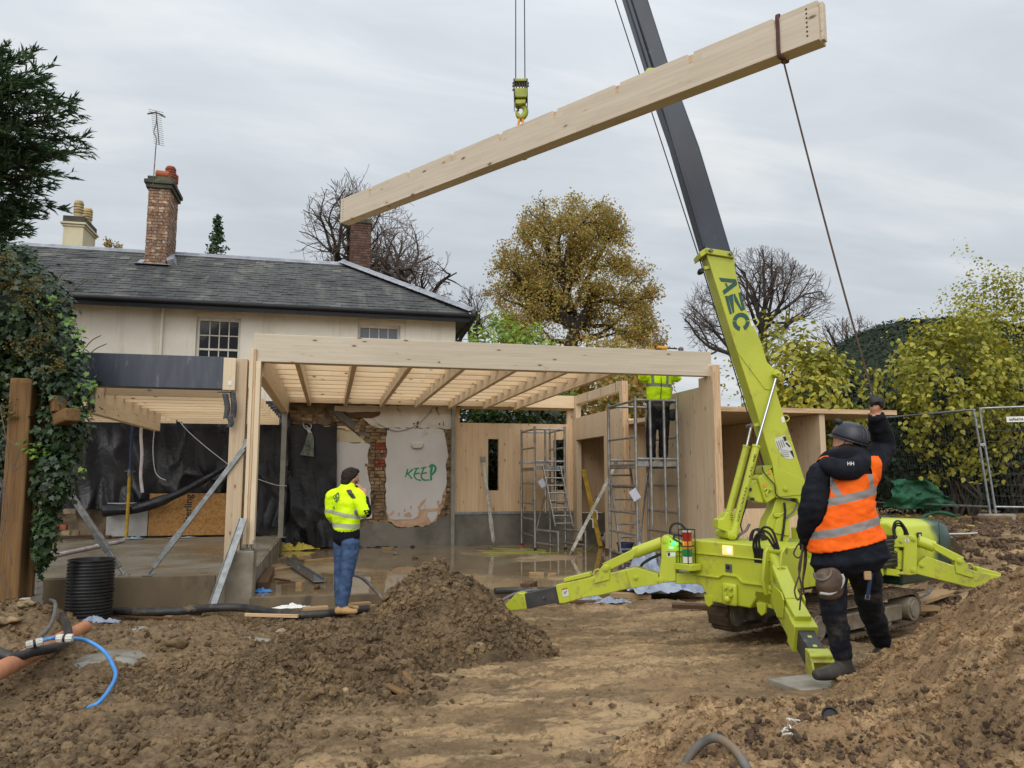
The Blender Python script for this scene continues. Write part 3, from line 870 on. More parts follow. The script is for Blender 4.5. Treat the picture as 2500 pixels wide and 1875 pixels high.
 # one sheet: fine cells where the camera stands, coarse to the horizon
def axis_(lo,hi,step,far_lo,far_hi,k=1.25):
 a=list(np.arange(lo,hi,step));s=step;v=a[-1]
 while v<far_hi:s*=k;v+=s;a.append(v)
 s=step;v=lo;b=[]
 while v>far_lo:s*=k;v-=s;b.append(v)
 return np.array(b[::-1]+a)
gx=axis_(-4.6,5.4,.017,-260,300);gy=axis_(2.2,10.4,.016,-120,500)
V_,F_=ground_mesh(gx,gy,'ground',1.0)
far=ss(60,200,np.hypot(V_[:,0],V_[:,1]))
V_[:,2]=V_[:,2]*(1-far)
inslab=(V_[:,1]>10.55)&(V_[:,1]<17.6)&(V_[:,0]>-7.5)&(V_[:,0]<9.2)
V_[inslab,2]=np.minimum(V_[inslab,2],-.06)
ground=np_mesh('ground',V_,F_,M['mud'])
tag(ground,kind='structure')
def ico(sub):
 bm=bmesh.new();bmesh.ops.create_icosphere(bm,subdivisions=sub,radius=1)
 V=np.array([v.co[:]for v in bm.verts]);F=np.array([[v.index for v in f.verts]for f in bm.faces]);bm.free()
 return V,F
ICO1,ICO2=ico(1),ico(2)
def clod_shapes(b,k,seed):
 V,F=b;out=[]
 for i in range(k):
  d=1+.8*fbm(V[:,0]*1.3+i*7,V[:,1]*1.3+seed,V[:,2]*1.3,2,i)+np.random.default_rng(i+seed).uniform(-.26,.26,len(V))
  out.append((V*d[:,None]*np.array([1,.9,.75]),F))
 return out
BIGCLOD,SMALLCLOD=clod_shapes(ICO2,6,1),clod_shapes(ICO1,6,4)
def scatter(name,P,size,mat,big=.03,parent=None,kind='stuff',smooth=False,flat=1.0):
 Vs,Fs,n=[],[],0
 rot=rot_rand(len(P))
 pick=rng.integers(0,6,len(P))
 for lib,sel in((BIGCLOD,size>big),(SMALLCLOD,size<=big)):
  for k in range(6):
   m=sel&(pick==k)
   if not m.any():continue
   v,f=inst(lib[k][0],lib[k][1],P[m],rot[m],np.stack([size[m]]*2+[size[m]*flat],-1))
   Vs.append(v);Fs.append(f+n);n+=len(v)
 o=np_mesh(name,np.vstack(Vs),np.vstack(Fs),mat,parent,None if parent is not None else(0,0,0),smooth)
 if kind:o['kind']=kind
 return o
def sizes(n,lo,hi,p=2.6):return lo+(hi-lo)*rng.random(n)**p
# clods lying about, denser where the ground is churned
la=rng.uniform(-5.2,4.2,90000);de=2.9+6.4*rng.random(90000)**1.25
w=rough_amt(la,de)*.8*(.25+ss(-.15,.35,fbm(la*1.1,de*1.1,None,3,77)))
w=np.where(la>-.7,w*.5,w)
vis=np.abs(la/de)<.74
keep=(rng.random(90000)<w)&vis
la,de=la[keep],de[keep]
x=la*RT[0]+de*HD[0];y=la*RT[1]+de*HD[1]
s=sizes(len(x),.004,.034,4.2)*np.where(la>-.5,.6,1)
scatter('mud_clods',np.stack([x,y,gz(x,y)+.004+s*.1],-1),s,M['clod'],.014)
# soil heaps: each a body of its own, crumbly all over
def heap(name,label,f,x0,x1,y0,y1,mat,clodmat,n,step=.026,hi=.05,amp=1.0,lumpy=1.0,kc=1.1):
 xs=np.arange(x0,x1,step);ys=np.arange(y0,y1,step)
 Xg,Yg=np.meshgrid(xs,ys)
 la,de=latdep(Xg,Yg)
 H=f(la,de)
 rough=amp*ss(.0,.10,H)
 Z=gz(Xg,Yg)-.05+H+rough*((billow(Xg*3.2,Yg*3.2,3,13)-.35)*.13*lumpy+crumbs(Xg,Yg,23,kc))
 m,nn=Xg.shape
 idx=np.arange(m*nn).reshape(m,nn)
 F=np.stack([idx[:-1,:-1],idx[:-1,1:],idx[1:,1:],idx[1:,:-1]],-1).reshape(-1,4)
 hf=H.ravel()[F].max(1)
 F=F[hf>.03]
 c=np.array([(x0+x1)/2,(y0+y1)/2,0])
 o=np_mesh(name,np.stack([Xg,Yg,Z],-1).reshape(-1,3),F,mat,None,c)
 tag(o,label,'soil heap')
 px=rng.uniform(x0,x1,n*3);py=rng.uniform(y0,y1,n*3)
 l2,d2=latdep(px,py);h2=f(l2,d2)
 k=np.flatnonzero((h2>.02)&(rng.random(n*3)<.25+ss(.0,.25,h2)))[:n]
 px,py,h2=px[k],py[k],h2[k]
 s=sizes(len(px),.004,hi,4.5)
 s=s*(.75+.6*(fbm(px*2,py*2,None,2,3)+.3))
 s=np.maximum(s,.005)
 r2=amp*ss(.0,.10,h2)
 pz=gz(px,py)-.05+h2+r2*((billow(px*3.2,py*3.2,3,13)-.35)*.13*lumpy+crumbs(px,py,23,kc))
 ORG[o.name]=c
 scatter('crumbs',np.stack([px,py,pz+s*.1],-1),s,clodmat,.015,o)
 return o
def f_mid(la,de):
 a=(la+.66+.10*(de-7.2));b=(de-7.25)
 r=np.sqrt((a/(1.02+.10*np.sin(de*3)))**2+(b/1.15)**2)
 h=.80*np.clip(1-r,0,1)**.92*1.0
 h=np.maximum(h,.80*np.exp(-(r/.52)**2)*.93)
 tail=.30*np.exp(-((la+1.35+.25*(de-6))/.62)**2-((de-6.1)/.75)**2)
 tail2=.14*np.exp(-((la+1.9)/.7)**2-((de-5.4)/.6)**2)
 return np.maximum(h,tail)+tail2*.6
def f_right(la,de):
 ridge=.95-.40*np.clip((2.9-la)/1.8,0,1.3)
 e=(la-(1.15+.42*(de-4.0)))
 h=ss(0.0,2.1,e)*ridge
 h=h*ss(6.9,5.1,de)
 h2=.30*ss(.35,1.0,la)*ss(4.75,4.15,de)*ss(2.4,3.1,de)
 return np.maximum(h,h2)*ss(2.2,2.9,de)
heap('soil_heap','tall brown heap of crumbly soil beside the man in the yellow jacket',f_mid,-1.4,2.1,4.4,8.7,M['heap'],M['clod'],24000,.013,.040)
heap('soil_heap','sandy orange brown spoil heap behind the boots of the man in the orange vest',f_right,.6,6.4,1.9,6.6,M['heap_sandy'],M['heap_sandy'],30000,.015,.026,1.0,.9,.8)
# dark clods spilled low in front of the spoil heap
la=rng.uniform(.1,2.4,4000);de=rng.uniform(2.9,4.5,4000)
x=la*RT[0]+de*HD[0];y=la*RT[1]+de*HD[1]
s=sizes(4000,.004,.022,3.2)
kk=rng.random(4000)<.6*ss(-.2,.3,fbm(la*2,de*2,None,2,8))
scatter('dark_clods',np.stack([x,y,gz(x,y)-.05+f_right(la,de)+.02],-1)[kk],s[kk],M['bank'],.02)
# churned dark bank under the fence
la=rng.uniform(4.6,10.5,9000);de=rng.uniform(9.2,15,9000)
x=la*RT[0]+de*HD[0];y=la*RT[1]+de*HD[1]
kk=np.abs(la/de)<.75
s=sizes(9000,.010,.07,3.5)
scatter('bank_clods',np.stack([x,y,gz(x,y)],-1)[kk],s[kk],M['bank'],.04)
def surf(x,y):
 l_,d_=latdep(np.array([x]),np.array([y]));h=max(float(f_mid(l_,d_)[0]),float(f_right(l_,d_)[0]))
 return gzs(x,y)+max(0.0,h-.05)
def hit(px,py,up=0.0):
 """where the sight line through a photo pixel meets the soil"""
 for d in np.arange(2.3,14,.02):
  p=pt(px,py,dep=d)
  if p[2]<surf(p[0],p[1])+.005:return p+np.array([0,0,up])
 return p
 # ================================================================== concrete
FZ=.12
g=G();g.bx((-.93,10.36,-.5),(9.0,17.6,FZ))
o=g.done('wet_floor',M['wetslab'],None,0);tag(o,kind='structure')
g=G()
xs=np.linspace(-.93,5.6,90);e=np.array([10.33+.03*fbm(np.array([q*3]),np.array([.5]),None,3,2)[0]for q in xs]);tz=np.array([FZ+.004+.012*fbm(np.array([q*5]),np.array([3.5]),None,3,4)[0]for q in xs])
Q=np.zeros((3,90,3));Q[:,:,0]=xs
Q[0,:,1]=e-.012;Q[0,:,2]=-.3;Q[1,:,1]=e;Q[1,:,2]=tz;Q[2,:,1]=e+.12;Q[2,:,2]=tz+.002
o=G().grid(Q[:,::-1]).done('floor_edge',M['slabface'],None,0,40);tag(o,kind='structure')
g=G();g.bx((-8.0,10.47,-.4),(-.96,17.6,.415))
g.bx((-8.0,10.475,.415),(-.965,17.6,.42))
slabL=g.done('raised_floor',M['slab'],None,.006);tag(slabL,kind='structure')
g=G();g.bx((-4.6,10.445,-.4),(-1.36,10.468,.405))
o=g.done('floor_face',M['slabface'],None,.004);tag(o,kind='structure')
# shuttered blocks down the side of the raised floor
for k in range(11):
 y0=10.80+k*.55
 g=G();g.bx((-.958,y0,-.2),(-.935+.006*(k%3),y0+.535,.418))
 o=g.done('kerb_block',M['pier'],None,.006);o['kind']='structure'
pier=tag(G().bx((-1.235,10.40,-.3),(-.905,10.80,.70)).done('concrete_pier',M['pier'],None,.02),'short concrete pier carrying the slim front timber post','pier')
# ================================================================== the old house
HW=17.2
house=thing('old_house','cream painted brick house with a slate hipped roof and tall brick chimneys','house',(-3,HW,0))
HX=2.68
win_px=[pt(481,771,Y=HW),pt(584,880,Y=HW)]
w1=(-2.85,-1.95,3.62,5.03)
w2=(.52,1.46,3.62,5.03)
xs=[-12,w1[0],w1[1],w2[0],w2[1],HX];zs=[3.25,3.62,5.03,5.30]
g=cells(xs,zs,lambda i,j:not(j==1 and i in(1,3)),(0,HW,0),(1,0,0),(0,0,1),(0,1,0),.3)
g.bx((HX-.3,HW+.3,.0),(HX,23.4,5.30));g.bx((-12,23.1,0),(HX-.3,23.4,5.3));g.bx((-12,HW+.3,0),(-11.7,23.1,5.3))
g.done('wall',M['paintbrick'],house,0,0)
G().bx((-12,16.79,5.09),(3.06,16.812,5.20)).done('fascia',M['gutter'],house,0)
G().bx((1.58,HW-.035,3.25),(HX+.03,HW-.002,5.28)).done('wall_pilaster',M['paintbrick'],house,.004)
# soffit and gutter
g=G();g.bx((-12,16.84,5.235),(3.02,HW-.004,5.26));g.bx((HX+.004,HW,5.235),(3.02,23.5,5.26))
g.done('soffit',M['whitepaint'],house,0)
g=G();g.tube([(-12,16.80,5.235),(3.10,16.80,5.235)],.058,12);g.tube([(3.10,16.76,5.235),(3.10,23.6,5.235)],.058,12)
go=g.done('gutter',M['gutter'],house,0,60)
for q in np.arange(-7.5,3,.9):G().bx((q,16.85,5.17),(q+.03,16.92,5.235)).done('bracket',M['gutter'],go)
# swan-neck and downpipe at the corner
g=G();g.tube(spline([(3.02,16.82,5.18),(3.0,16.86,5.06),(2.86,17.02,4.84),(2.80,17.08,4.70),(2.78,17.1,4.3),(2.78,17.1,3.2)],6),.042,10)
g.lathe((3.02,16.82,5.10),[(.05,0),(.07,.05),(.075,.14),(.05,.16)],12)
for z in(4.66,4.3,3.8):g.lathe((2.78,17.1,z),[(.05,0),(.05,.07)],12)
g.done('downpipe',M['gutter'],house,0,50)
G().tube([(-3.52,HW-.05,5.2),(-3.52,HW-.05,3.3)],.032,10).done('waste_pipe',M['paintbrick'],house)
G().tube(spline([(2.44,HW-.02,5.2),(2.42,HW-.02,5.05),(2.45,HW-.02,4.7),(2.43,HW-.02,4.2),(2.44,HW-.02,3.5)],6),.010,6).done('cable',M['hose'],house)
# sash windows
def sash(w,nx,glassmat,curtain=False):
 x0,x1,z0,z1=w
 g=G()
 yo=HW+.10
 g.bx((x0,yo,z0),(x0+.06,yo+.12,z1));g.bx((x1-.06,yo,z0),(x1,yo+.12,z1))
 g.bx((x0+.06,yo,z1-.07),(x1-.06,yo+.12,z1));g.bx((x0+.06,yo,z0),(x1-.06,yo+.12,z0+.06))
 fr=g.done('window',M['whitepaint'],house,.004,label=None)
 zm=(z0+z1)/2+.02
 G().bx((x0+.06,yo+.02,zm-.02),(x1-.06,yo+.09,zm+.025)).done('meeting_rail',M['whitepaint'],fr,.003)
 xi=np.linspace(x0+.06,x1-.06,nx+1)
 zi=[z0+.06,(z0+.06+zm)/2,zm,(zm+z1-.07)/2,z1-.07]
 for q in xi[1:-1]:G().bx((q-.011,yo+.035,z0+.05),(q+.011,yo+.075,z1-.06)).done('glazing_bar',M['whitepaint'],fr)
 for q in(zi[1],zi[3]):G().bx((x0+.06,yo+.038,q-.011),(x1-.06,yo+.072,q+.011)).done('glazing_bar',M['whitepaint'],fr)
 for i in range(nx):
  for j in range(4):
   tilt=rng.uniform(-.004,.004)
   g=G().box(((xi[i]+xi[i+1])/2,yo+.055,(zi[j]+zi[j+1])/2),(xi[i+1]-xi[i],.004,zi[j+1]-zi[j]),Matrix.Rotation(tilt,3,'Z'))
   g.done('pane',glassmat,fr,0,0)
 if curtain:
  xs=np.linspace(x1-.24,x1-.07,40);zs=np.linspace(z0,z1-.08,6)
  Q=np.stack([np.stack([xs,yo+.10+.02*np.sin(xs*160)+0*xs,0*xs+z],-1)for z in zs])
  G().grid(Q).done('curtain',M['curtain'],fr)
 return fr
sash(w1,4,M['glass']);sash(w2,4,M['glass2'])
for w in(w1,w2):
# shallow arched head and a stone sill
 n=12
 poly=[(w[0]-.05,HW-.012,w[3])]+[(w[0]-.05+(w[1]-w[0]+.1)*t,HW-.012,w[3]+.07+.05*math.sin(math.pi*t))for t in np.linspace(0,1,n)]+[(w[1]+.05,HW-.012,w[3])]
 G().prism(poly,(0,.010,0)).done('window_head',M['paintbrick'],house)
 # nets and ornaments seen through the lower sash of the left window
g=G()
xs=np.linspace(w1[0]+.22,w1[1]-.08,50)
Q=np.stack([np.stack([xs,HW+.26+.015*np.sin(xs*90),0*xs+z],-1)for z in(3.60,3.72,3.86)])
g.grid(Q);g.done('net_curtain',M['curtain'],house)
# roof: deck, slates, lead
EY,EZ,RY,RZ,RX0,RX1,CX1=16.80,5.27,20.2,7.17,-12.0,.18,3.08
by=2*RY-EY
g=G();th=.03
g.add([(RX0,EY,EZ-th),(CX1,EY,EZ-th),(RX1,RY,RZ-th),(RX0,RY,RZ-th)],[(0,1,2,3)])
g.add([(CX1,EY,EZ-th),(CX1,by,EZ-th),(RX1,RY,RZ-th)],[(0,1,2)])
g.add([(CX1,by,EZ-th),(RX0,by,EZ-th),(RX0,RY,RZ-th),(RX1,RY,RZ-th)],[(0,1,2,3)])
g.add([(RX0,EY,EZ-th),(RX0,RY,RZ-th),(RX0,by,EZ-th)],[(0,1,2)])
g.add([(RX0,EY,EZ-th-.01),(CX1,EY,EZ-th-.01),(CX1,by,EZ-th-.01),(RX0,by,EZ-th-.01)],[(0,3,2,1)])
roof=g.done('roof',M['slate'],house,0,0)
sl=math.hypot(RY-EY,RZ-EZ);ang=math.atan2(RZ-EZ,RY-EY)
gauge,sw=.19,.235
me_s=bpy.data.meshes.new('slate')
gg=G().bx((-.115,0,0),(.115,.40,.008));me_s.from_pydata(np.vstack(gg.v).tolist(),[],gg.f);me_s.materials.append(M['slate'])
slates=[]
for k in range(int(sl/gauge)):
 s0=k*gauge
 xr=CX1-(CX1-RX1)*(s0+.12)/sl
 x=-8.2+(k%2)*sw/2+rng.uniform(-.01,.01)
 while x<xr-.10:
  slates.append((x+rng.uniform(-.004,.004),s0+rng.uniform(-.006,.006),rng.uniform(.006,.016),rng.normal(0,.006)))
  x+=sw
slates=np.array(slates)
# plus the half-pieces cut along the hip are covered by the lead roll
P=np.stack([slates[:,0],EY+slates[:,1]*math.cos(ang),EZ+slates[:,1]*math.sin(ang)],-1)
dist=np.linalg.norm(P-C0,axis=1)
order=np.argsort(dist)
cut=set(order[:298].tolist())
rx=ang-.045
ci,si=math.cos(rx),math.sin(rx)
rest_p,rest_r=[],[]
for i in range(len(P)):
 p=P[i]+np.array([0,-math.sin(ang),math.cos(ang)])*(slates[i,2]+.010)
 rz=slates[i,3]
 if i in cut:
  o=bpy.data.objects.new('slate',me_s);COL.objects.link(o);o.parent=roof
  o.location=p-base_of(house);o.rotation_euler=(rx,0,rz)
 else:
  rest_p.append(p);rest_r.append(np.array(Euler((rx,0,rz)).to_matrix()))
Vb=np.vstack(gg.v);Fb=np.array(gg.f)
v,f=inst(Vb,Fb,np.array(rest_p),np.array(rest_r),np.ones(len(rest_p)))
np_mesh('slates',v,f,M['slate'],roof,smooth=False,kind='stuff')
# hip slope slates, one mass (turned away from the lens)
pp,rr=[],[]
upv=unit((RX1-CX1,0,RZ-EZ));nrm=np.cross(upv,(0,1.0,0));nrm=nrm if nrm[2]>0 else-nrm
hs=math.hypot(CX1-RX1,RZ-EZ)
ax=np.stack([np.cross(upv,nrm),upv,nrm],-1)
for k in range(int(hs/gauge)):
 s0=k*gauge;half=(by-EY)/2*(1-(s0+.1)/hs)
 for y in np.arange(RY-half+.16,RY+half-.16,sw):pp.append(np.array([CX1,y,EZ])+upv*s0-nrm*.018);rr.append(ax)
v,f=inst(Vb,Fb,np.array(pp),np.array(rr),np.ones(len(pp)))
np_mesh('hip_slates',v,f,M['slate'],roof,smooth=False,kind='stuff')
g=G()
for k,x in enumerate(np.arange(-8.2,RX1,1.5)):
 x2=min(x+1.5,RX1+.05)
 g.tube([(x,RY,RZ+.025),(x2,RY,RZ+.025)],.05,10);g.box(((x+x2)/2,RY-.10,RZ-.012),(x2-x,.20,.012),Matrix.Rotation(-ang,3,'X'))
 g.tube([(x-.03,RY,RZ+.025),(x+.04,RY,RZ+.025)],.057,10)
g.done('ridge_lead',M['lead'],roof,0,40)
ZU_=np.array([0,0,1.0]);A,B=np.array([RX1,RY,RZ+.03]),np.array([CX1,EY+.02,EZ+.04])
A=A+ZU_*.05;B=B+ZU_*.05;g=G();g.tube([A,B],.07,10)
for t in np.linspace(0,1,6)[:-1]:g.tube([A+(B-A)*t,A+(B-A)*(t+.03)],.078,10)
d=B-A;n1=np.array([0,-math.sin(ang),math.cos(ang)]);s1=unit(np.cross(d,n1));s1=s1 if s1[0]<0 else-s1
g.add([A+s1*.17+n1*.03,B+s1*.17+n1*.03,B+n1*.05,A+n1*.05],[(0,1,2,3)])
s2=unit(np.cross(d,nrm));s2=s2 if s2[0]>0 else-s2
g.add([A+s2*.18+nrm*.02,B+s2*.18+nrm*.02,B+nrm*.06,A+nrm*.06],[(0,3,2,1)])
g.done('hip_lead',M['lead'],roof,0,40)
# chimneys, brick by brick
def brick_mesh(name,m,L=.215,D=.1025,Hh=.065):
 g=G().box((0,0,0),(L,D,Hh));me=bpy.data.meshes.new(name);me.from_pydata(np.vstack(g.v).tolist(),[],g.f);me.materials.append(m);return me
def chimney(x0,x1,y0,y1,zb,zt,m,name='chimney',course=.076,sides=(0,1,2,3)):
 core=G().bx((x0+.012,y0+.012,zb-.9),(x1-.012,y1-.012,zt)).done(name,M['chimcore'],house,0,0)
 me=brick_mesh('brick',m)
 nz=int(round((zt-zb)/course));hx,hy=x1-x0,y1-y0
 for k in range(nz):
  z=zb+(k+.5)*course
  for fx,Lr,axis in((y0,hx,0),(y1,hx,0),(x0,hy,1),(x1,hy,1)):
   if(0 if fx==y0 and axis==0 else 1 if axis==0 else 2 if fx==x0 else 3)not in sides:continue
   n=max(2,int(round(Lr/.225)))
   w=Lr/n;st=-.5*(k%2)
   for i in range(n+(k%2)):
    a=max(0,(i+st)*w);b=min(Lr,(i+1+st)*w)
    if b-a<.02:continue
    s=(b-a-.011)/.215
    j=rng.uniform(-.004,.006)
    if axis==0:
     loc=(x0+(a+b)/2,fx+(.045-j if fx==y0 else-.045+j),z);rz=0
    else:
     loc=(fx+(.045-j if fx==x0 else-.045+j),y0+(a+b)/2,z);rz=R(90)
    o=place('brick',me,core,loc,scale=(s,1,1));o.rotation_euler=(rng.normal(0,.01),rng.normal(0,.01),rz+rng.normal(0,.012))
 return core
c1=chimney(-4.40,-3.93,19.22,20.2,6.62,8.52,M['chimbrick'],sides=(0,2,3))
g=G();g.bx((-4.46,19.16,8.50),(-3.87,20.26,8.60));g.bx((-4.50,19.12,8.602),(-3.83,20.30,8.70));g.bx((-4.44,19.18,8.702),(-3.89,20.24,8.80))
g.done('cap',M['capstone'],c1,.015)
def pot(x,y,z,h,r,m,par,louv=True):
 pr=[(r*.9,0),(r,.05),(r*.88,.08)]
 if louv:
  for k in range(4):zz=h*(.30+.15*k);pr+=[(r*.84,zz),(r*1.02,zz+.02),(r*1.02,zz+.05),(r*.84,zz+.06)]
  pr+=[(r*.9,h*.92),(r*.75,h),(r*.3,h*1.03)]
 else:pr+=[(r*.8,h*.9),(r*.92,h*.93),(r*.92,h),(r*.7,h)]
 G().lathe((x,y,z),pr,16).done('chimney_pot',m,par,0,40)
pot(-4.02,19.62,8.80,.42,.125,M['terracotta'],c1);pot(-4.02,19.95,8.80,.36,.12,M['terracotta'],c1)
# a fallen half-round tile lying across the stack
g=G();g.cyl((-4.28,19.40,8.93),(-3.98,19.34,8.90),.095,.085,16);g.done('chimney_pot',M['terracotta'],c1,0,40,label='toppled clay pot lying on its side')
g=G();g.bx((-4.58,18.98,6.585),(-3.78,19.20,6.60));g.box((-4.5,19.3,6.70),(.12,.5,.012),Matrix.Rotation(R(-28),3,'X'));g.box((-3.80,19.3,6.72),(.16,.62,.3),Matrix.Rotation(R(-28),3,'X')@Matrix.Rotation(R(20),3,'Y'))
g.done('flashing',M['lead'],c1,0,0)
c3=chimney(.40,.98,22.2,22.72,6.95,9.0,M['chimdark'],sides=(0,2,3))
G().bx((.36,22.16,9.0),(1.02,22.76,9.08)).bx((.40,22.20,9.081),(.98,22.72,9.16)).done('cap',M['capstone'],c3,.01)
c2b=G();q0=pt(151,600,Y=22.6);q1=pt(201,601,Y=22.6);zt2=pt(151,546,Y=22.6)[2]
c2b.bx((q0[0],22.6,6.2),(q1[0],23.7,zt2-.06))
c2=c2b.done('chimney',M['creamrender'],house,.01,label='cream rendered chimney with two buff pots')
g=G();g.bx((q0[0]-.03,22.57,zt2-.06),(q1[0]+.03,23.73,zt2));g.bx((q0[0]-.07,22.53,zt2+.001),(q1[0]+.07,23.77,zt2+.06));g.done('moulding',M['creamrender'],c2,.012)
g=G();g.bx((q0[0]-.02,22.58,zt2+.061),(q1[0]+.02,23.72,zt2+.24));g.done('cap',M['capstone'],c2,.01)
xm=(q0[0]+q1[0])/2
pot(xm+.02,22.86,zt2+.24,.52,.125,M['buffpot'],c2);pot(xm+.1,23.4,zt2+.24,.5,.125,M['buffpot'],c2)
# TV aerial
ae=thing('tv_aerial','spindly rooftop TV aerial strapped to the tall near chimney','aerial',(-4.40,19.2,8.6))
g=G();g.tube(spline([(-4.30,19.16,8.55),(-4.29,19.16,9.4),(-4.29,19.17,9.72),(-4.36,19.2,9.9),(-4.33,19.25,10.15),(-4.33,19.25,10.34)],5),.013,8);g.done('mast',M['steel'],ae)
b0,b1=np.array([-4.33,19.15,10.42]),np.array([-4.27,19.40,9.68]);g=G();g.tube([b0,b1],.012,8);g.done('boom',M['steel'],ae)
for k in range(17):
 t=k/16;c=b0+(b1-b0)*t;hl=.17 if k<3 else .12
 o=G().tube([c+(-hl,.0,.02),c+(hl,.0,-.03)],.005,6).done('element',M['steel'],ae)
G().tube(spline([b0+(b1-b0)*.12+(-.2,0,.0),b0+(b1-b0)*.12+(0,0,.05),b0+(b1-b0)*.12+(.2,0,-.04)],4),.02,6).done('dipole',M['steel'],ae)
# ---------------------------------------------------------------- the stripped ground-floor wall
def zA(x,y):return 660+x*.22901,960+y*.22901
def zB(x,y):return 870+x*.22915,960+y*.22915
def ragged(poly,st=.05,amp=.02,seed=0):
 P=np.array(poly,float);out=[]
 for i in range(len(P)):
  a,b=P[i],P[(i+1)%len(P)];L=np.linalg.norm(b-a);n=max(1,int(L/st))
  d=unit(b-a);nn=np.array([-d[2],0,d[0]])
  for k in range(n):
   q=a+(b-a)*k/n
   out.append(q+nn*amp*float(fbm(np.array([q[0]*9+seed]),np.array([q[2]*9]),None,3,seed)[0]))
 return out
def patch(name,zf,poly,mat_,parent,front,back=.03,amp=.02,seed=0,st=.05):
 P=[pt(*zf(*q),Y=HW)for q in poly]
 P=ragged(P,st,amp,seed)
 P=[np.array([p[0],front,p[2]])for p in P]
 return G().prism(P,(0,back,0)).done(name,mat_,parent,0,0)
gw=G().bx((-9,HW+.045,0),(HX,HW+.29,3.245)).done('stripped_wall',M['mortar'],house,0,0)
patch('whitewash',zB,[(-230,130),(1012,130),(1012,372),(960,385),(900,372),(330,366),(250,370),(170,366),(60,262),(-40,262),(-120,190),(-230,190)],M['limewash'],gw,HW+.006,.05,.03,3)
pk=[(312,1130),(330,1330),(360,1368),(420,1402),(500,1416),(600,1422),(740,1412),(810,1396),(870,1322),(915,1240),(955,1090),(972,975),(900,1010),(700,1080),(500,1100)]
patch('undercoat',zB,pk,M['pinkplaster'],gw,HW+.004,.05,.05,5,.02)
kp=[(325,372),(650,373),(880,373),(930,390),(950,430),(957,520),(972,590),(968,720),(960,800),(966,900),(955,985),(925,1050),(905,1140),(870,1240),(848,1300),(806,1385),(775,1330),(690,1300),(600,1345),(520,1335),(420,1352),(350,1330),(326,1250),(322,1190),(308,1130),(316,900),(313,700),(322,640),(319,560)]
patch('plaster',zB,kp,M['plaster'],gw,HW-.008,.02,.034,7,.02)
lp=[(655,530),(1000,528),(1058,552),(1045,600),(1028,800),(1040,880),(1058,950),(1066,1050),(1075,1180),(1082,1330),(960,1338),(700,1330),(655,1300)]
patch('plaster',zA,lp,M['plaster'],gw,HW-.006,.03,.034,11,.02)
patch('cream_band',zA,[(655,385),(860,390),(960,470),(1056,548),(1000,524),(655,526)],M['creamrender'],gw,HW+.002,.03,.012,13)
for i,pl_ in enumerate([[(652,1222),(690,1160),(748,1112),(740,1150),(690,1210),(660,1236)],[(350,1290),(400,1240),(405,1275),(370,1312)],[(505,1290),(560,1265),(595,1300),(580,1330),(520,1320)],[(505,1245),(525,1225),(522,1262),(508,1268)],[(440,1275),(465,1270),(462,1310),(448,1310)],[(570,1205),(590,1200),(586,1240),(574,1238)],[(668,1232),(880,1226),(900,1180),(880,1250),(760,1270),(740,1380),(660,1380),(660,1290)],[(725,1190),(736,1185),(733,1218),(724,1220)],[(860,1150),(884,1140),(880,1200),(866,1210)]]):
 patch('flaked_patch',zB,pl_,M['pinkplaster'],gw,HW-.0105,.01,.012,20+i,.025)
patch('stair_scar',zA,[(590,118),(742,122),(775,205),(850,262),(960,350),(1080,470),(1075,530),(1056,556),(860,362),(760,300),(660,205)],M['render'],gw,HW+.010,.05,.03,15)
patch('dark_scar',zA,[(190,120),(590,118),(660,205),(760,300),(560,345),(440,300),(200,260)],M['mortar'],gw,HW+.016,.05,.03,16)
patch('steel_lintel',zA,[(790,203),(1175,196),(1172,232),(1085,268),(860,262)],M['darkwood'],gw,HW-.002,.05,.012,17)
patch('lintel_board',zA,[(565,348),(800,352),(858,392),(800,396),(796,378),(565,362)],M['joist'],gw,HW-.02,.06,.002,18)
rb=[(-1160,1330),(-600,1330),(-300,1350),(60,1445),(100,1392),(300,1362),(400,1404),(420,1424),(600,1428),(740,1420),(870,1340),(900,1312),(990,1292),(1040,1292),(1040,1640),(-1160,1640)]
patch('cement_band',zB,rb,M['render'],gw,HW-.016,.05,.05,19,.03)
def inpoly(x,y,P):
 c=False;j=len(P)-1
 for i in range(len(P)):
  if(P[i][1]>y)!=(P[j][1]>y)and x<(P[j][0]-P[i][0])*(y-P[i][1])/(P[j][1]-P[i][1])+P[i][0]:c=not c
  j=i
 return c
exposed=[[(-60,250),(70,255),(160,370),(326,376),(326,600),(318,900),(310,1130),(335,1260),(335,1370),(155,1376),(165,1200),(150,950),(112,830),(125,700),(140,556),(60,470)],[(945,385),(1010,378),(1008,700),(996,1050),(990,1296),(875,1340),(920,1240),(950,985),(962,700),(950,520)],[(-730,170),(-420,170),(-380,320),(-500,350),(-730,330)]]
exw=[[(lambda p:(p[0],p[2]))(pt(*zB(*q),Y=HW))for q in poly]for poly in exposed]
mb,mr=brick_mesh('brick',M['brick_wall']),brick_mesh('brick',M['brick_red'])
cnt=0
for k in range(42):
 z=.14+k*.076
 x=-1.3+(k%2)*.113
 while x<HX:
  header=rng.random()<.35
  w=.1025 if header else .215
  xc=x+w/2
  if any(inpoly(xc,z,P)for P in exw)and cnt<290:
   u=rng.random()
   hole=(xc>1.08 and xc<1.34 and rng.random()<.16)
   if not hole:
    red=1.05<xc<1.36 and 1.75<z<2.35 and u<.65
    o=place('brick',mr if red else mb,gw,(min(xc,HX-.06),HW+.056+rng.uniform(-.012,.014),z),scale=(w/.215*.97,1,1))
    o.rotation_euler=(rng.normal(0,.03),rng.normal(0,.02),rng.normal(0,.03));cnt+=1
  x+=w+.011
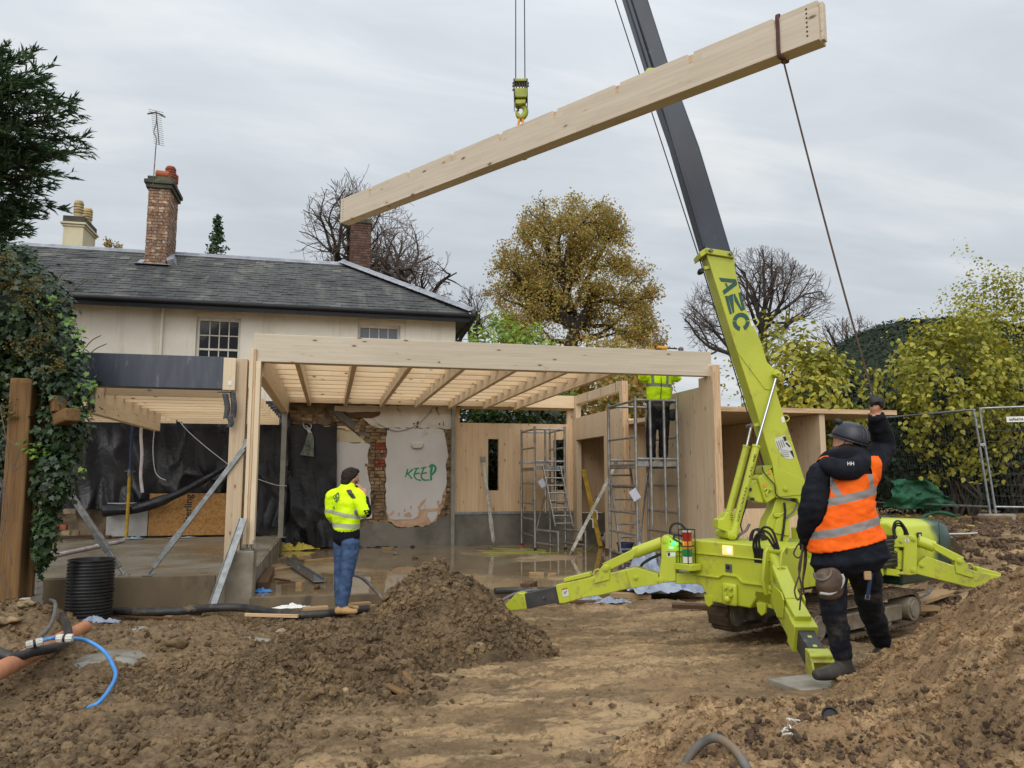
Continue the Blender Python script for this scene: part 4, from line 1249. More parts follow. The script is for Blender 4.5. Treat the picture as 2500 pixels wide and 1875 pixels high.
  # KEEP in green spray
def ribbon(pts,w,plane_y,zf):
 P=[pt(*zf(*q),Y=HW)for q in pts]
 P=spline([np.array([p[0],plane_y,p[2]])for p in P],6)
 g=G();T=np.gradient(P,axis=0);Lf,Rt=[],[]
 for i,p in enumerate(P):
  d=unit(T[i]);nn=np.array([-d[2],0,d[0]])
  ww=w*(.8+.5*float(vn(np.array([p[0]*9]),np.array([p[2]*9]),None,4)[0]))
  Lf.append(p+nn*ww/2);Rt.append(p-nn*ww/2)
 n=len(P)
 V=np.vstack([Lf,Rt]);F=[(i,i+1,n+i+1,n+i)for i in range(n-1)]
 g.add(V,F);return g
g=G()
strokes=[[(548,806),(538,845),(524,895)],[(602,808),(566,842),(540,866)],[(540,848),(566,878),(592,912)],[(614,806),(640,802),(672,800)],[(646,804),(624,845),(616,880),(640,915),(690,930)],[(608,864),(640,856),(674,852)],[(688,800),(715,794),(748,785)],[(722,794),(700,845),(690,885),(716,922),(776,924)],[(686,860),(718,852),(752,847)],[(806,774),(794,850),(796,930)],[(772,788),(806,764),(840,786),(838,826),(802,872)]]
for i,s in enumerate(strokes):
 r=ribbon(s,.03 if i<9 else .042,HW-.0105-i*.0004,zB)
 g.add(np.vstack(r.v),r.f)
g.done('lettering',M['graffiti'],gw,0,0,label='KEEP sprayed in green')
# small things still fixed to that wall
lf=[pt(*zB(*q),Y=HW)for q in((580,528),(712,528),(714,560),(690,586),(600,586),(582,556))]
lp_=G().prism([np.array([p[0],HW-.010,p[2]])for p in lf],(0,-.045,0)).done('wall_light',M['whitepaint'],None,.012)
tag(lp_,'stripped white wall light fitting above the green KEEP lettering','wall light')
g=G()
for q in((612,325),(655,312),(885,328),(650,358),(340,388)):
 p=pt(*zB(*q),Y=HW);g.cyl((p[0],HW-.012,p[2]),(p[0],HW+.03,p[2]),.018,None,8)
for q in((660,300,640,330),(926,304,926,350),(840,150,880,236),(868,150,850,176)):
 a,b=pt(*zB(q[0],q[1]),Y=HW),pt(*zB(q[2],q[3]),Y=HW);g.tube([(a[0],HW-.02,a[2]),(b[0],HW-.05,b[2])],.008,6)
g.done('wall_fixings',M['black'],gw)
G().tube(spline([np.array([p[0],HW-.02,p[2]])for p in(pt(*zB(*q),Y=HW)for q in((815,150),(760,230),(640,340),(520,390),(420,404),(330,376),(220,320)))],6),.006,6).done('loose_cable',M['greyhose'],gw)
# ================================================================== the new timber extension
tf=thing('timber_extension','half built pale timber frame extension with open joists in front of the cream house','timber frame',(2.3,10.6,.1))
gl,gp,jo=M['glulam'],M['glulam_pale'],M['joist']
BZ0,BZ1=3.135,3.505
timber('edge_beam',(-1.02,10.56,(BZ0+BZ1)/2),(5.56,10.56,(BZ0+BZ1)/2),.14,BZ1-BZ0,gp,tf,bevel=.006)
timber('wall_beam',(-.93,17.10,3.365),(5.5,17.10,3.365),.12,.29,jo,tf)
jx=[-.47,.29,1.06,1.82,2.58,3.36,4.08]
for x in jx:timber('joist',(x,10.64,3.31),(x,17.03,3.31),.07,.32,jo,tf)
timber('edge_joist',(-.95,10.64,3.20),(-.95,17.03,3.20),.12,.50,jo,tf)
jall=[-.95]+jx
for i in range(len(jall)-1):
 a,b=jall[i]+(.062 if i==0 else .037),jall[i+1]-.037
 for k in range(10):
  y=11.15+k*.62
  timber('noggin',(a,y,3.39),(b,y,3.39),.06,.19,jo,tf,bevel=0)
  # slim front post: three laminations on a steel shoe
for k,(dx,m)in enumerate(((0,gl),(.046,M['edge']),(.078,gl))):
 w=(.044,.030,.060)[k]
 timber('post_lamination',(-1.075+dx+w/2+.02,10.555,.775),(-1.075+dx+w/2+.02,10.555,(3.30,3.30,3.133)[k]),w,.20 if k!=1 else .192,m,tf,up=(0,1,0))
g=G();g.bx((-1.03,10.47,.702),(-.93,10.64,.712));g.bx((-1.02,10.49,.712),(-1.005,10.62,.774));g.bx((-.965,10.49,.712),(-.95,10.62,.774));g.box((-.90,10.50,.78),(.012,.16,.12),Matrix.Rotation(R(30),3,'Y'))
g.done('shoe',M['galv'],tf,.002)
timber('post',(-1.185,10.62,.43),(-1.185,10.62,3.17),.19,.22,M['clt_side'],tf,up=(0,1,0),bevel=.006)
# wrapped beam of the left bay, with its bare end block
wb=G().bx((-5.2,10.46,2.755),(-1.315,10.66,3.175)).done('wrapped_beam',M['wrap'],tf,.006,label='beam wrapped in dark grey membrane')
timber('end_block',(-1.30,10.448,2.74),(-1.30,10.448,3.16),.15,.05,gl,tf,up=(0,-1,0))
G().bx((-1.305,10.417,2.80),(-1.265,10.4225,2.86)).done('label_sticker',M['whiteprint'],tf)
# left bay: deep trimmer and long rafters behind
p0,p1=pt(188,975,Y=10.9),pt(356,1018,Y=13.9)
timber('trimmer',(-2.98,10.70,2.63),(-2.98,14.6,2.63),.10,.40,M['joist'],tf)
for k in range(12):
 y=11.1+k*.5
 timber('noggin',(-2.92,y,2.78),(-1.05,y,2.78),.045,.15,jo,tf,bevel=0)
 timber('noggin',(-5.0,y,2.78),(-3.04,y,2.78),.045,.15,jo,tf,bevel=0)
 # back wall panel: clerestory strip and two slits
X0,X1=2.735,5.50
us=[0,2.34-.0,3.0]
def clt(name,cutsu,cutsv,filled,O,U,V,N,t,m):
 """panel whose boards run along U; returned object keeps its own frame so the grain follows"""
 g=cells(cutsu,cutsv,filled,(0,0,0),(1,0,0),(0,1,0),(0,0,1),t)
 me=bpy.data.meshes.new(name);me.from_pydata(np.vstack(g.v).tolist(),[],g.f);me.materials.append(m)
 bm=bmesh.new();bm.from_mesh(me);bmesh.ops.remove_doubles(bm,verts=bm.verts,dist=1e-5);bmesh.ops.recalc_face_normals(bm,faces=bm.faces);bm.to_mesh(me);bm.free()
 o=bpy.data.objects.new(name,me);COL.objects.link(o);o.parent=tf;ORG[o.name]=np.array(O,float)
 Mx=Matrix.Identity(4)
 for i in range(3):Mx[i][0],Mx[i][1],Mx[i][2]=U[i],V[i],N[i]
 Mx.translation=Vector(np.array(O,float)-base_of(tf));o.matrix_local=Mx
 return o
zb=.86
clt('wall_panel',[0,1.33-zb,2.495-zb,2.855-zb,3.175-zb,3.22-zb],[0,.095,.755,1.0,2.30,2.57,2.64,2.765],lambda i,j:not((i==3 and 1<=j<=5)or(i in(1,)and j==2)or(i in(1,)and j==4)),(X0,HW,zb),(0,0,1),(1,0,0),(0,1,0),.10,M['clt'])
G().bx((X0-.03,HW-.02,.80),(5.49,HW+.08,.855)).done('sill_strip',M['galv'],tf,.003)
G().bx((2.70,HW-.005,FZ),(9.0,HW+.12,.80)).done('plinth',M['render'],tf,0)
# side wall with the door and its clerestory; front flank with its tall edge post
SXW=5.50
clt('wall_panel',[0,.001,2.48-.2,2.985-.2,3.31-.2,3.50-.2],[0,.135,1.06,2.90,2.985,3.20],lambda i,j:not((i<=1 and j==2)or(i==3 and 1<=j<=2)),(SXW,14.02,.2),(0,0,1),(0,1,0),(1,0,0),.12,M['clt_side'])
timber('panel_edge',(SXW+.06,14.012,.2),(SXW+.06,14.012,3.5),.118,.012,M['edge'],tf,up=(0,-1,0),bevel=0)
G().bx((SXW-.004,14.05,2.90),(SXW-.001,14.10,3.07)).done('label_sticker',M['whiteprint'],tf)
for y in(14.35,15.2,16.1):G().bx((SXW-.003,y,3.33),(SXW+.001,y+.014,3.49)).done('notch_mark',M['black'],tf)
clt('wall_panel',[0,2.80],[0,.42,2.35],lambda i,j:True,(SXW,10.37,.2),(0,0,1),(0,1,0),(1,0,0),.12,M['clt_side'])
clt('wall_panel',[0,.135],[0,.43],lambda i,j:True,(SXW,10.38,3.0),(0,0,1),(0,1,0),(1,0,0),.119,M['clt_side'])
timber('panel_edge',(SXW+.06,10.362,.2),(SXW+.06,10.362,3.29),.118,.012,M['edge'],tf,up=(0,-1,0),bevel=0)
G().bx((SXW+.02,10.374,3.135),(SXW+.11,10.60,3.29)).done('post_head',gl,tf,.003)
# the lower boxy room on the right
RY0,RX_=10.9,7.68
timber('roof_panel',(5.63,12.6,2.685),(9.10,12.6,2.685),3.4,.075,M['clt_side'],tf,bevel=.003)
timber('roof_edge',(5.63,10.894,2.685),(9.10,10.894,2.685),.010,.074,M['edge'],tf,bevel=0)
clt('wall_panel',[0,2.44],[0,3.3],lambda i,j:True,(RX_,10.95,.2),(0,0,1),(0,1,0),(1,0,0),.10,M['clt_side'])
clt('wall_panel',[0,.94],[0,2.05],lambda i,j:True,(5.625,10.92,.2),(0,0,1),(1,0,0),(0,1,0),.10,M['clt'])
clt('wall_panel',[0,2.44],[0,2.05],lambda i,j:True,(5.625,14.1,.2),(0,0,1),(1,0,0),(0,1,0),.10,M['clt'])
clt('wall_panel',[0,2.2],[0,3.3],lambda i,j:True,(5.63,17.18,.82),(0,0,1),(1,0,0),(0,1,0),.10,M['clt'])
clt('wall_panel',[0,2.44],[0,3.0],lambda i,j:True,(7.05,14.3,.2),(0,0,1),(0,1,0),(1,0,0),.10,M['clt'])
timber('roof_panel',(5.63,15.75,2.70),(9.1,15.75,2.70),2.8,.075,M['clt_side'],tf,bevel=0)
# two light steel posts, each on a base plate
def steelpost(x,y,z0,z1,w,label):
 t=thing('steel_post',label,'steel post',(x,y,z0),'slim grey steel posts under the back beams')
 G().bx((x-w/2,y-w/2,z0+.012),(x+w/2,y+w/2,z1)).done('shaft',M['postgrey'],t,.004)
 G().bx((x-w,y-w*.8,z0+.001),(x+w,y+w*.8,z0+.012)).done('base_plate',M['postgrey'],t,.002)
 return t
q=pt(690,1306,Z=.42)
steelpost(q[0],min(q[1],16.4),.42,2.95,.10,'grey steel post on the raised floor between the black sheets')
steelpost(2.665,17.06,FZ,3.215,.085,'grey steel post where the plastered wall meets the timber panels')
# ---------------------------------------------------------------- sheeting over the wall on the left
def drape(name,label,X0_,X1_,z0f,z1f,y0,seed,folds=1.0,nx=110,nz=80,parent=None):
 u=np.linspace(0,1,nx);v=np.linspace(0,1,nz)
 Q=np.zeros((nz,nx,3))
 for j,vv in enumerate(v):
  x=X0_+(X1_-X0_)*u
  zb_,zt_=z0f(u),z1f(u)
  z=zb_+(zt_-zb_)*vv
  f=fbm(x*2.2+seed+z*.25,z*.35,None,3,seed)*.13+.10*(1-np.abs(fbm(x*1.1+z*.7,z*.5-x*.4,None,2,seed+5))*2)**3
  f=f+.075*(1-np.abs(np.sin(x*4.2+z*.5+2.5*fbm(x*.8,z*.5,None,2,seed+2))))**2*(1.15-vv)**.6+.03*np.sin(x*13+3*fbm(x,z*.6,None,2,seed+2))*(1-vv)
  Q[j]=np.stack([x+.03*fbm(z*1.5,x*1.5,None,2,seed+7),y0-.05-np.abs(f)*folds*(.35+.65*(1-vv)),z],-1)
 o=G().grid(Q).done(name,M['blacksheet'],parent,0,180)
 if label:tag(o,label,'plastic sheet','black plastic sheets hung over the house wall')
 return o
drape('plastic_sheet','wide black plastic sheet hung behind the left bay, sagging above a tan board',-6.6,-1.02,lambda u:1.0+.9*ss(.30,.02,u)*-1*.15+.42*ss(.45,.95,u)-.25*ss(.2,.0,u),lambda u:3.22+0*u,17.12,3,1.0,200,90)
drape('plastic_sheet','narrow black plastic sheet ending in a pointed flap beside the grey post',-1.70,-.86,lambda u:.62-.28*np.clip(1-np.abs(u-.35)/.35,0,1),lambda u:3.10-.10*u,16.95,21,1.0,60,90)
drape('plastic_sheet','black plastic sheet down to the floor behind the man in yellow',-.92,.13,lambda u:.15+.02*np.sin(u*9),lambda u:2.74-.06*ss(.3,.0,u)+.03*np.sin(u*14),17.10,33,.55,80,90)
# the rolled bottom edge of the wide sheet
g=G()
pts=[(-4.3,16.72,.98),(-3.7,16.70,1.02),(-3.2,16.62,1.18),(-2.7,16.58,1.42),(-2.2,16.60,1.74),(-1.75,16.66,2.05)]
P=spline(pts,10);rr=.12-.07*np.linspace(0,1,len(P))+.02*fbm(P[:,0]*4,P[:,2]*4,None,2,5)
g.tube(P,rr,10)
o=g.done('rolled_sheet',M['blacksheet'],None,0,60);tag(o,'rolled black plastic edge rising diagonally across the left bay','plastic sheet')
# strand board and pale board behind the left bay, lettering printed on the strand board
q0,q1=pt(366,1208,Y=16.9),pt(561,1297,Y=16.9)
ob=thing('strand_board','orange brown strand board leaning on the wall below the black sheet','board',(q0[0],16.9,.43))
G().bx((q0[0],16.90,.46),(q1[0],16.925,1.30)).done('panel',M['osb'],ob,.002)
c=pt(460,1240,Y=16.9)
letter('lettering','Sterling',.20,np.array([c[0],16.897,.98]),(0,0,1),(-1,0,0),M['ink'],ob)
letter('lettering','STERLING OSB',.07,np.array([c[0]+.26,16.897,.95]),(0,0,1),(-1,0,0),M['ink'],ob)if False else None
tag(G().bx((q0[0]-.78,16.93,.46),(q0[0]-.02,16.96,1.12)).done('pale_board',M['insul'],None,.002),'pale grey board standing left of the orange strand board','board')
# rubble, timbers and torn sheeting at the foot of that wall
bp=pt(190,1300,Z=.45)
for k in range(3):
 a=pt(128+k*6,1292+k*9,Z=.46+.02*(2-k));b=pt(250+k*10,1294+k*8,Z=.46+.02*(2-k))
 o=timber('timber_length',a,b,.09,.05,M['darkwood'],None)
 tag(o,('wet dark timber on the raised floor, furthest of three','wet dark timber on the raised floor, middle of three','wet dark timber on the raised floor, nearest of three')[k]+' by the ivy','timber','timbers on the raised floor by the ivy')
def crumple(name,c,sx,sy,h,m,seed,n=40,amp=1.0):
 u,v=np.meshgrid(np.linspace(-1,1,n),np.linspace(-1,1,n))
 r=np.clip(1-(u*u+v*v)**.8,0,1)
 x=u*sx*(1+.25*fbm(u*2,v*2,None,3,seed));y=v*sy*(1+.25*fbm(u*2+5,v*2,None,3,seed))
 z=h*(np.abs(fbm(u*1.7+seed,v*1.7,None,4,seed+3))*2.2*amp+.15)*(r*.8+.2)
 return G().grid(np.stack([x+c[0],y+c[1],z+c[2]],-1)).done(name,m,None,0,40)
o=crumple('torn_sheeting',(bp[0]+.55,bp[1],.43),.75,.35,.42,M['membrane'],4);tag(o,'crumpled grey sheeting on the raised floor under the black rolled edge','sheeting')
o=crumple('torn_sheeting',(bp[0]-.25,bp[1]-.1,.43),.95,.22,.22,M['blacksheet'],9);tag(o,'low black sheeting on the raised floor beside the ivy','sheeting')
o=crumple('blue_rag',tuple(pt(322,1316,Z=.43)),.22,.10,.07,M['tarp'],12,16);tag(o,'blue grey rag at the foot of the yellow and blue prop','rag')
o=crumple('blue_rag',tuple(pt(440,1313,Z=.43)),.32,.06,.03,M['tarp'],14,16);tag(o,'thin blue grey strip of plastic before the strand board','rag')
pz=pt(140,1262,Y=16.9)
for k in range(7):
 o=G().box((pz[0]+.13*(k%4)+.04*(k//4),16.6,.56+.11*(k//4)+.3*(k==6)),(.21,.10,.10),Matrix.Rotation(rng.uniform(-.3,.3),3,'Z')).done('loose_brick',M['brick_red']if k in(4,5)else M['stone'],None,.008)
 tag(o,'loose brick piled against the wall behind the ivy','brick','loose bricks piled behind the ivy')
 # hanging cables over the sheet
def cord(name,label,px,Y,r,m,n=8):
 P=[pt(*q,Y=Y)for q in px]
 o=G().tube(spline(P,n),r,6).done(name,m,None)
 return tag(o,label,'cable')
def z3(x,y):return x*.36157,850+y*.36157
cord('hanging_cable','white cable hanging in a long loop down the black sheet',[z3(*q)for q in((1070,410),(1045,530),(1033,680),(1045,820),(1075,870),(1120,892))],16.5,.009,M['whitecord'])
cord('hanging_cable','white cable slanting across the black sheet to the left post',[z3(*q)for q in((1155,412),(1250,540),(1370,650),(1470,730),(1560,800))],16.4,.009,M['whitecord'])
cord('hanging_cable','thin white cable low on the sheet by the grey post',[z3(*q)for q in((1745,885),(1800,905),(1870,925),(1935,930))],16.3,.007,M['whitecord'])
o=G().tube(spline([pt(*z3(*q),Y=14.5)for q in((955,508),(952,600),(958,720),(950,860),(962,975))],6),.026,8).done('hanging_strap',M['conduit'],None);tag(o,'pale strap hanging from the end of the trimmer in the left bay','strap')
# torn membrane dangling by the left post
g=G()
for k,(a,b,c)in enumerate((((1480,300),(1525,300),(1560,300)),((1520,310),(1535,400),(1525,480)),((1570,300),(1580,390),(1572,470)),((1550,460),(1560,510),(1545,535)))):
 P=spline([pt(*z3(*q),Y=10.40)for q in(a,b,c)],6)
 nn=len(P);w=.035
 V=np.vstack([P+(-w,0,0),P+(0,-.03,.01),P+(w,.01,0)]);F=[(i,i+1,nn+i+1,nn+i)for i in range(nn-1)]+[(nn+i,nn+i+1,2*nn+i+1,2*nn+i)for i in range(nn-1)]
 g.add(V,F)
o=g.done('torn_membrane',M['membrane'],None,0,180);tag(o,'torn grey membrane dangling from the end of the wrapped beam','membrane')
# bag hung on the black sheet
bz=[pt(*zA(*q),Y=16.95)for q in((395,425),(445,420),(462,480),(468,678),(314,658),(355,500))]
bg=thing('carrier_bag','grey green carrier bag hanging from a bundle of wires on the black sheet','bag',bz[3])
g=G();n=14
P=[np.array(p)for p in bz]
L_=spline([P[0],(P[0]+P[4])/2+(.02,0,0),P[4]],6);R_=spline([P[1],P[2],P[3]],6);nn=min(len(L_),len(R_))
Q=np.zeros((nn,12,3))
for i in range(nn):
 for j in range(12):
  t=j/11;p=L_[i]*(1-t)+R_[i]*t
  Q[i,j]=p+np.array([0,-.10*math.sin(math.pi*t)*(.4+.6*i/nn)+.02*math.sin(t*17+i*.8),0])
g.grid(Q);bo=g.done('body',M['bag'],bg,0,180)
c=(P[2]+P[3]+P[4]+P[5])/4
for k in range(4):letter('lettering',('—','SA','▢','—')[k]if k==1 else '—',.10,c+(0,-.125,.13-.09*k),unit(P[3]-P[4]),unit(P[2]-P[3]+(0.03,0,0)),M['logo'],bg)
g=G()
for k in range(4):g.tube(spline([P[0]+(.03+.02*k,0,0),P[0]+(-.01+.02*k,.02,.07),P[0]+(-.07+.05*k,.04,.12+.03*(k%2)),P[0]+(-.10+.04*k*k*.4,.06,.20-.05*(k%3))],5),.008,6)
g.done('wire_bundle',M['whitecord'],bg)
# ---------------------------------------------------------------- props and braces
def brace(name,label,a,b,w,m,group=None,cat='brace',plate=True,lever=0):
 t=thing(name,label,cat,a,group)
 a=np.array(a,float);b=np.array(b,float);d=unit(b-a)
 G().bar(a+d*.10,b-d*.08,w,w).done('tube',m,t,.004)
 G().bar(a+d*.35,a+d*.62,w*1.25,w*1.25).done('sleeve',m,t,.004)
 g=G();g.cyl(a+d*.0,a+d*.12,w*.3,None,8);g.bx(a+(-.06,-.05,-.012),a+(.06,.05,.0));g.done('foot_plate',M['galv'],t,.002)
 if plate:
  g=G();g.cyl(b-d*.09,b,w*.3,None,8);g.bx(b+(-.055,-.01,-.05),b+(.055,.004,.06));g.done('head_plate',M['galv'],t,.002)
 for k in range(lever):
  c=a+(b-a)*(.40+.09*k);g=G();g.cyl(c,c+(.07,-.05,-.02),.012,None,8);g.cyl(c+(.07,-.05,-.02),c+(.075,-.06,-.18),.014,None,8);g.done('handle',m,t)
 return t
a=pt(*z3(835,1528),Z=.43);b=a+np.array([-1.15,.15,1.55]);b=pt(*z3(430,915),Y=a[1]+.2)
brace('push_pull_brace','galvanised brace rising left from the raised floor to the ivy',a,b,.06,M['galv'],'galvanised braces on the raised floor')
a=pt(*z3(1000,1528),Z=.43);b=pt(*z3(1672,645),Y=10.50)
brace('push_pull_brace','galvanised brace rising right from the raised floor to the left post',a,b,.06,M['galv'],'galvanised braces on the raised floor')
a,b=pt(*[1050+418*.37373,780+1482*.37373],Z=FZ),pt(1050+345*.37373,780+912*.37373,Y=17.17)
brace('wall_prop','white prop leaning on the timber panel left of the slit window',a,b,.055,M['propwhite'],'white adjustable wall props')
a,b=pt(1050+912*.37373,780+1540*.37373,Z=FZ),pt(1050+1217*.37373,780+940*.37373,X=SXW-.02)
brace('wall_prop','white prop with two handles leaning beside the doorway',a,b,.06,M['propwhite'],'white adjustable wall props',lever=2)
# acrow prop
a=pt(*z3(852,1290),Z=.43);top=pt(*z3(895,505),Y=a[1])
ap=thing('acrow_prop','blue and yellow steel prop standing in the left bay','prop',a)
mid=a+(top-a)*.58
G().cyl(a,mid,.032,None,10).done('outer_tube',M['yellowprop'],ap)
G().cyl(mid-(0,0,.02),top,.026,None,10).done('inner_tube',M['blueprop'],ap)
g=G();g.cyl(mid-(0,0,.10),mid+(0,0,.04),.045,None,10);g.cyl(mid+(-.1,0,.0),mid+(.1,0,.0),.010,None,6);g.done('collar',M['steel'],ap)
G().bx(a+(-.07,-.07,0),a+(.07,.07,.008)).done('foot_plate',M['steel'],ap)
# leaning steel channels
a,b=pt(520,1476,Y=10.22),pt(594,1266,Y=10.34)
ch=G();d=unit(b-a);
for off,w,h in(((0,0,0),.10,.012),((.046,0,.0),.008,.05),((-.046,0,0),.008,.05)):ch.bar(a+np.array(off),b+np.array(off),w,h,up=(0,-1,.3))
tag(ch.done('steel_channel',M['galv'],None,.002),'galvanised channel leaning against the slim front post','steel channel')
# white plastic pipe lying on the raised floor, another upright by the ivy
g=G();a,b=pt(108,1361,Z=.455),pt(302,1320,Z=.455);g.tube([a,b],.030,10);g.tube([a+(b-a)*.6,a+(b-a)*.68],.04,10)
tag(g.done('plastic_pipe',M['conduit'],None),'white plastic pipe lying across the raised floor','pipe')
g=G();a,b=pt(83,1450,dep=9.0),pt(74,1384,dep=9.0);g.tube([a,b],.033,10)
tag(g.done('plastic_pipe',M['conduit'],None),'short white plastic pipe standing at the foot of the ivy','pipe')
# ---------------------------------------------------------------- scaffold towers
def tower(name,label,X0_,X1_,Y0_,Y1_,z0,zp,zt,rails,ladder,tagpos,base_out=.0):
 t=thing(name,label,'scaffold tower',((X0_+X1_)/2,(Y0_+Y1_)/2,z0),'aluminium scaffold towers')
 al=M['alu'];r=.025
 for x in(X0_,X1_):
  for y in(Y0_,Y1_):
   G().cyl((x,y,z0+.02),(x,y,zt),r,None,10).done('upright',al,t)
   g=G();g.cyl((x,y,z0+.001),(x,y,z0+.05),.032,None,10);g.done('foot',M['redlens']if y==Y1_ else M['black'],t)
 hts=[z0+.28,z0+.62]+list(np.arange(z0+.95,zp-.1,.42))+[zp-.02,zp+.45,zt-.06]
 for x in(X0_,X1_):
  for z in hts:G().cyl((x,Y0_,z),(x,Y1_,z),.02,None,8).done('rung',al,t)
 for y in(Y0_,Y1_):
  for z in rails:G().cyl((X0_,y,z),(X1_,y,z),.02,None,8).done('guard_rail',al,t)
 for x in np.linspace(X0_,X1_,4)[1:-1]:
  G().cyl((x,Y0_-.03,z0+.62 if not base_out else zp-.9),(x,Y0_-.03,zt-.06),.022,None,10).done('gate_post',al,t)
 G().bx((X0_-.01,Y0_+.03,zp),(X1_+.01,Y1_-.03,zp+.035)).done('platform',M['alu'],t,.003)
 G().bx((X0_-.012,Y0_-.005,zp-.01),(X1_+.012,Y0_+.028,zp+.07)).done('toe_board',M['alu'],t,.003)
 G().tube([(X0_,Y0_,z0+.3),(X1_,Y1_,zp-.1)],.017,8).done('diagonal',al,t)
 # ladder leaning on the platform
 (ax,ay,az),(bx_,by_,bz)=ladder;d=np.array([bx_-ax,by_-ay,bz-az]);wv=np.array([.19,0,0])
 ld=G()
 for s in(-1,1):ld.bar(np.array([ax,ay,az])+wv*s,np.array([bx_,by_,bz])+wv*s,.022,.05,up=(0,1,0))
 lo=ld.done('ladder',al,t,.002)
 for k in range(8):
  c=np.array([ax,ay,az])+d*(.05+.125*k);G().cyl(c-wv,c+wv,.016,None,8).done('ladder_rung',al,lo)
  # paper tag on a string
 c=np.array(tagpos)
 G().box(c,(.13,.006,.17),Matrix.Rotation(R(32),3,'Y')).done('paper_tag',M['paper'],t)
 G().tube([c+(.02,0,.08),c+(.05,.03,.16)],.003,4).done('string',M['rope'],t)
 # outrigger base frame
 g=G();
 for x in(X0_+.04,X1_-.04):
  g.cyl((x,Y0_-.02,z0+.42),(x+base_out,Y0_-.55,z0+.40),.025,None,8);g.cyl((x+base_out,Y0_-.55,z0),(x+base_out,Y0_-.55,z0+.42),.025,None,8);g.cyl((x,Y0_,z0+.15),(x+base_out,Y0_-.55,z0+.13),.022,None,8)
 g.done('base_frame',al,t)
 return t
tower('scaffold_tower','empty aluminium scaffold tower with a ladder in front of the back timber panel',4.20,4.86,15.75,16.9,FZ,1.80,2.70,(2.64,1.96),((4.74,15.45,.62),(4.56,15.72,1.86)),(4.34,15.68,1.50),.30)
tw2=tower('scaffold_tower','aluminium scaffold tower with a man standing on its platform',4.63,5.33,11.25,12.45,FZ,1.80,2.88,(2.83,1.91),((4.86,12.0,FZ+.05),(4.80,12.40,1.78)),(4.56,11.16,1.36),.06)
# tools standing about
g=G();a,b=pt(1050+1105*.37373,780+1435*.37373,Z=FZ+.02),pt(1050+972*.37373,780+1008*.37373,X=5.62);a,b=np.array([5.75,16.06,.14]),np.array([5.66,16.90,1.80])
tag(G().bar(a,b,.10,.028,up=(0,-1,.2)).done('spirit_level',M['yellowprop'],None,.004),'long yellow spirit level leaning in the doorway','spirit level')
c=pt(1050+1120*.37373,780+1390*.37373,Y=a[1]+.3)
rl=thing('cable_reel','pale cable reel on the floor inside the doorway','cable reel',(c[0],c[1],FZ))
G().lathe((c[0]-.04,c[1],FZ+.15),[(.15,0),(.15,.02),(.07,.02),(.07,.09),(.15,.09),(.15,.11)],20,(1,-.4,0)).done('drum',M['insul'],rl,0,30)
G().tube([(c[0]+.10*math.cos(t),c[1]-.05,FZ+.15+.10*math.sin(t))for t in np.linspace(0,6.28,18)],.02,6).done('flex',M['hose'],rl)
hp=thing('coiled_hose','black coil of hose standing inside the doorway','hose',(5.9,15.15,FZ))
g=G()
for k in range(3):g.tube([(5.95+.03*k,15.22+.30*math.cos(t),FZ+.86+.42*math.sin(t))for t in np.linspace(0,6.28,26)],.024,6)
g.done('coil',M['hose'],hp)
for i,(x,y,w,h,m,lb,ct)in enumerate(((5.75,12.95,.34,.34,M['clt'],'plain cardboard box behind the ladder of the occupied tower','box'),(5.35,13.6,.26,.30,M['blueprop'],'dark blue tub behind the occupied tower','tub'))):
 if i==0:
  b_=thing('cardboard_box',lb,ct,(x,y,FZ));G().bx((x-w/2,y-w/2,FZ),(x+w/2,y+w/2,FZ+h)).done('carton',m,b_,.004)
  G().bx((x-.03,y-w/2-.002,FZ+.12),(x+.03,y+w/2+.002,FZ+h+.002)).done('tape',M['lumber'],b_)
 else:
  b_=thing('tub',lb,ct,(x,y,FZ));G().lathe((x,y,FZ),[(.12,0),(.15,.28),(.165,.28),(.165,.31),(.14,.31),(.13,.05),(.01,.05)],18).done('pail',m,b_,0,35)
  G().tube([(x+.16*math.cos(t),y-.05,FZ+.30+.10*math.sin(t))for t in np.linspace(0,3.14,12)],.005,5).done('handle',M['steel'],b_)
  # drill and bits left on top of the front beam
dr=thing('power_drill','orange and black drill lying on top of the front beam','drill',(4.05,10.56,BZ1))
dp=pt(1608,850,Y=10.56);ex=pt(1640,852,Y=10.56)
x0=dp[0]
G().cyl((x0-.02,10.56,BZ1+.045),(x0+.13,10.56,BZ1+.045),.032,.026,10).done('body',M['orangeprint'],dr)
G().bx((x0-.02,10.53,BZ1+.001),(x0+.03,10.59,BZ1+.03)).done('battery',M['black'],dr)
G().cyl((x0+.13,10.56,BZ1+.045),(x0+.30,10.56,BZ1+.040),.012,None,8).done('chuck',M['black'],dr)
tag(G().lathe((x0+.36,10.56,BZ1),[(.03,0),(.04,.02),(.04,.05),(.02,.07)],12).done('ratchet_head',M['steel'],None),'small round steel tool beside the drill on the front beam','tool')
tag(G().bx((x0-.16,10.52,BZ1),(x0-.09,10.58,BZ1+.035)).cyl((x0-.115,10.55,BZ1+.035),(x0-.12,10.55,BZ1+.30),.012,.008,8).done('level_stand',M['yellowprop'],None,.003),'small yellow stand with a thin rod on the front beam','tool')
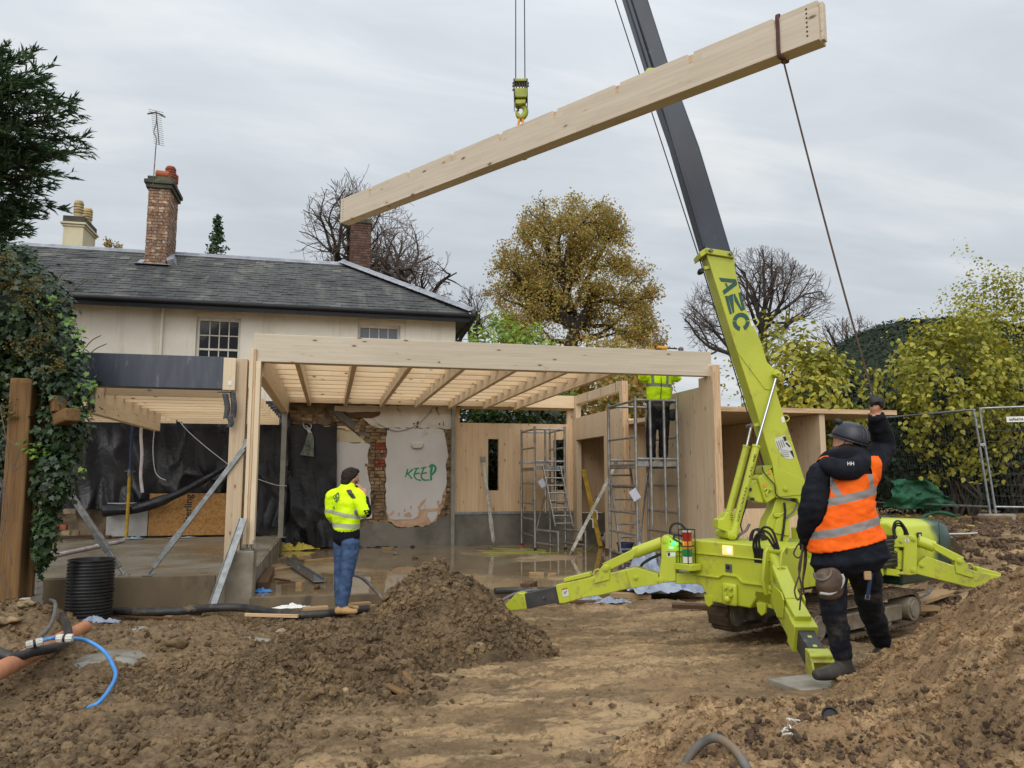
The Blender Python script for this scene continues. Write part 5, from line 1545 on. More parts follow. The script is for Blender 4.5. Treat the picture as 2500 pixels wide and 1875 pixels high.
# ================================================================== the crawler crane
cr=thing('spider_crane','lime yellow tracked spider crane with outriggers spread and a long charcoal boom','crane',cv(2.9,7.9,.1))
pa,pb,pdk,st=M['paint'],M['paintdark'],M['legdark'],M['steel']
la3=lambda l,d:RT*l+HD*d
AX=unit(la3(-.80,-.60));SX=unit(la3(.60,-.80));ZU=np.array([0,0,1.0])
FC=cv(2.0,7.25,0)
def lp3(a,s,z):return FC+AX*a+SX*s+ZU*z
def lbox(g,a0,a1,s0,s1,z0,z1,mi=0):return g.box(lp3((a0+a1)/2,(s0+s1)/2,(z0+z1)/2),(a1-a0,s1-s0,z1-z0),(AX,SX,ZU),mi)
PV=cv(2.755,7.72,1.0)
BN=-HD
def on(x,y,off=0.0):return pt(x,y,pl=(cv(0,7.72,0)+BN*(.13+off),BN))
def plate(g,px,th,off=0.0,mi=0):return g.prism([on(*q,off)for q in px],-BN*th,mi)
def Z1(x,y):return 1680+x*.25316,580+y*.25316
def Z2(x,y):return 1700+x*.21695,980+y*.21695
# main boom base section: box with cover plates on its side
bm_px=[(1725.6,622),(1794,632),(1791+3,655),(1813,733),(1837,788),(1857.5,833),(1873,884),(1893,903),(1897,960),(1909,1000),(1919,1030),(1969,1185),(1959,1212),(1964,1216),(1957,1240),(1946,1217),(1895,1215),(1886.6,1136),(1838.8,980),(1791,833)]
g=G();plate(g,bm_px,.24);bo=g.done('boom_base',pa,cr,.006)
plate_g=G();plate(plate_g,[Z1(*q)for q in((440,998),(838,1272),(848,1400),(790,1470),(740,1462),(478,1110))],.006,.008);plate_g.done('stiffener',pa,bo,.003)
g=G();plate(g,[Z2(*q)for q in((862,722),(1225,890),(1240,940),(1200,1050),(925,1075),(880,860))],.006,.008);g.done('hinge_cheek',pa,bo,.003)
g=G();plate(g,[Z1(*q)for q in((172,96),(436,138),(448,196),(180,152))],.30,.03);plate(g,[Z1(*q)for q in((108,140),(172,98),(180,152),(122,190))],.26,.01)
hd=g.done('boom_collar',pa,cr,.005)
for q in((214,126),(406,158)):
 c=on(*Z1(*q),.03);g=G();g.cyl(c,c+BN*.03,.017,None,12);g.cyl(c+RT*-.03,c+RT*.03,.006,None,6);g.done('bolt',st,hd,.002)
def dark(x,y):return x,y
# charcoal telescopic sections
g=G()
plate(g,[(1721,606),(1790,622),(1636,150),(1568,150),(1590,210)],.20,-.025)
d1=[(1720.0,612),(1789,624),(1783,604),(1746,480),(1708,356),(1642,176),(1579,168),(1611,255),(1642,345),(1684,490)]
g=G();plate(g,d1,.20,-.015);bs=g.done('boom_section',M['boom'],cr,.02)
g=G();plate(g,[Z1(*q)for q in((146,90),(166,96),(30,-420),(-330,-1610),(-350,-1612))],.012,-.010);g.done('boom_rib',M['boom'],bs,.004)
g=G();plate(g,[(1596,170),(1640,178),(1478,-330),(1435,-330)],.17,-.022);plate(g,[(1583,172),(1598,176),(1437,-332),(1424,-332)],.15,-.03)
g.done('boom_section',M['boom'],cr,.015)
# collar of the next section, half hidden by the beam
g=G();c0=[(1573,176),(1582,165),(1602,165),(1614,172),(1612,186),(1582,192)]
plate(g,c0,.24,.015);g.done('boom_collar',pa,cr,.006)
# the rest of the boom, above the picture, up to the head the ropes fall from
tipx=cv(.085,7.72,8.3)
a=on(1457,-330);
g=G();g.bar(a-BN*-.0-BN*.11,tipx+RT*.12+BN*.02,.15,.20,up=tuple(BN));g.bar(tipx+RT*.16,tipx-RT*.12,.2,.22,up=(0,0,1));g.done('boom_tip',M['boom'],cr,.01)
g=G();g.cyl(tipx+HD*.06-ZU*.05,tipx-HD*.06-ZU*.05,.12,None,18);g.done('tip_sheave',st,cr,.004)
# logo lettering down the side of the boom
ud=unit(on(*Z1(560,880))-on(*Z1(380,400)));vd=unit(np.cross(BN,ud));
def flat(name,polys,m,parent,off):
 g=G()
 for k,P in enumerate(polys):g.prism([on(*q,off+.0002*k)for q in P],-BN*.001)
 return g.done(name,m,parent,0,0)
lg=[[Z1(*q)for q in P]for P in([(296,386),(462,402),(474,440),(318,426)],[(474,440),(470,458),(345,552),(332,512),(436,432)],[(352,438),(372,440),(388,480),(376,492)],[(352,562),(382,562),(424,736),(402,740)],[(414,548),(432,544),(446,722),(432,730),(384,566)],[(436,546),(452,540),(528,704),(510,706),(448,610)],[(484,532),(508,528),(552,694),(524,700)])]
def arc(cx,cy,r0,r1,a0,a1,n=12):
 o_=[(cx+r1*math.cos(R(t)),cy+r1*1.08*math.sin(R(t)))for t in np.linspace(a0,a1,n)]
 i_=[(cx+r0*math.cos(R(t)),cy+r0*1.08*math.sin(R(t)))for t in np.linspace(a1,a0,n)]
 return[Z1(*q)for q in o_+i_]
lg+=[arc(511,812,44,82,-170,-12),arc(511,812,44,82,100,184),arc(511,812,44,82,-4,66)]
flat('logo',lg,M['logo'],bo,.0025)
# load chart and little plates
ch_px=[Z2(*q)for q in((878,422),(980,388),(1005,385),(1020,440),(1065,500),(1085,560),(1112,636),(1060,650),(1010,642),(950,590),(905,510))]
flat('load_chart',[ch_px],M['decal'],bo,.0022)
flat('chart_ink',[[Z2(*q)for q in P]for P in([(972,398),(1006,392),(1018,440),(992,450)],[(1050,560),(1080,548),(1106,632),(1094,634)],[(1000,470),(1020,462),(1060,505),(1052,520)])]+[[Z2(900+k*22,452-k*7),Z2(906+k*22,450-k*7),Z2(938+k*20,545-k*12),Z2(932+k*20,548-k*12)]for k in range(4)]+[[Z2(945+k*2,540+k*22),Z2(1045,560+k*20),Z2(1046,564+k*20),Z2(947+k*2,545+k*22)]for k in range(4)],M['ink'],bo,.0032)
for P,off in(([(952,176),(985,166),(998,232),(966,240)],.0022),):
 flat('data_plate',[[Z2(*q)for q in P]],M['whiteprint'],bo,off)
flat('data_plate',[[Z1(*q)for q in((596,800),(620,796),(636,850),(612,858))]],M['whiteprint'],bo,.0022)
# warning notices
for q in((815,800),(770,948)):
 pass
 # rope hoops on the back of the boom, rope guide on its underside
for zf,pts in((Z2,((985,160),(1020,158),(1044,190),(1030,215),(1005,225))),(Z1,((628,790),(660,784),(680,812),(668,840),(650,850)))):
 P=spline([on(*zf(*q),-.1)for q in pts],5);G().tube(P,.006,6).done('rope_hoop',pa,bo)
g=G();c=on(*Z1(150,300),-.06);g.bar(on(*Z1(212,288),-.06),c,.05,.035);g.done('rope_guide',pa,bo,.003)
c=on(*Z1(120,328),-.06);G().cyl(c-HD*.06,c+HD*.06,.022,None,12).ball(c,.032,10,8).done('guide_roller',M['black'],bo)
g=G();g.bar(on(*Z2(712,262),-.06),on(*Z2(640,270),-.06),.06,.03);c=on(*Z2(600,275),-.06);g.done('rope_guide',pa,bo,.003);G().cyl(c-HD*.07,c+HD*.07,.018,None,10).done('guide_roller',st,bo)
# hoist rope along the underside
G().tube([on(1502,0,-.1),on(1715,655,-.10),on(*Z1(560,1650),-.10),on(*Z2(620,230),-.08),on(*Z2(760,760),-.10)],.006,6).done('hoist_rope',M['wire'],cr)
# the twin lift rams
def ram(off,b0,b1,r0,r1,txt):
 b0,b1,r1_=on(*b0,off),on(*b1,off),on(*r1,off)
 d=unit(b1-b0)
 rm=G().cyl(b0,b1,.036,None,20).cyl(b1-d*.01,b1+d*.012,.041,None,20).cyl(b0-d*.05,b0+d*.02,.040,None,16).done('lift_ram',pa,cr,.003)
 G().cyl(b1,r1_,.0135,None,14).done('ram_rod',M['chrome'],rm)
 if txt:
  e=unit(b0-b1);nv=unit(np.cross(BN,e));L=np.linalg.norm(b1-b0)
  s0=b1+e*L*.235+BN*.0365;s1=b1+e*L*.69+BN*.0365
  letter('lettering','0844 770 6774',.038,s0,e,nv,M['ink'],rm,.0365,sx=1.0)
  letter('lettering','www.amchire.com',.046,s1,e,nv,M['ink'],rm,.0365,sx=1.0)
 return rm
ram(.055,Z2(430,1450),Z2(675,505),None,Z1(846,1360),True)
ram(-.36,Z2(346,1330),Z2(566,512),None,Z2(640,190),False)
g=G();c=on(*Z1(856,1316),.055);g.box(c,(.062,.07,.075),(unit(on(*Z1(870,1290),.055)-c),BN,np.cross(unit(on(*Z1(870,1290),.055)-c),BN)));g.cyl(c+BN*.04,c-BN*.3,.022,None,14);g.cyl(c+BN*.045,c+BN*.06,.012,None,10)
g.done('rod_clevis',pa,cr,.008)
# ram foot casting
g=G();plate(g,[Z2(*q)for q in((250,1330),(300,1318),(345,1245),(420,1265),(400,1450),(372,1478),(240,1430))],.20,.03);g.done('ram_bracket',pa,cr,.008)
g=G();a,b=on(*Z2(300,1490),-.1),on(*Z2(410,1508),.10);g.cyl(on(*Z2(262,1478),-.3),on(*Z2(410,1508),.10),.045,None,18);g.done('ram_pin',pa,cr,.006)
c=on(*Z2(410,1510),.10);G().cyl(c,c+BN*.02,.030,None,14).cyl(c+BN*.02,c+BN*.032,.014,None,6).done('pin_cap',pa,cr,.003)
for k in range(4):G().bar(on(*Z2(352+2*k,1238+26*k),.0),on(*Z2(420,1248+24*k),.06),.02,.008).done('step_fin',pa,cr)
# winch housing under the boom
g=G();plate(g,[Z2(*q)for q in((690,860),(760,810),(845,760),(880,860),(935,1020),(905,1075),(790,1150),(760,1090))],.24,-.005);wh=g.done('winch_housing',pa,cr,.012)
g=G();plate(g,[Z2(*q)for q in((575,1050),(600,960),(640,890),(695,886),(715,950),(770,1145),(700,1140),(610,1100))],.20,-.04);g.done('winch_drum_guard',pa,cr,.012)
g=G();plate(g,[Z2(*q)for q in((740,740),(755,722),(860,720),(850,752),(745,826),(735,810))],.20,-.01);g.done('winch_lid',pb,cr,.004)
for q in((600,990),(630,1100)):c=on(*Z2(*q),-.03);G().box(c,(.035,.02,.03),(RT,BN,ZU)).done('slot',M['black'],wh)
P=spline([on(*Z2(*q),.012)for q in((765,1000),(790,978),(808,1000),(790,1035),(800,1062))],5);G().tube(P,.010,6).done('hook_handle',pa,wh)
for q in((832,992),(1005,985)):c=on(*Z2(*q),.012);G().cyl(c-BN*.01,c+BN*.012,.024 if q[0]>900 else .014,None,14).cyl(c+BN*.012,c+BN*.022,.012,None,6).done('pivot_pin',pa,wh,.002)
for q in((815,800),(770,948)):
 x,y=q;flat('warning_notice',[[Z2(x-20,y-16),Z2(x+22,y-22),Z2(x+26,y+14),Z2(x-16,y+22)]],M['orangeprint'],wh,.0035)
 # slewing column
g=G();plate(g,[Z2(*q)for q in((905,1072),(925,1080),(1140,1130),(1205,1170),(1190,1230),(1050,1320),(1055,1540),(980,1680),(700,1680),(770,1480),(800,1330),(850,1250))],.22,-.05);cl=g.done('slew_column',pa,cr,.01)
g=G();plate(g,[Z2(*q)for q in((905,1330),(990,1240),(1048,1330),(1046,1500),(1030,1515),(880,1480),(870,1460))],.012,-.03);plate(g,[Z2(*q)for q in((1150,1080),(1195,1062),(1220,1150),(1185,1206),(1160,1130))],.012,-.02);g.done('column_guard',pa,cl,.004)
g=G();plate(g,[Z2(*q)for q in((872,1262),(960,1255),(985,1240),(990,1262),(930,1305),(880,1300))],.02,-.02);g.done('hose_clamp',pa,cl,.004)
flat('warning_notice',[[Z2(868,1532),Z2(914,1526),Z2(918,1566),Z2(872,1572)]],M['orangeprint'],cl,-.045)
c=on(*Z2(890,1620),-.16);g=G();g.cyl(lp3(-.95,0,.86),lp3(-.95,0,1.0),.30,None,30);g.cyl(lp3(-.95,0,.80),lp3(-.95,0,.86),.36,None,30);g.done('slew_ring',pb,cr,.008)
# hoses about the column
def hose(px,off,r=.011,zf=Z2,m=None):return G().tube(spline([on(*zf(*q),off if np.isscalar(off)else off[i])for i,q in enumerate(px)],7),r,7).done('hydraulic_hose',m or M['black'],cr)
hose(((740,730),(755,790),(820,870),(880,940),(895,1040),(960,1090),(1060,1115),(1140,1140)),.02,.006)
hose(((990,1140),(1000,1240),(992,1340),(975,1480),(945,1650)),-.015,.012)
hose(((1140,1140),(1100,1230),(1010,1310)),-.01,.009,m=M['greyhose'])
hose(((575,1110),(560,1180),(520,1300),(500,1390),(520,1480)),.0,.007)
hose(((600,1380),(560,1450),(490,1500),(440,1560)),.0,.014,m=M['greyhose'])
for k in range(3):hose(((600+14*k,1600),(610+14*k,1500-10*k),(650+18*k,1445-6*k),(710+22*k,1470),(740+22*k,1560),(750+22*k,1620)),.10-.03*k,.009)
hose(((560,1640),(610,1580),(690,1568),(740,1600)),.12,.016)
# --- front plate and hull
g=G()
fp=[(-.47,.62),(-.47,1.02),(.25,1.02),(.47,1.0),(.47,.62),(.33,.62),(.22,.46),(-.22,.46),(-.33,.60)]
def sid(pts,a):return[lp3(a,s,z)for s,z in pts]
g.prism(sid(fp,0),-AX*.55);fpl=g.done('bumper_frame',pa,cr,.012)
g=G()
for(s0,z0),(s1,z1)in(((-.47,.70),(-.10,.70)),((-.10,.70),(-.06,.73)),((-.06,.73),(.10,.73)),((.10,.73),(.16,.68)),((.16,.68),(.47,.68))):g.bar(lp3(.012,s0,z0),lp3(.012,s1,z1),.03,.016)
g.bar(lp3(.010,-.40,.90),lp3(.010,.46,.90),.02,.010);g.done('plate_rib',pa,fpl,.003)
g=G();lbox(g,-1.9,-.55,-.46,.46,.62,.86);lbox(g,-2.3,-1.9,-.40,.40,.62,.80);g.done('hull',pa,cr,.012)
g=G();lbox(g,-1.55,-.80,.30,.56,.62,.98);g.done('locker',pa,cr,.012)
g=G();lbox(g,.0,.045,-.06,.10,.46,.66);g.done('tow_plate',pa,fpl,.02)
for s,z in((.0,.62),(.06,.62),(.0,.56),(.06,.56)):c=lp3(.045,s,z);G().cyl(c,c+AX*.03,.017,None,10).done('bolt',pa,fpl,.002)
g=G();c=lp3(.06,.02,.52);g.ball(c,.035,12,8);g.done('tow_ball',pa,fpl)
g=G();
for s in(-.24,.34):
 g=G();c=lp3(-.02,s,.47);g.prism([c+SX*q+ZU*w for q,w in((-.05,.05),(.05,.05),(.04,-.03),(.0,-.06),(-.04,-.03))],AX*.03);g.done('lashing_eye',pa,fpl,.005)
 # lit marker lamp, data plate
lm=thing
c=lp3(.003,-.005,.952)
G().box(c,(.020,.115,.085),(AX,SX,ZU)).done('marker_lamp',M['amberlamp'],fpl,.008)
G().ball(lp3(.014,.02,.955),(.008,.022,.022),10,8,(AX,SX,ZU)).done('lamp_core',M['lampcore'],fpl)
G().box(lp3(.002,.0,.79),(.004,.075,.075),(AX,SX,ZU)).done('data_plate',st,fpl)
G().box(lp3(.0045,-.005,.795),(.002,.04,.03),(AX,SX,ZU)).done('plate_ink',M['ink'],fpl)
# hose port at the top right corner
G().box(lp3(-.02,.33,.93),(.05,.10,.13),(AX,SX,ZU)).done('hose_port',M['black'],fpl,.004)
for k in range(3):
 P=spline([lp3(.0,.30+.03*k,.90),lp3(.03,.30+.03*k,1.02+.02*k),lp3(.05,.36+.03*k,1.12+.03*k),lp3(.03,.44+.03*k,1.10+.03*k),lp3(.0,.50+.02*k,1.0)],6)
 G().tube(P,.011,7).done('hydraulic_hose',M['black'],cr)
 # stack light in a wire cage on a tray
sl_=lambda z:lp3(.10,-.40,z)
g=G();lbox(g,.02,.17,-.50,-.30,.745,.805);g.done('lamp_tray',pa,fpl,.006)
for z0,z1,m in((.81,.87,M['whitepaint']),(.872,.94,M['greenlens']),(.942,1.015,M['amberlens']),(1.017,1.10,M['redlens'])):G().cyl(sl_(z0),sl_(z1),.046,None,20).done('stack_lamp',m,fpl,.003)
G().cyl(sl_(1.10),sl_(1.112),.046,None,20).done('stack_cap',M['whitepaint'],fpl)
for k in range(4):
 a=R(45+90*k);o_=AX*(.075*math.cos(a))+SX*(.075*math.sin(a))
 G().cyl(sl_(.80)+o_,sl_(1.125)+o_,.005,None,6).done('cage_bar',M['black'],fpl)
for z in(.97,1.125):
 P=[sl_(z)+AX*(.075*math.cos(R(45+90*k)))+SX*(.075*math.sin(R(45+90*k)))for k in range(5)]
 for k in range(4):G().cyl(P[k],P[k+1],.005,None,6).done('cage_bar',M['black'],fpl)
 # --- outriggers
def on_pl(p0,n):return lambda x,y,off=0.0:pt(x,y,pl=(np.array(p0)+np.array(n)*off,n))
def Z3(x,y):return 1220+x*.21700,1240+y*.21700
def Z6(x,y):return 2050+x*.20344,1180+y*.20344
def outrigger(name,f,zf,thick,px,n,label=None):
 n=np.array(n)
 og=None
 for key,poly,th,off,m,bev in px:
  g=G();g.prism([f(*zf(*q),off)for q in poly],-n*th)
  o=g.done(key,m,cr if og is None else og,bev)
  if og is None:og=o;o['label']=label
 return og
n1=unit(la3(-.34,-.94));f1=on_pl(cv(1.62,7.58,.8),n1)
o1=outrigger('outrigger',f1,Z3,.16,[('outrigger',[(660,860),(720,848),(1065,770),(1160,640),(1190,630),(1235,660),(1245,735),(1510,668),(1600,690),(1780,745),(1800,850),(1760,858),(1480,905),(1440,912),(1130,985),(980,1005),(725,1075),(668,1078),(625,870)],.15,.0,M['paintleg'],.008),('inner_leg',[(270,968),(630,886),(668,1060),(306,1138)],.11,-.02,pdk,.005),('foot',[(50,1105),(185,960),(205,952),(275,965),(306,1140),(215,1152),(120,1160)],.13,-.01,M['paintleg'],.008),('leg_cover',[(712,796),(1005,722),(1016,770),(725,838)],.12,-.005,pa,.006),('ram_cover',[(1142,632),(1545,440),(1550,470),(1500,572),(1245,700),(1230,660),(1190,632)],.12,-.02,pa,.01),('ram_cheek',[(1060,830),(1140,690),(1165,645),(1190,634),(1225,650),(1238,700),(1236,808),(1075,848)],.012,.014,pa,.004),('leg_sleeve',[(1418,705),(1530,668),(1600,690),(1780,745),(1792,855),(1478,905)],.010,.012,pa,.004),('bracket',[(1815,340),(1840,310),(1890,312),(1940,352),(2120,430),(2120,495),(1985,490),(1985,828),(1800,850),(1790,740),(1818,560)],.20,.02,pa,.01)],n1,'left front outrigger')
G().cyl(f1(*Z3(1515,505),-.08),f1(*Z3(1830,390),-.08),.058,None,20).done('leg_ram',pa,o1,.004)
for q,r in(((1190,682),.030),((1530,784),.020),((1810,812),.032),((1858,366),.030),((495,1012),.012)):
 c=f1(*Z3(*q),.02);G().cyl(c-n1*.02,c+n1*.012,r,None,14).cyl(c+n1*.012,c+n1*.020,r*.55,None,6).done('pin',pa if r>.015 else st,o1,.002)
def decal(f,zf,P,m,par,off):return G().prism([f(*zf(*q),off)for q in P],-n1*.001).done('decal',m,par,0,0)
decal(f1,Z3,[(700,928),(768,912),(778,988),(712,1002)],M['decal'],o1,.003);decal(f1,Z3,[(698,912),(762,898),(764,908),(700,924)],M['redprint'],o1,.003)
G().tube([f1(*Z3(*q),.005)for q in((722,940),(732,966),(752,932))],.004,5).done('tick_mark',M['ink'],o1)
decal(f1,Z3,[(1876,492),(1976,490),(1976,548),(1880,548)],M['decal'],o1,.022);decal(f1,Z3,[(1876,490),(1976,488),(1976,498),(1876,500)],M['redprint'],o1,.0232);decal(f1,Z3,[(1888,506),(1916,504),(1918,538),(1890,540)],M['ink'],o1,.0232)
decal(f1,Z3,[(1900,434),(1958,436),(1958,464),(1902,464)],M['decal'],o1,.022)
# hazard lamp lit green on the bracket
c=f1(*Z3(1965,400),.024);G().ball(c,.022,12,8).done('green_lamp',M['greenled'],o1)
lt=bpy.data.lights.new('green_lamp_light','POINT');lt.energy=.2;lt.color=(.05,1,.2);lt.shadow_soft_size=.03
lo=bpy.data.objects.new('green_lamp_light',lt);COL.objects.link(lo);lo.parent=o1;lo.location=c+n1*.05-base_of(cr)
G().cyl(f1(*Z3(1998,405),.02),f1(*Z3(1998,405),.045),.018,None,14).done('lamp_knob',pa,o1)
G().tube(spline([f1(*Z3(*q),-.06)for q in((1060,760),(1062,715),(1100,690),(1130,705),(1090,760))],5),.007,6).done('lifting_loop',pa,o1)
letter('lettering','4',.03,f1(*Z3(1920,382),.0225),np.cross(ZU,n1),ZU,M['logo'],o1)
G().tube(spline([f1(*Z3(*q),.0)for q in((1920,300),(1920,230),(1960,178),(2030,180),(2100,250),(2130,320))],6),.012,7).done('hydraulic_hose',M['black'],o1)
G().tube(spline([f1(*Z3(*q),.03)for q in((1955,350),(1970,310),(2020,305),(2080,340),(2130,370))],6),.011,7).done('hydraulic_hose',M['black'],o1)
G().tube(spline([f1(*Z3(*q),.03)for q in((1955,345),(2010,380),(2060,410),(2110,400))],6),.009,7).done('hydraulic_hose',M['black'],o1)
G().tube(spline([f1(*Z3(*q),-.16)for q in((1580,670),(1620,620),(1700,570),(1810,520))],6),.014,7).done('hydraulic_hose',M['black'],o1)
# arm joining bracket and frame
G().bar(f1(*Z3(1960,470),-.08),lp3(-.12,-.40,.90),.16,.10).bar(f1(*Z3(1960,780),-.08),lp3(-.12,-.40,.66),.18,.10).cyl(f1(*Z3(2025,520),-.06),f1(*Z3(2025,700),-.06),.04,None,14).done('swing_arm',pa,o1,.008)
# right rear outrigger
n2=unit(la3(-.30,-.954));f2=on_pl(cv(4.05,8.15,.8),n2)
o2=outrigger('outrigger',f2,Z6,.16,[('outrigger',[(930,1010),(945,950),(1040,880),(1110,900),(1380,990),(1390,920),(1430,890),(1480,905),(1560,1040),(1660,1060),(2020,1120),(2300,1260),(2250,1370),(1930,1290),(1520,1245),(1420,1215),(1150,1150),(900,1085)],.15,.0,M['paintleg'],.008),('ram_cover',[(1115,705),(1140,712),(1500,890),(1485,910),(1385,945),(1130,800)],.12,-.02,pa,.01),('leg_cover',[(1640,1010),(1660,1002),(2030,1110),(2010,1150),(1650,1060)],.12,-.005,pa,.006),('ram_cheek',[(1385,960),(1400,905),(1440,892),(1480,905),(1515,955),(1615,1130),(1590,1135),(1395,1075)],.012,.014,pa,.004),('leg_sleeve',[(930,1020),(960,940),(1040,880),(1130,905),(1150,1145),(905,1080)],.010,.012,pa,.004),('bracket',[(600,700),(740,640),(860,618),(930,650),(935,1090),(850,1105),(610,1095),(605,1068),(760,1065),(770,770),(600,765)],.20,.02,pa,.01)],n2,'right rear outrigger')
G().cyl(f2(*Z6(1135,760),-.08),f2(*Z6(940,690),-.08),.058,None,20).done('leg_ram',pa,o2,.004)
for q,r in(((1440,935),.026),((985,985),.020),((880,1040),.026),((885,668),.026),((735,695),.018)):
 c=f2(*Z6(*q),.02);G().cyl(c-n2*.02,c+n2*.012,r,None,14).cyl(c+n2*.012,c+n2*.020,r*.55,None,6).done('pin',pa,o2,.002)
c=f2(*Z6(806,685),.022);G().cyl(c-n2*.001,c+n2*.001,.022,None,20).done('number_disc',M['decal'],o2);letter('lettering','2',.04,c+n2*.002,np.cross(ZU,n2),ZU,M['logo'],o2)
G().tube(spline([f2(*Z6(*q),-.06)for q in((1520,990),(1545,960),(1590,975),(1625,1040))],5),.007,6).done('lifting_loop',pa,o2)
G().bar(f2(*Z6(640,760),-.08),lp3(-2.0,.36,.86),.16,.09).bar(f2(*Z6(640,1070),-.08),lp3(-2.0,.36,.66),.18,.07).cyl(f2(*Z6(700,800),-.06),f2(*Z6(700,1030),-.06),.05,None,14).done('swing_arm',pa,o2,.008)
for k in range(3):G().tube(spline([f2(*Z6(*q),.03-.02*k)for q in((660+8*k,660),(640+10*k,560),(660+12*k,470+20*k),(720+10*k,455+30*k),(790-10*k,540+10*k),(825-22*k,620))],6),.010,7).done('hydraulic_hose',M['black'],o2)
# near outrigger, reaching towards the lens
A0,B0=cv(2.34,6.98,.66),cv(2.26,5.80,.22)
d0=unit(B0-A0);x0,y0_,z0_=frame(d0)
Ln=np.linalg.norm(B0-A0)
o3=G().bar(A0-d0*.02,A0+d0*Ln*.64,.155,.20).done('outrigger',M['paintleg'],cr,.012,label='near outrigger reaching towards the lens')
G().bar(A0+d0*Ln*.55,A0+d0*Ln*.67,.185,.225).done('leg_collar',pa,o3,.008)
G().bar(A0+d0*Ln*.40,A0+d0*Ln*.60,.12,.05).v
g=G();g.bar(A0+d0*Ln*.38+z0_*.125,A0+d0*Ln*.60+z0_*.125,.13,.055);g.done('leg_cover',pa,o3,.008)
G().bar(A0+d0*Ln*.66,A0+d0*Ln*.90,.125,.165).done('inner_leg',pdk,o3,.005)
g=G();g.bar(A0+d0*Ln*.885,A0+d0*Ln*.965,.165,.20);ft=g.done('foot',M['paintleg'],o3,.008)
fo=B0
g=G()
for s in(-1,1):g.prism([fo+y0_*(.075*s-.008)+d0*u+ZU*w for u,w in((-.14,.09),(.01,.08),(.07,-.03),(.04,-.07),(-.03,-.07),(-.14,-.03))],y0_*.016)
g.bar(fo-d0*.12+ZU*.075,fo+d0*.015+ZU*.07,.15,.012);g.bar(fo-d0*.0+ZU*.0-ZU*.06,fo+d0*.05-ZU*.055,.15,.012);g.done('foot_fork',M['paintleg'],ft,.004)
G().box(fo-d0*.05+ZU*.083,(.05,.024,.003),(d0,y0_,np.cross(d0,y0_))).done('slot',M['black'],ft)
for t in(.74,.84):G().box(A0+d0*Ln*t+z0_*.0835,(.03,.03,.001),(d0,y0_,z0_)).done('stop_mark',pa,o3)
padz=gzs(*(cv(2.2,5.72,0)[:2]))
g=G();g.cyl(fo-ZU*.10,fo-ZU*.06,.09,.06,18);g.cyl(fo-ZU*.135,fo-ZU*.10,.12,.11,20);g.done('foot_pad',pa,ft,.004)
G().box(A0+d0*Ln*.52-y0_*-.08,(.05,.003,.06),(d0,y0_,z0_)).done('decal',M['decal'],o3)
# its lifting ram and cheeks
C1,D1=cv(2.31,6.98,.985),A0+d0*Ln*.38+z0_*.13
g=G();e=unit(D1-C1);g.cyl(C1,C1+e*.28,.052,None,20);lr=g.done('leg_ram',pa,o3,.004)
G().bar(C1+e*.22,D1+e*.0,.13,.06).done('ram_cover',pa,o3,.01)
g=G()
for s in(-1,1):g.prism([A0+d0*Ln*u+z0_*w+y0_*(.085*s-.006)for u,w in((.14,.0),(.20,.14),(.36,.185),(.41,.16),(.42,.0),(.30,-.08))],y0_*.012)
g.done('ram_cheek',pa,o3,.004)
g=G()
br=[lp3(-.04,.44,.60),lp3(.06,.44,.60),lp3(.10,.44,.74),lp3(.05,.44,.97),lp3(-.02,.44,1.03),lp3(-.12,.44,1.0),lp3(-.12,.44,.66)]
g.prism(br,-SX*.03);g.prism([p+SX*.16 for p in br],-SX*.02);g.done('bracket',pa,o3,.006)
g=G();c=lp3(-.02,.40,.985);g.cyl(c,c+SX*.20,.030,None,14);c=lp3(.0,.40,.66);g.cyl(c,c+SX*.20,.035,None,14);g.done('pin',pa,o3,.004)
g=G();g.prism([lp3(-.05,.20,.47),lp3(.02,.30,.62),lp3(.04,.46,.62),lp3(-.02,.52,.50),lp3(-.2,.5,.47)],ZU*.02);g.prism([lp3(-.02,.24,.64),lp3(-.02,.52,.64),lp3(-.02,.50,.47),lp3(-.02,.30,.50)],-AX*.02);g.done('gusset',pa,o3,.004)
# far outrigger, mostly behind the machine
A4,B4=lp3(-2.0,-.50,.72),cv(3.3,10.6,.12)
d4=unit(B4-A4);o4=G().bar(A4,A4+d4*.95,.15,.20).done('outrigger',pa,cr,.01,label='far outrigger behind the machine')
G().bar(A4+d4*.9,B4,.12,.16).done('inner_leg',pdk,o4,.005)
G().bx(B4-(.10,.10,.12),B4+(.10,.10,.02)).done('foot',pa,o4,.01)
# --- engine hood with its dark green tail
hd_=G();hc=lp3(-2.85,.10,.93)
V=[];
prof=[(-.46,.0),(-.48,.30),(-.44,.44),(-.34,.50),(.34,.50),(.44,.45),(.48,.30),(.46,0)]
st_=[(-.62,.92,-.02),(-.56,1.0,.0),(.30,1.0,.0),(.48,.97,-.02),(.58,.88,-.06),(.62,.72,-.12)]
for u,sc_,dz in st_:
 for s,z in prof:V.append(np.array([u,s*sc_,max(0,z*(1 if z<.2 else 1)+(dz if z>.25 else 0))]))
n=len(prof);F=[]
for i in range(len(st_)-1):
 for j in range(n):
  k=(j+1)%n;F.append((i*n+j,i*n+k,(i+1)*n+k,(i+1)*n+j))
F+=[tuple(range(n-1,-1,-1)),tuple((len(st_)-1)*n+j for j in range(n))]
me=bpy.data.meshes.new('engine_hood');me.from_pydata([v.tolist()for v in V],[],F);me.materials.append(M['hood'])
eh=finish('engine_hood',me,hc,None,.02,50);eh.parent=cr
Mx=Matrix.Identity(4);bx_=-AX;by_=-SX
for i in range(3):Mx[i][0],Mx[i][1],Mx[i][2]=bx_[i],by_[i],ZU[i]
Mx.translation=Vector(lp3(-2.88,.02,.66)-base_of(cr));eh.matrix_local=Mx
ORG[eh.name]=base_of(cr)
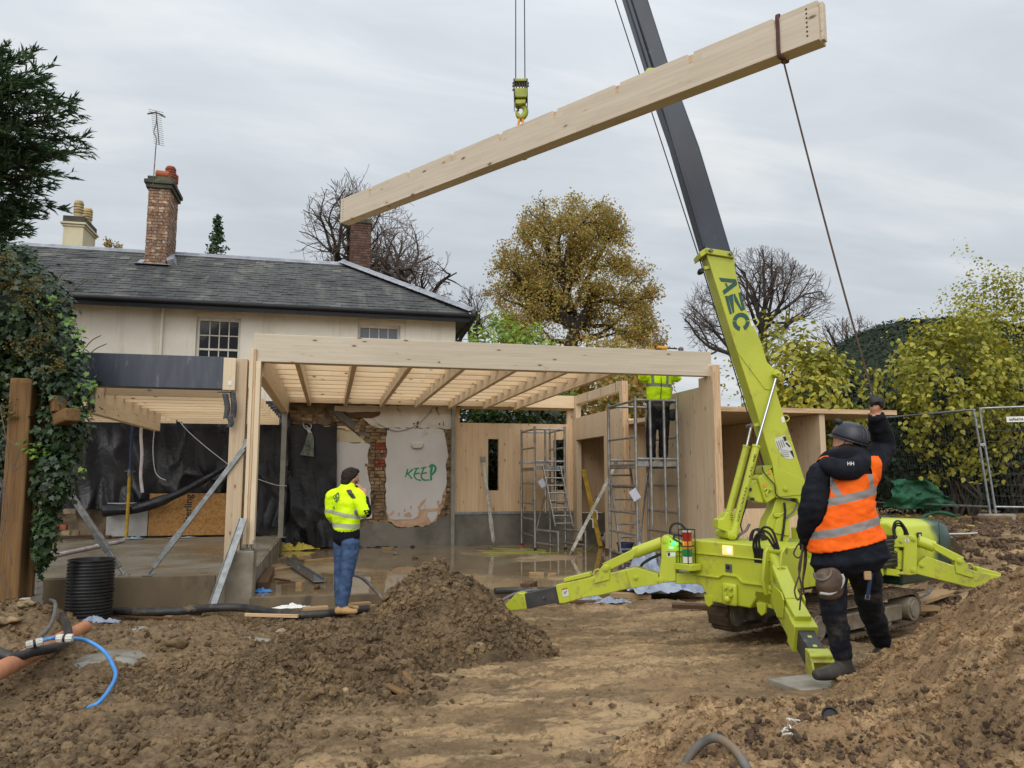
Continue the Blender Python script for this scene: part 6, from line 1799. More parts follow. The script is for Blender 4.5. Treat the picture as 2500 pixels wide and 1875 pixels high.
g=G();g.box((.05,-.4795,.26),(.12,.006,.13));
def onhood(o):
 o.parent=eh;o.location=(0,0,0);return o
og_=ORG.copy()
ORG[eh.name]=np.zeros(3)
for c_,sz_,m in(((-.28,-.482,.30),(.10,.008,.15),M['black']),((-.28,-.487,.30),(.04,.004,.11),M['decal']),((-.14,-.484,.22),(.03,.004,.07),M['orangeprint'])):G().box(c_,sz_).done('vent' if m is M['black']else 'decal',m,eh,.002)
G().box((.18,-.481,.27),(.006,.004,.40)).done('panel_gap',M['black'],eh)
g=G();lbox(g,-3.3,-2.25,-.42,.46,.50,.655);g.done('hood_sill',M['greenpaint'],cr,.02)
# radiator grille, seat and operator step behind the man
g=G();lbox(g,-2.2,-1.6,.30,.47,.70,1.02);g.done('grille_box',M['black'],cr,.01)
for k in range(7):G().box(lp3(-1.9,.474,.74+.04*k),(.56,.004,.010),(AX,SX,ZU)).done('grille_bar',M['steel'],cr)
g=G();lbox(g,-1.75,-1.15,-.1,.30,.98,1.12);g.done('control_box',pa,cr,.015)
G().lathe(lp3(-2.3,.1,1.16),[(.12,0),(.14,.03),(.10,.06)],16).done('air_cap',M['black'],cr)
# tracks
for s_ in(.42,-.46):
 tk=thing
 prof=[]
 a0,a1,r=-.55,-2.30,.155
 cz=.27
 path=[(a0+r*math.cos(t),cz+r*math.sin(t))for t in np.linspace(-math.pi/2,math.pi/2,12)]+[(a1+r*math.cos(t),cz+.02+(r+.01)*math.sin(t))for t in np.linspace(math.pi/2,1.5*math.pi,12)]
 outer=path;inner=[((a-(a0+a1)/2)*.965+(a0+a1)/2,(z-cz)*.80+cz)for a,z in path]
 g=G();nO=len(path)
 for sgn in(0,):
  Vv=[]
  for pth in(outer,inner):
   for sd_ in(-.12,.12):Vv.append([lp3(a,s_+sd_,z)for a,z in pth])
  Vv=np.array(Vv).reshape(-1,3);F=[]
  for i in range(nO):
   j=(i+1)%nO
   F+=[(i,j,nO+j,nO+i),(2*nO+j,2*nO+i,3*nO+i,3*nO+j),(i,2*nO+i,2*nO+j,j),(nO+j,3*nO+j,3*nO+i,nO+i)]
  g.add(Vv,F)
  # lugs
 P=np.array(outer+[outer[0]]);seg=np.cumsum(np.r_[0,np.linalg.norm(np.diff(P,axis=0),axis=1)])
 for t in np.arange(0,seg[-1],.085):
  q=np.array([np.interp(t,seg,P[:,0]),np.interp(t,seg,P[:,1])]);q2=np.array([np.interp((t+.02)%seg[-1],seg,P[:,0]),np.interp((t+.02)%seg[-1],seg,P[:,1])])
  dd=q2-q;dd/=(np.linalg.norm(dd)+1e-9);nn_=np.array([dd[1],-dd[0]])
  X_=AX*dd[0]+ZU*dd[1];N_=AX*nn_[0]+ZU*nn_[1]
  g.box(lp3(q[0],s_,q[1])+N_*.006,(.045,.23,.022),(X_,SX,np.cross(X_,SX)))
 tr=g.done('track',M['track'],cr,0,40,label='near crawler track' if s_>0 else 'far crawler track')
 g=G();lbox(g,-2.05,-.75,s_-.06,s_+.125,.19,.34);g.done('track_frame',M['trackframe'],tr,.01)
 for a,r2 in((-.55,.115),(-2.30,.12)):G().cyl(lp3(a,s_-.1,cz),lp3(a,s_+.125,cz),r2,None,22).cyl(lp3(a,s_+.12,cz),lp3(a,s_+.14,cz),r2*.72,None,18).done('idler_wheel',M['trackframe'],tr,.006)
 for a in(-1.0,-1.4,-1.8):G().cyl(lp3(a,s_-.09,.20),lp3(a,s_+.115,.20),.06,None,16).done('roller',M['trackframe'],tr,.004)
 # ---------------------------------------------------------------- hook block and what hangs from it
HP=lambda x,y,off=0.0:pt(x,y,dep=7.74+off)
def Z8(x,y):return 1230+x*.10846,150+y*.10846
hk=thing('hook_block','yellow green crane hook block hanging on two steel ropes','hook block',HP(1271,276))
sc_=lambda q:HP(*Z8(*q))
def slab8(P,th,off,m,name,par,bev=.004):g=G();g.prism([HP(*Z8(*q),-th/2+off)for q in P],HD*th);return g.done(name,m,par,bev)
for q in((268,380),(475,380)):
 b=HP(*Z8(*q));t=np.array([tipx[0]+(b[0]-HP(*Z8(372,380))[0])*.9,tipx[1]+(b[1]-HP(*Z8(372,380))[1])*.9,8.2]);G().tube([b,t],.006,6).done('rope',M['wire'],hk)
for s0,s1 in((215,245),(510,540)):slab8([(s0,378),(s1,378),(s1+2,900),(s1-2,995),(s0+16,995),(s0+10,700)],.14,0,pdk,'cheek_plate',hk)
slab8([(218,378),(540,378),(540,436),(218,436)],.13,0,pb,'cap_plate',hk)
slab8([(245,590),(540,590),(536,740),(515,805),(262,805),(246,740)],.15,0,pb,'cheek',hk,.01)
for q in(270,345,405,460,495):slab8([(q,440),(q+26,440),(q+26,590),(q,590)],.10,.0,pdk,'sheave',hk)
slab8([(255,850),(500,838),(495,945),(300,962),(256,930)],.12,0,pb,'crosshead',hk,.01)
slab8([(355,800),(415,800),(415,850),(355,850)],.07,0,pb,'swivel_neck',hk)
for q in((215,490),(213,555),(216,640),(545,490),(543,550)):c=sc_(q);G().cyl(c-RT*.01,c+RT*.01,.012,None,8).done('bolt',pdk,hk)
P=spline([sc_(q)for q in((385,950),(400,990),(455,1030),(490,1110),(470,1200),(410,1260),(345,1245),(300,1180),(278,1100))],7)
rr=np.interp(np.linspace(0,1,len(P)),[0,.2,.55,.8,1],[.022,.026,.034,.026,.008]);G().tube(P,rr,12).done('hook',pb,hk)
G().bar(sc_((335,975)),sc_((322,1120)),.03,.018).done('safety_latch',pdk,hk,.003)
# ---------------------------------------------------------------- the lifted glulam beam (level, swung end-on)
beam_l=pt(842,519,dep=9.62);beam_r=pt(2006,57,Z=beam_l[2])
bd=unit(beam_r-beam_l);BL=np.linalg.norm(beam_r-beam_l);BH,BW=.315,.14
hb=thing('lifted_beam','long pale glulam beam hanging in mid air from the crane hook','glulam beam',(beam_l+beam_r)/2)
# profile with shallow birdsmouth notches along the top
by2=unit(np.cross(ZU,bd));bz2=np.cross(bd,by2)
nt_=[.102,.222,.344,.464,.584,.704,.826,.948]
top=[(0,BH/2)]
for t in nt_:u=t*BL;top+=[(u-.03,BH/2),(u-.026,BH/2-.022),(u+.026,BH/2-.022),(u+.03,BH/2)]
prof=[(0,-BH/2)]+top+[(BL,BH/2),(BL,-BH/2)]
me=bpy.data.meshes.new('beam');gg2=G();gg2.prism([(u-BL/2,-BW/2,w)for u,w in prof],(0,BW,0));me.from_pydata(np.vstack(gg2.v).tolist(),[],gg2.f);me.materials.append(M['glulam_pale'])
bo_=bpy.data.objects.new('beam',me);COL.objects.link(bo_);bo_.parent=hb
Mx=Matrix.Identity(4)
for i in range(3):Mx[i][0],Mx[i][1],Mx[i][2]=bd[i],by2[i],bz2[i]
bo_.matrix_local=Mx;ORG[bo_.name]=np.zeros(3)
bv=bo_.modifiers.new('edge','BEVEL');bv.width=.004;bv.segments=2;bv.limit_method='ANGLE'
def onbeam(o):o.parent=bo_;return o
camside=-1 if(by2@(C0-beam_l))<0 else 1
for k in range(7):G().cyl((BL/2-.085,camside*(BW/2-.004),.118-.036*k),(BL/2-.085,camside*(BW/2+.0008),.118-.036*k),.0085,None,10).done('dowel_hole',M['ink'],bo_)
for k in range(7):G().cyl((-BL/2+.06,camside*(BW/2-.004),.118-.036*k),(-BL/2+.06,camside*(BW/2+.0008),.118-.036*k),.0065,None,8).done('dowel_hole',M['ink'],bo_)
for t in nt_:G().box((t*BL-BL/2,camside*(BW/2+.0004),BH/2-.056),(.034,.0012,.066)).done('dowel_mark',M['edge'],bo_)
G().box((BL/2+.012,0,.005),(.024,BW*.42,BH*.96)).done('tenon',M['glulam_pale'],bo_,.002)
# orange sling between hook and beam
sg=thing('lifting_sling','orange webbing sling joining the hook to the top of the lifted beam','sling',HP(1273,300))
bt=(beam_l+beam_r)/2+ZU*BH/2
for dx in(-.018,.018):
 P=spline([sc_((378,1200)),sc_((352 if dx<0 else 425,1290)),bt+RT*dx*1.4+ZU*.02,bt+RT*dx-by2*camside*.0],5);G().tube(P,.012,8).done('strap',M['slingorange'],sg)
G().tube([sc_((360,1330)),sc_((440,1345))],.010,8).done('shackle',M['slingorange'],sg)
for s in(-1,1):G().bar(bt+by2*(BW/2+.003)*s+ZU*.003,bt+by2*(BW/2+.003)*s-ZU*(BH+.003),.05,.004,up=tuple(by2)).done('strap',M['slingorange'],sg)if s!=camside else None
# tag line: choked round the beam end, down to the glove of the near man
HAND=pt(2137,985,dep=5.50)
tl=thing('tag_line','dark rope from the right end of the lifted beam down to the gloved hand','rope',HAND)
cb=beam_l+bd*BL*.950
lo_=[]
for k in range(3):
 w_=bd*(.009*(k-1));a_,b_=BW/2+.007,BH/2+.007
 lo_.append(cb+w_+by2*a_+bz2*b_);
 P=spline([cb+w_+by2*sy*a_+bz2*sz*b_ for sy,sz in((1,1),(1,.3),(1,-.4),(1,-1),(0,-1.02),(-1,-1),(-1,.2),(-1,1),(0,1.02),(1,1))],4);G().tube(P,.0065,6).done('wrap',M['slingred'],tl)
s=cb+by2*camside*.0-bz2*(BH/2+.015)
P=np.array([s+(HAND-s)*t+np.array([0,0,-.06*math.sin(math.pi*t)])for t in np.linspace(0,1,16)])
G().tube(P,.0075,6).done('line',M['rope'],tl)
G().lathe(s-ZU*.03,[(.012,0),(.02,.015),(.012,.03)],8).done('knot',M['slingred'],tl)
# ================================================================== people
def J(x,y,d):return pt(x,y,dep=d)
class Body:
 """lofted limbs fused into one skin"""
 def __init__(s):s.g=G();s.tags=[]
 def loft(s,pts,ra,rb,side,tg,n=16,sub=5):
  P=spline(pts,sub)if len(pts)>2 else np.array([np.array(pts[0])+(np.array(pts[1])-np.array(pts[0]))*t for t in np.linspace(0,1,sub+1)])
  m=len(P);tt=np.linspace(0,1,m);t0=np.linspace(0,1,len(ra))
  A=np.interp(tt,t0,ra);B=np.interp(tt,t0,rb)
  T=np.gradient(P,axis=0);rings=[]
  a=np.linspace(0,2*math.pi,n,endpoint=False)
  for i in range(m):
   t=unit(T[i]);u=np.asarray(side,float);u=unit(u-t*(u@t));v=np.cross(t,u)
   rings.append((P[i],t,u,v,A[i],B[i]))
  V=[]
  def ring(c,u,v,ra_,rb_):V.append(c+ra_*np.cos(a)[:,None]*u+rb_*np.sin(a)[:,None]*v)
  p,t,u,v,ra_,rb_=rings[0]
  for k in(.35,.75):h=math.sqrt(1-k*k);ring(p-t*h*min(ra_,rb_)*.6,u,v,ra_*k,rb_*k)
  for p,t,u,v,ra_,rb_ in rings:ring(p,u,v,ra_,rb_)
  p,t,u,v,ra_,rb_=rings[-1]
  for k in(.75,.35):h=math.sqrt(1-k*k);ring(p+t*h*min(ra_,rb_)*.6,u,v,ra_*k,rb_*k)
  k=len(V);F=[]
  for i in range(k-1):
   for j in range(n):q=(j+1)%n;F.append((i*n+j,i*n+q,(i+1)*n+q,(i+1)*n+j))
  F+=[tuple(range(n-1,-1,-1)),tuple((k-1)*n+j for j in range(n))]
  s.g.add(np.vstack(V),F);s.tags+=[tg]*len(F);return s
 def ball(s,c,r,tg,ax=None):
  f0=len(s.g.f);s.g.ball(c,r,16,12,ax);s.tags+=[tg]*(len(s.g.f)-f0);return s
 def finger(s,base,d,curl,L,r,tg):
  """three-joint finger bending towards curl"""
  P=[np.array(base)];d=unit(d);c=unit(curl)
  for k,f in enumerate((.42,.32,.26)):
   P.append(P[-1]+d*L*f);d=unit(d+c*.75)
  s.loft(P,[r,r*.92,r*.8],[r,r*.92,r*.8],np.cross(d,c),tg,8,3);return s
 def build(s,root,mats,voxel=.01,wr=.008,seed=1,wrtags=(),smooth=4):
  V=np.vstack(s.g.v)
  src=bpy.data.meshes.new('src');src.from_pydata(V.tolist(),[],s.g.f)
  bm=bmesh.new();bm.from_mesh(src);bmesh.ops.recalc_face_normals(bm,faces=bm.faces);bm.to_mesh(src);bm.free()
  o=bpy.data.objects.new('src',src);COL.objects.link(o)
  m=o.modifiers.new('r','REMESH');m.mode='VOXEL';m.voxel_size=voxel
  m=o.modifiers.new('s','SMOOTH');m.iterations=smooth;m.factor=.5
  dg=bpy.context.evaluated_depsgraph_get();dg.update()
  me=bpy.data.meshes.new_from_object(o.evaluated_get(dg))
  tree=BVHTree.FromPolygons([Vector(v)for v in V],s.g.f)
  bpy.data.objects.remove(o);bpy.data.meshes.remove(src)
  n=len(me.vertices);co=np.empty(n*3);me.vertices.foreach_get('co',co);co=co.reshape(-1,3)
  no=np.empty(n*3);me.vertices.foreach_get('normal',no);no=no.reshape(-1,3)
  tv=[s.tags[tree.find_nearest(Vector(c))[2]]for c in co]
  w=np.array([1.0 if t in wrtags else 0.0 for t in tv])
  f1=fbm(co[:,0]*7,co[:,1]*7,co[:,2]*15,3,seed);f2=1-np.abs(fbm(co[:,0]*5+co[:,2]*5,co[:,1]*5,co[:,2]*8-co[:,0]*6,3,seed+5))*2
  co=co+no*(w*wr*(f1*1.1+f2*.55))[:,None]
  s.co,s.no,s.tv=co,no,tv
  me.vertices.foreach_set('co',(co-base_of(root)).ravel())
  keys=list(mats);
  for k in keys:me.materials.append(mats[k])
  s.fc=[];mi=[]
  for p in me.polygons:
   vs_=[tv[i]for i in p.vertices];t=max(set(vs_),key=vs_.count);s.fc.append(t);mi.append(keys.index(t))
  me.polygons.foreach_set('material_index',mi);me.polygons.foreach_set('use_smooth',[True]*len(mi))
  s.faces=[tuple(p.vertices)for p in me.polygons]
  me.update()
  me.name='body';ob=bpy.data.objects.new('body',me);COL.objects.link(ob);ob.parent=root;ORG[ob.name]=base_of(root)
  s.root=root;return ob
 def shell(s,name,sel,off,mat_,thick=.004,parent=None):
  """a garment: the chosen skin faces moved outwards"""
  F=[f for f,t in zip(s.faces,s.fc)if sel(s.co[list(f)].mean(0),t)]
  used=sorted({i for f in F for i in f});ix={v:k for k,v in enumerate(used)}
  no=s.no[used]
  V=s.co[used]+no*off
  me=bpy.data.meshes.new(name);me.from_pydata((V-base_of(s.root)).tolist(),[],[tuple(ix[i]for i in f)for f in F]);me.materials.append(mat_)
  bm=bmesh.new();bm.from_mesh(me)
  for _ in range(3):
   bd_=[v for v in bm.verts if v.is_boundary]
   newp={}
   for v in bd_:
    nb=[e.other_vert(v).co for e in v.link_edges if e.is_boundary]
    if len(nb)==2:newp[v]=v.co*.5+(nb[0]+nb[1])*.25
   for v,c in newp.items():v.co=c
  bm.to_mesh(me);bm.free()
  me.polygons.foreach_set('use_smooth',[True]*len(me.polygons))
  o=bpy.data.objects.new(name,me);COL.objects.link(o);o.parent=parent or s.root;ORG[o.name]=base_of(s.root)
  m=o.modifiers.new('t','SOLIDIFY');m.thickness=thick;m.offset=1
  return o
  # ---- the near man, back turned, right arm up on the tag line
D=5.52
man=thing('person','person in an orange vest and black helmet reaching up to the tag line','person',J(2085,1655,D))
b=Body()
lat=RT;back=-HD
tor=[J(2076,1366,D),J(2071,1338,D),J(2060,1285,D),J(2058,1225,D),J(2062,1170,D),J(2064,1138,D),J(2066,1116,D+.02)]
b.loft(tor,[.272,.258,.226,.194,.200,.180,.09],[.19,.18,.165,.155,.150,.125,.085],RT,'torso',28,6)
b.loft([J(2064,1130,D+.03),J(2068,1085,D+.05)],[.068,.062],[.07,.065],RT,'skin')
fd=unit(la3(-.78,.55)+ZU*.12);fl=unit(np.cross(ZU,fd));fu=np.cross(fd,fl)
hc=J(2071,1078,D+.06)
b.ball(hc,(.105,.080,.118),'skin',(fd,fl,fu))
b.ball(hc+fd*.085-fu*.03,(.02,.016,.026),'skin',(fd,fl,fu)).ball(hc+fd*.065-fu*.075,(.05,.055,.055),'beard',(fd,fl,fu)).ball(hc+fl*.07+fd*.005-fu*.02,(.022,.012,.03),'skin',(fd,fl,fu)).ball(hc+fl*.05+fd*.03-fu*.065,(.045,.03,.045),'beard',(fd,fl,fu)).ball(hc-fl*.07-fu*.02,(.022,.012,.03),'skin',(fd,fl,fu))
b.ball(hc-fd*.045-fu*.045,(.078,.082,.075),'hair',(fd,fl,fu)).ball(J(2067,1104,D+.0),(.07,.06,.06),'hair')
# right arm, raised
S_,E_,W_=J(2124,1140,D+.02),J(2158,1088,D+.16),J(2139,1014,D+.0)
b.loft([J(2106,1144,D),S_,(S_+E_)/2+(0,0,.0),E_,(E_+W_)/2,W_],[.10,.095,.082,.080,.068,.052],[.10,.095,.082,.078,.066,.050],RT,'sleeve',16,5)
b.loft([W_,HAND-ZU*.028],[.036,.042],[.03,.034],RT,'skin')
b.ball(HAND+ZU*.012,(.046,.034,.05),'glove')
for k in range(4):
 base=HAND+ZU*(.034-.020*k)+RT*.034+HD*.012
 b.finger(base,-HD*.9+RT*.25,-RT,.088-.006*abs(k-1.2),.0118,'glove')
b.finger(HAND-ZU*.02-RT*.03,-HD*.7+ZU*.5,RT,.07,.0125,'glove')
# left arm, down and forward, gathering rope
S_,E_,W_=J(2006,1160,D-.05),J(1984,1238,D-.06),J(1968,1312,D+.10)
b.loft([J(2018,1156,D-.02),S_,(S_+E_)/2-RT*.012,E_,(E_+W_)/2,W_],[.09,.092,.088,.086,.078,.058],[.09,.092,.088,.086,.078,.058],RT,'sleeve',16,5)
b.ball(W_-ZU*.05+HD*.03,(.042,.035,.055),'glove')
for k in range(4):b.finger(W_-ZU*(.05+.018*k-.02)+RT*-.03+HD*.04,HD*.4-ZU*.2+RT*.6,RT,.075,.0115,'glove')
b.finger(W_-ZU*.03+RT*.03+HD*.03,-ZU*.8+RT*.1,-RT,.065,.012,'glove')
# legs
gzl=gzs(*cv(0,0,0)[:2])
H1,K1,A1=J(2030,1378,D),J(2034,1482,D-.03),J(2057,1600,D+.02)
b.loft([H1+ZU*.05,H1,(H1+K1)/2,K1,(K1+A1)/2,A1],[.13,.118,.096,.080,.074,.066],[.13,.12,.10,.086,.08,.07],RT,'trouser',16,5)
H2,K2,A2=J(2104,1380,D+.03),J(2124,1478,D+.28),J(2153,1566,D+.52)
b.loft([H2+ZU*.05,H2,(H2+K2)/2,K2,(K2+A2)/2,A2],[.13,.118,.098,.082,.076,.070],[.13,.12,.10,.086,.08,.07],RT,'trouser',16,5)
# boots
T1,L1=J(1992,1648,D-.04),J(2078,1642,D+.02)
b.loft([L1+ZU*.012,(L1*.6+T1*.4)+ZU*.016,L1*.25+T1*.75+ZU*.004,T1],[.045,.052,.055,.045],[.045,.060,.045,.036],unit(np.cross(T1-L1,ZU)),'boot',14,4)
b.loft([A1,J(2064,1632,D+.02)],[.058,.052],[.06,.055],RT,'boot')
T2,L2=J(2143,1592,D+.76),J(2158,1604,D+.52)
b.loft([L2,(L2+T2)/2+ZU*.012,T2],[.045,.055,.042],[.045,.05,.035],RT,'boot',14,4)
b.loft([A2,L2+ZU*.02],[.060,.05],[.06,.05],RT,'boot')
b.build(man,{'torso':M['jacketblack'],'sleeve':M['jacketblack'],'skin':M['skin'],'beard':M['beard'],'hair':M['hair'],'glove':M['black'],'trouser':M['workwear'],'boot':M['bootmud']},.0095,.015,3,('torso','sleeve','trouser'))
# orange vest with grey tapes
o0=base_of(man)
q=lambda x,y:J(x,y,D-.17)-o0
def band(x0,y0,x1,y1,hw):a,c=q(x0,y0),q(x1,y1);n=unit(np.cross(unit(c-a),HD));return((a+c)/2,n,hw)
bands=[band(2030,1226,2140,1200,.028),band(1978,1316,2152,1272,.028)]
v1=band(2026,1152,2052,1216,.023);v2=band(2124,1138,2136,1200,.021)
lim={tuple(v1[0]):(q(2040,1216),ZU),tuple(v2[0]):(q(2130,1200),ZU)}
vm=cloth('orange_hi_vis',(250,108,26),(240,96,20),(196,96,40),.7,.5,9,{'bands':bands+[v1,v2],'col':(140,136,134),'lim':lim},dt=(.60,.8))
hemA,hemB=J(1974,1362,D-.15),J(2166,1318,D-.15)
hn=unit(np.cross(unit(hemB-hemA),HD));hn=hn if hn[2]>0 else-hn
b.shell('hi_vis_vest',lambda c,t:(t=='torso' or(t=='sleeve' and J(2004,1150,D)@RT<c@RT<J(2136,1150,D)@RT and c[2]>J(2064,1215,D)[2]))and(c-hemA)@hn>0 and c[2]<J(2064,1118,D)[2]and(abs((c-J(2062,1130,D))@RT)>.13 or c[2]<J(2062,1158,D)[2]),.014,vm,.005)
# hood lying on the shoulders
hg=Body()
hp_=[J(2012,1130,D-.08),J(2026,1136,D-.15),J(2052,1146,D-.18),J(2084,1144,D-.18),J(2106,1130,D-.14),J(2114,1114,D-.06)]
hg.loft(hp_,[.045,.062,.074,.074,.062,.042],[.04,.05,.058,.058,.05,.035],ZU,'torso',16,6)
hg.loft([J(2010,1132,D+.06),J(2030,1118,D-.02),J(2066,1112,D-.08),J(2104,1112,D-.03),J(2112,1122,D+.05)],[.05,.055,.06,.055,.045],[.05]*5,ZU,'torso',14,6)
hg.build(man,{'torso':M['jacketblack']},.010,.008,8,('torso',)).name='hood'
letter('lettering','HH',.034,J(2077,1132,D-.250),RT,ZU,M['whiteprint'],man)
# helmet: shell, ribs, brim, lamp, strap
hx=J(2074,1074,D+.055);ft_=unit(fu*.97+fd*-.22);ff=unit(fd-ft_*(fd@ft_));fs=np.cross(ft_,ff)
V=[];F=[];nA,nB=32,12
for i in range(nB):
 p=math.pi/2*i/(nB-1)
 for j in range(nA):
  a=2*math.pi*j/nA
  rib=1+.022*(1 if abs(((a/math.pi*180+180)%360-180))>90 and int((a/(math.pi*2))*22)%2==0 else 0)*math.sin(2*p)
  V.append(hx+(ff*math.cos(a)*.128+fs*math.sin(a)*.108)*math.cos(p)**.75*rib+ft_*.128*math.sin(p)**.9*rib)
for i in range(nB-1):
 for j in range(nA):k=(j+1)%nA;F.append((i*nA+j,i*nA+k,(i+1)*nA+k,(i+1)*nA+j))
hl=G().add(V,F).done('helmet',M['helmet'],man,0,60,solid=.004)
g=G();P=[hx+ff*math.cos(t)*.130+fs*math.sin(t)*.110-ft_*.002 for t in np.linspace(0,2*math.pi,33)];g.tube(P,.006,6)
pk_=[]
for t in np.linspace(-.9,.9,9):pk_.append((hx+ff*math.cos(t)*.130+fs*math.sin(t)*.108,hx+ff*(math.cos(t)*.158)+fs*math.sin(t)*.108-ft_*.012))
g.add([p for pr in pk_ for p in pr],[(2*i,2*i+1,2*i+3,2*i+2)for i in range(8)])
g.done('brim',M['helmet'],hl,0,50)
for k in range(5):a=math.pi+(k-2)*.34;G().tube(spline([hx+(ff*math.cos(a)*.130+fs*math.sin(a)*.110)*math.cos(p)**.75+ft_*.130*math.sin(p)**.9 for p in(.25,.6,.95,1.2)],4),.006,6).done('rib',M['helmet'],hl)
G().ball(hx+ff*.105+ft_*.104+fs*.03,(.03,.022,.022),10,8,(ff,fs,ft_)).done('head_lamp',M['black'],hl)
G().tube(spline([hx-ff*.10+fs*.09,hx-ff*.13-ft_*.055,hx-ff*.09-fs*.09-ft_*.01],5),.006,6).done('strap',M['black'],hl)
G().tube(spline([hx+fs*.11-ft_*.0,hx+fs*.09+ff*.02-ft_*.10,hx+ff*.06-ft_*.155],5),.004,6).done('strap',M['black'],hl)
# nail pouch, belt, tools
pc=thing
pouch=Body()
pouch.loft([J(2028,1462-12,D-.16),J(2026,1425,D-.18),J(2020,1398,D-.17)],[.085,.098,.085],[.05,.065,.055],RT,'p',16,4)
po=pouch.build(man,{'p':M['leather']},.009,.006,5,('p',));po.name='nail_pouch'
G().tube(spline([J(*p,D-.235)for p in((1987,1398),(1992,1412),(2010,1416),(2026,1406),(2030,1390))],5),.009,8).done('pouch_rim',M['greyhose'],man)
G().tube(spline([J(*p,D-.22)for p in((2002,1448),(2028,1450),(2050,1436),(2060,1416),(2056,1402))],5),.009,8).done('pouch_binding',M['insul'],man)
G().box(J(2118,1405,D-.14),(.05,.02,.06),(RT,HD,ZU)).done('tape_measure',M['lumber'],man,.006)
G().bar(J(2127,1400,D-.13),J(2118,1460,D-.10),.035,.008).done('tool_loop',M['blueprop'],man);G().tube([J(2114,1452,D-.13),J(2112,1462,D-.13),J(2122,1464,D-.13),J(2124,1452,D-.13)],.005,6).done('buckle',M['steel'],man)
# coils of rope from the left hand
rp=thing('rope_coils','dark rope coils hanging from the left hand of the man in the orange vest','rope',J(1955,1500,D+.1))
for k,px in enumerate((((1962,1318),(1957,1350),(1950,1390),(1957,1440),(1948,1465),(1940,1440),(1952,1400),(1960,1340)),((1966,1318),(1963,1380),(1958,1430),(1952,1490)),((1960,1316),(1945,1335),(1938,1352),(1948,1362),(1958,1352),(1964,1325)),((1968,1320),(1968,1372),(1960,1420),(1962,1450),(1948,1440)))):
 G().tube(spline([J(*p,D+.10+.015*k)for p in px],6),.006,6).done('strand',M['rope'],rp)
 # ---- the man on the phone
D2=9.22
man2=thing('person','person in yellow hi vis jacket and blue jeans holding a phone to the ear','person',J(846,1499,D2))
b=Body()
b.loft([J(845,1291,D2),J(845,1280,D2),J(844,1260,D2),J(841,1228,D2),J(843,1204,D2),J(849,1190,D2+.02)],[.190,.198,.206,.205,.185,.07],[.138,.142,.146,.140,.115,.065],unit(la3(.64,-.77)),'torso',26,6)
fd2=unit(la3(.72,.62)-ZU*.10);fl2=unit(np.cross(ZU,fd2));fu2=np.cross(fd2,fl2)
hc2=J(856,1168,D2+.02)
b.loft([J(849,1194,D2+.02),J(853,1172,D2+.02)],[.062,.058],[.062,.058],RT,'skin')
b.ball(hc2,(.103,.078,.115),'skin',(fd2,fl2,fu2)).ball(hc2+fd2*.10-fu2*.02,(.02,.015,.024),'skin',(fd2,fl2,fu2)).ball(hc2+fd2*.06-fu2*.08,(.045,.05,.04),'beard',(fd2,fl2,fu2)).ball(hc2-fl2*.076-fu2*.012,(.024,.012,.032),'skin',(fd2,fl2,fu2)).ball(hc2+fl2*.076-fu2*.012,(.024,.012,.032),'skin',(fd2,fl2,fu2))
S_,E_,W_=J(873,1212,D2-.10),J(892,1254,D2-.18),J(889,1218,D2-.10)
b.loft([J(858,1206,D2-.04),S_,(S_+E_)/2,E_],[.085,.082,.076,.072],[.085,.082,.078,.072],RT,'torso',16,5)
b.loft([E_,(E_+W_)/2+RT*.006,W_],[.07,.058,.046],[.07,.056,.044],RT,'cuff',16,5)
Hn=J(884.5,1197,D2-.06)
b.loft([W_,Hn],[.036,.054],[.032,.034],RT,'skin',12,4)
pu=unit(J(871,1181,D2+.04)-J(876,1200,D2+.04))
for k in range(4):b.finger(Hn+pu*(.030+.0*k)+HD*(.026-.018*k)-RT*.0,pu*.8-RT*.5,-RT,.088-.005*abs(k-1),.0118,'skin')
b.finger(Hn-HD*.032+pu*.0,pu*.9-RT*.2,-RT+HD*.3,.065,.0105,'skin')
S_,E_,W_=J(812,1214,D2+.02),J(808,1254,D2+.04),J(822,1276,D2+.22)
b.loft([J(828,1208,D2),S_,(S_+E_)/2,E_,W_],[.085,.082,.074,.068,.05],[.085,.082,.076,.068,.05],RT,'torso',16,5)
b.ball(W_+HD*.06,(.04,.035,.045),'skin')
for k in range(4):b.finger(W_+HD*.08+ZU*(.025-.018*k),HD+RT*.5,RT,.07,.01,'skin')
b.finger(W_+HD*.06+ZU*.03,HD*.6+ZU*.4+RT*.4,RT,.06,.0105,'skin')
b.loft([J(845,1316,D2),J(845,1306,D2),J(845,1280,D2)],[.176,.182,.175],[.128,.134,.128],unit(la3(.8,-.6)),'sweater',24,4)
for(h,k,a,rr)in(((836,1335,D2+.08),(831,1404,D2+.10),(831,1474,D2+.12),.0),((856,1335,D2-.06),(848,1404,D2-.08),(836,1476,D2-.06),.0)):
 h,k,a=J(*h),J(*k),J(*a)
 b.loft([h+ZU*.06,h,(h+k)/2,k,(k+a)/2,a],[.105,.100,.086,.070,.066,.064],[.12,.115,.095,.078,.074,.066],RT,'jeans',16,5)
for(l,t,a)in(((822,1491,D2-.07),(870,1493,D2-.10),(836,1478,D2-.06)),((826,1484,D2+.14),(873,1484,D2+.14),(832,1472,D2+.12))):
 l,t,a=J(*l),J(*t),J(*a)
 b.loft([l,l*.62+t*.38+ZU*.012,l*.3+t*.7,t],[.040,.046,.048,.036],[.042,.05,.036,.028],HD,'boot',12,4);b.loft([a,l*.85+t*.15],[.05,.045],[.05,.045],RT,'boot',12,3)
o0=base_of(man2);q2=lambda x,y,d=-.14:J(x,y,D2+d)-o0
def band2(x0,y0,x1,y1,hw,d=-.14):a,c=q2(x0,y0,d),q2(x1,y1,d);return((a+c)/2,unit(np.cross(unit(c-a),HD)),hw)
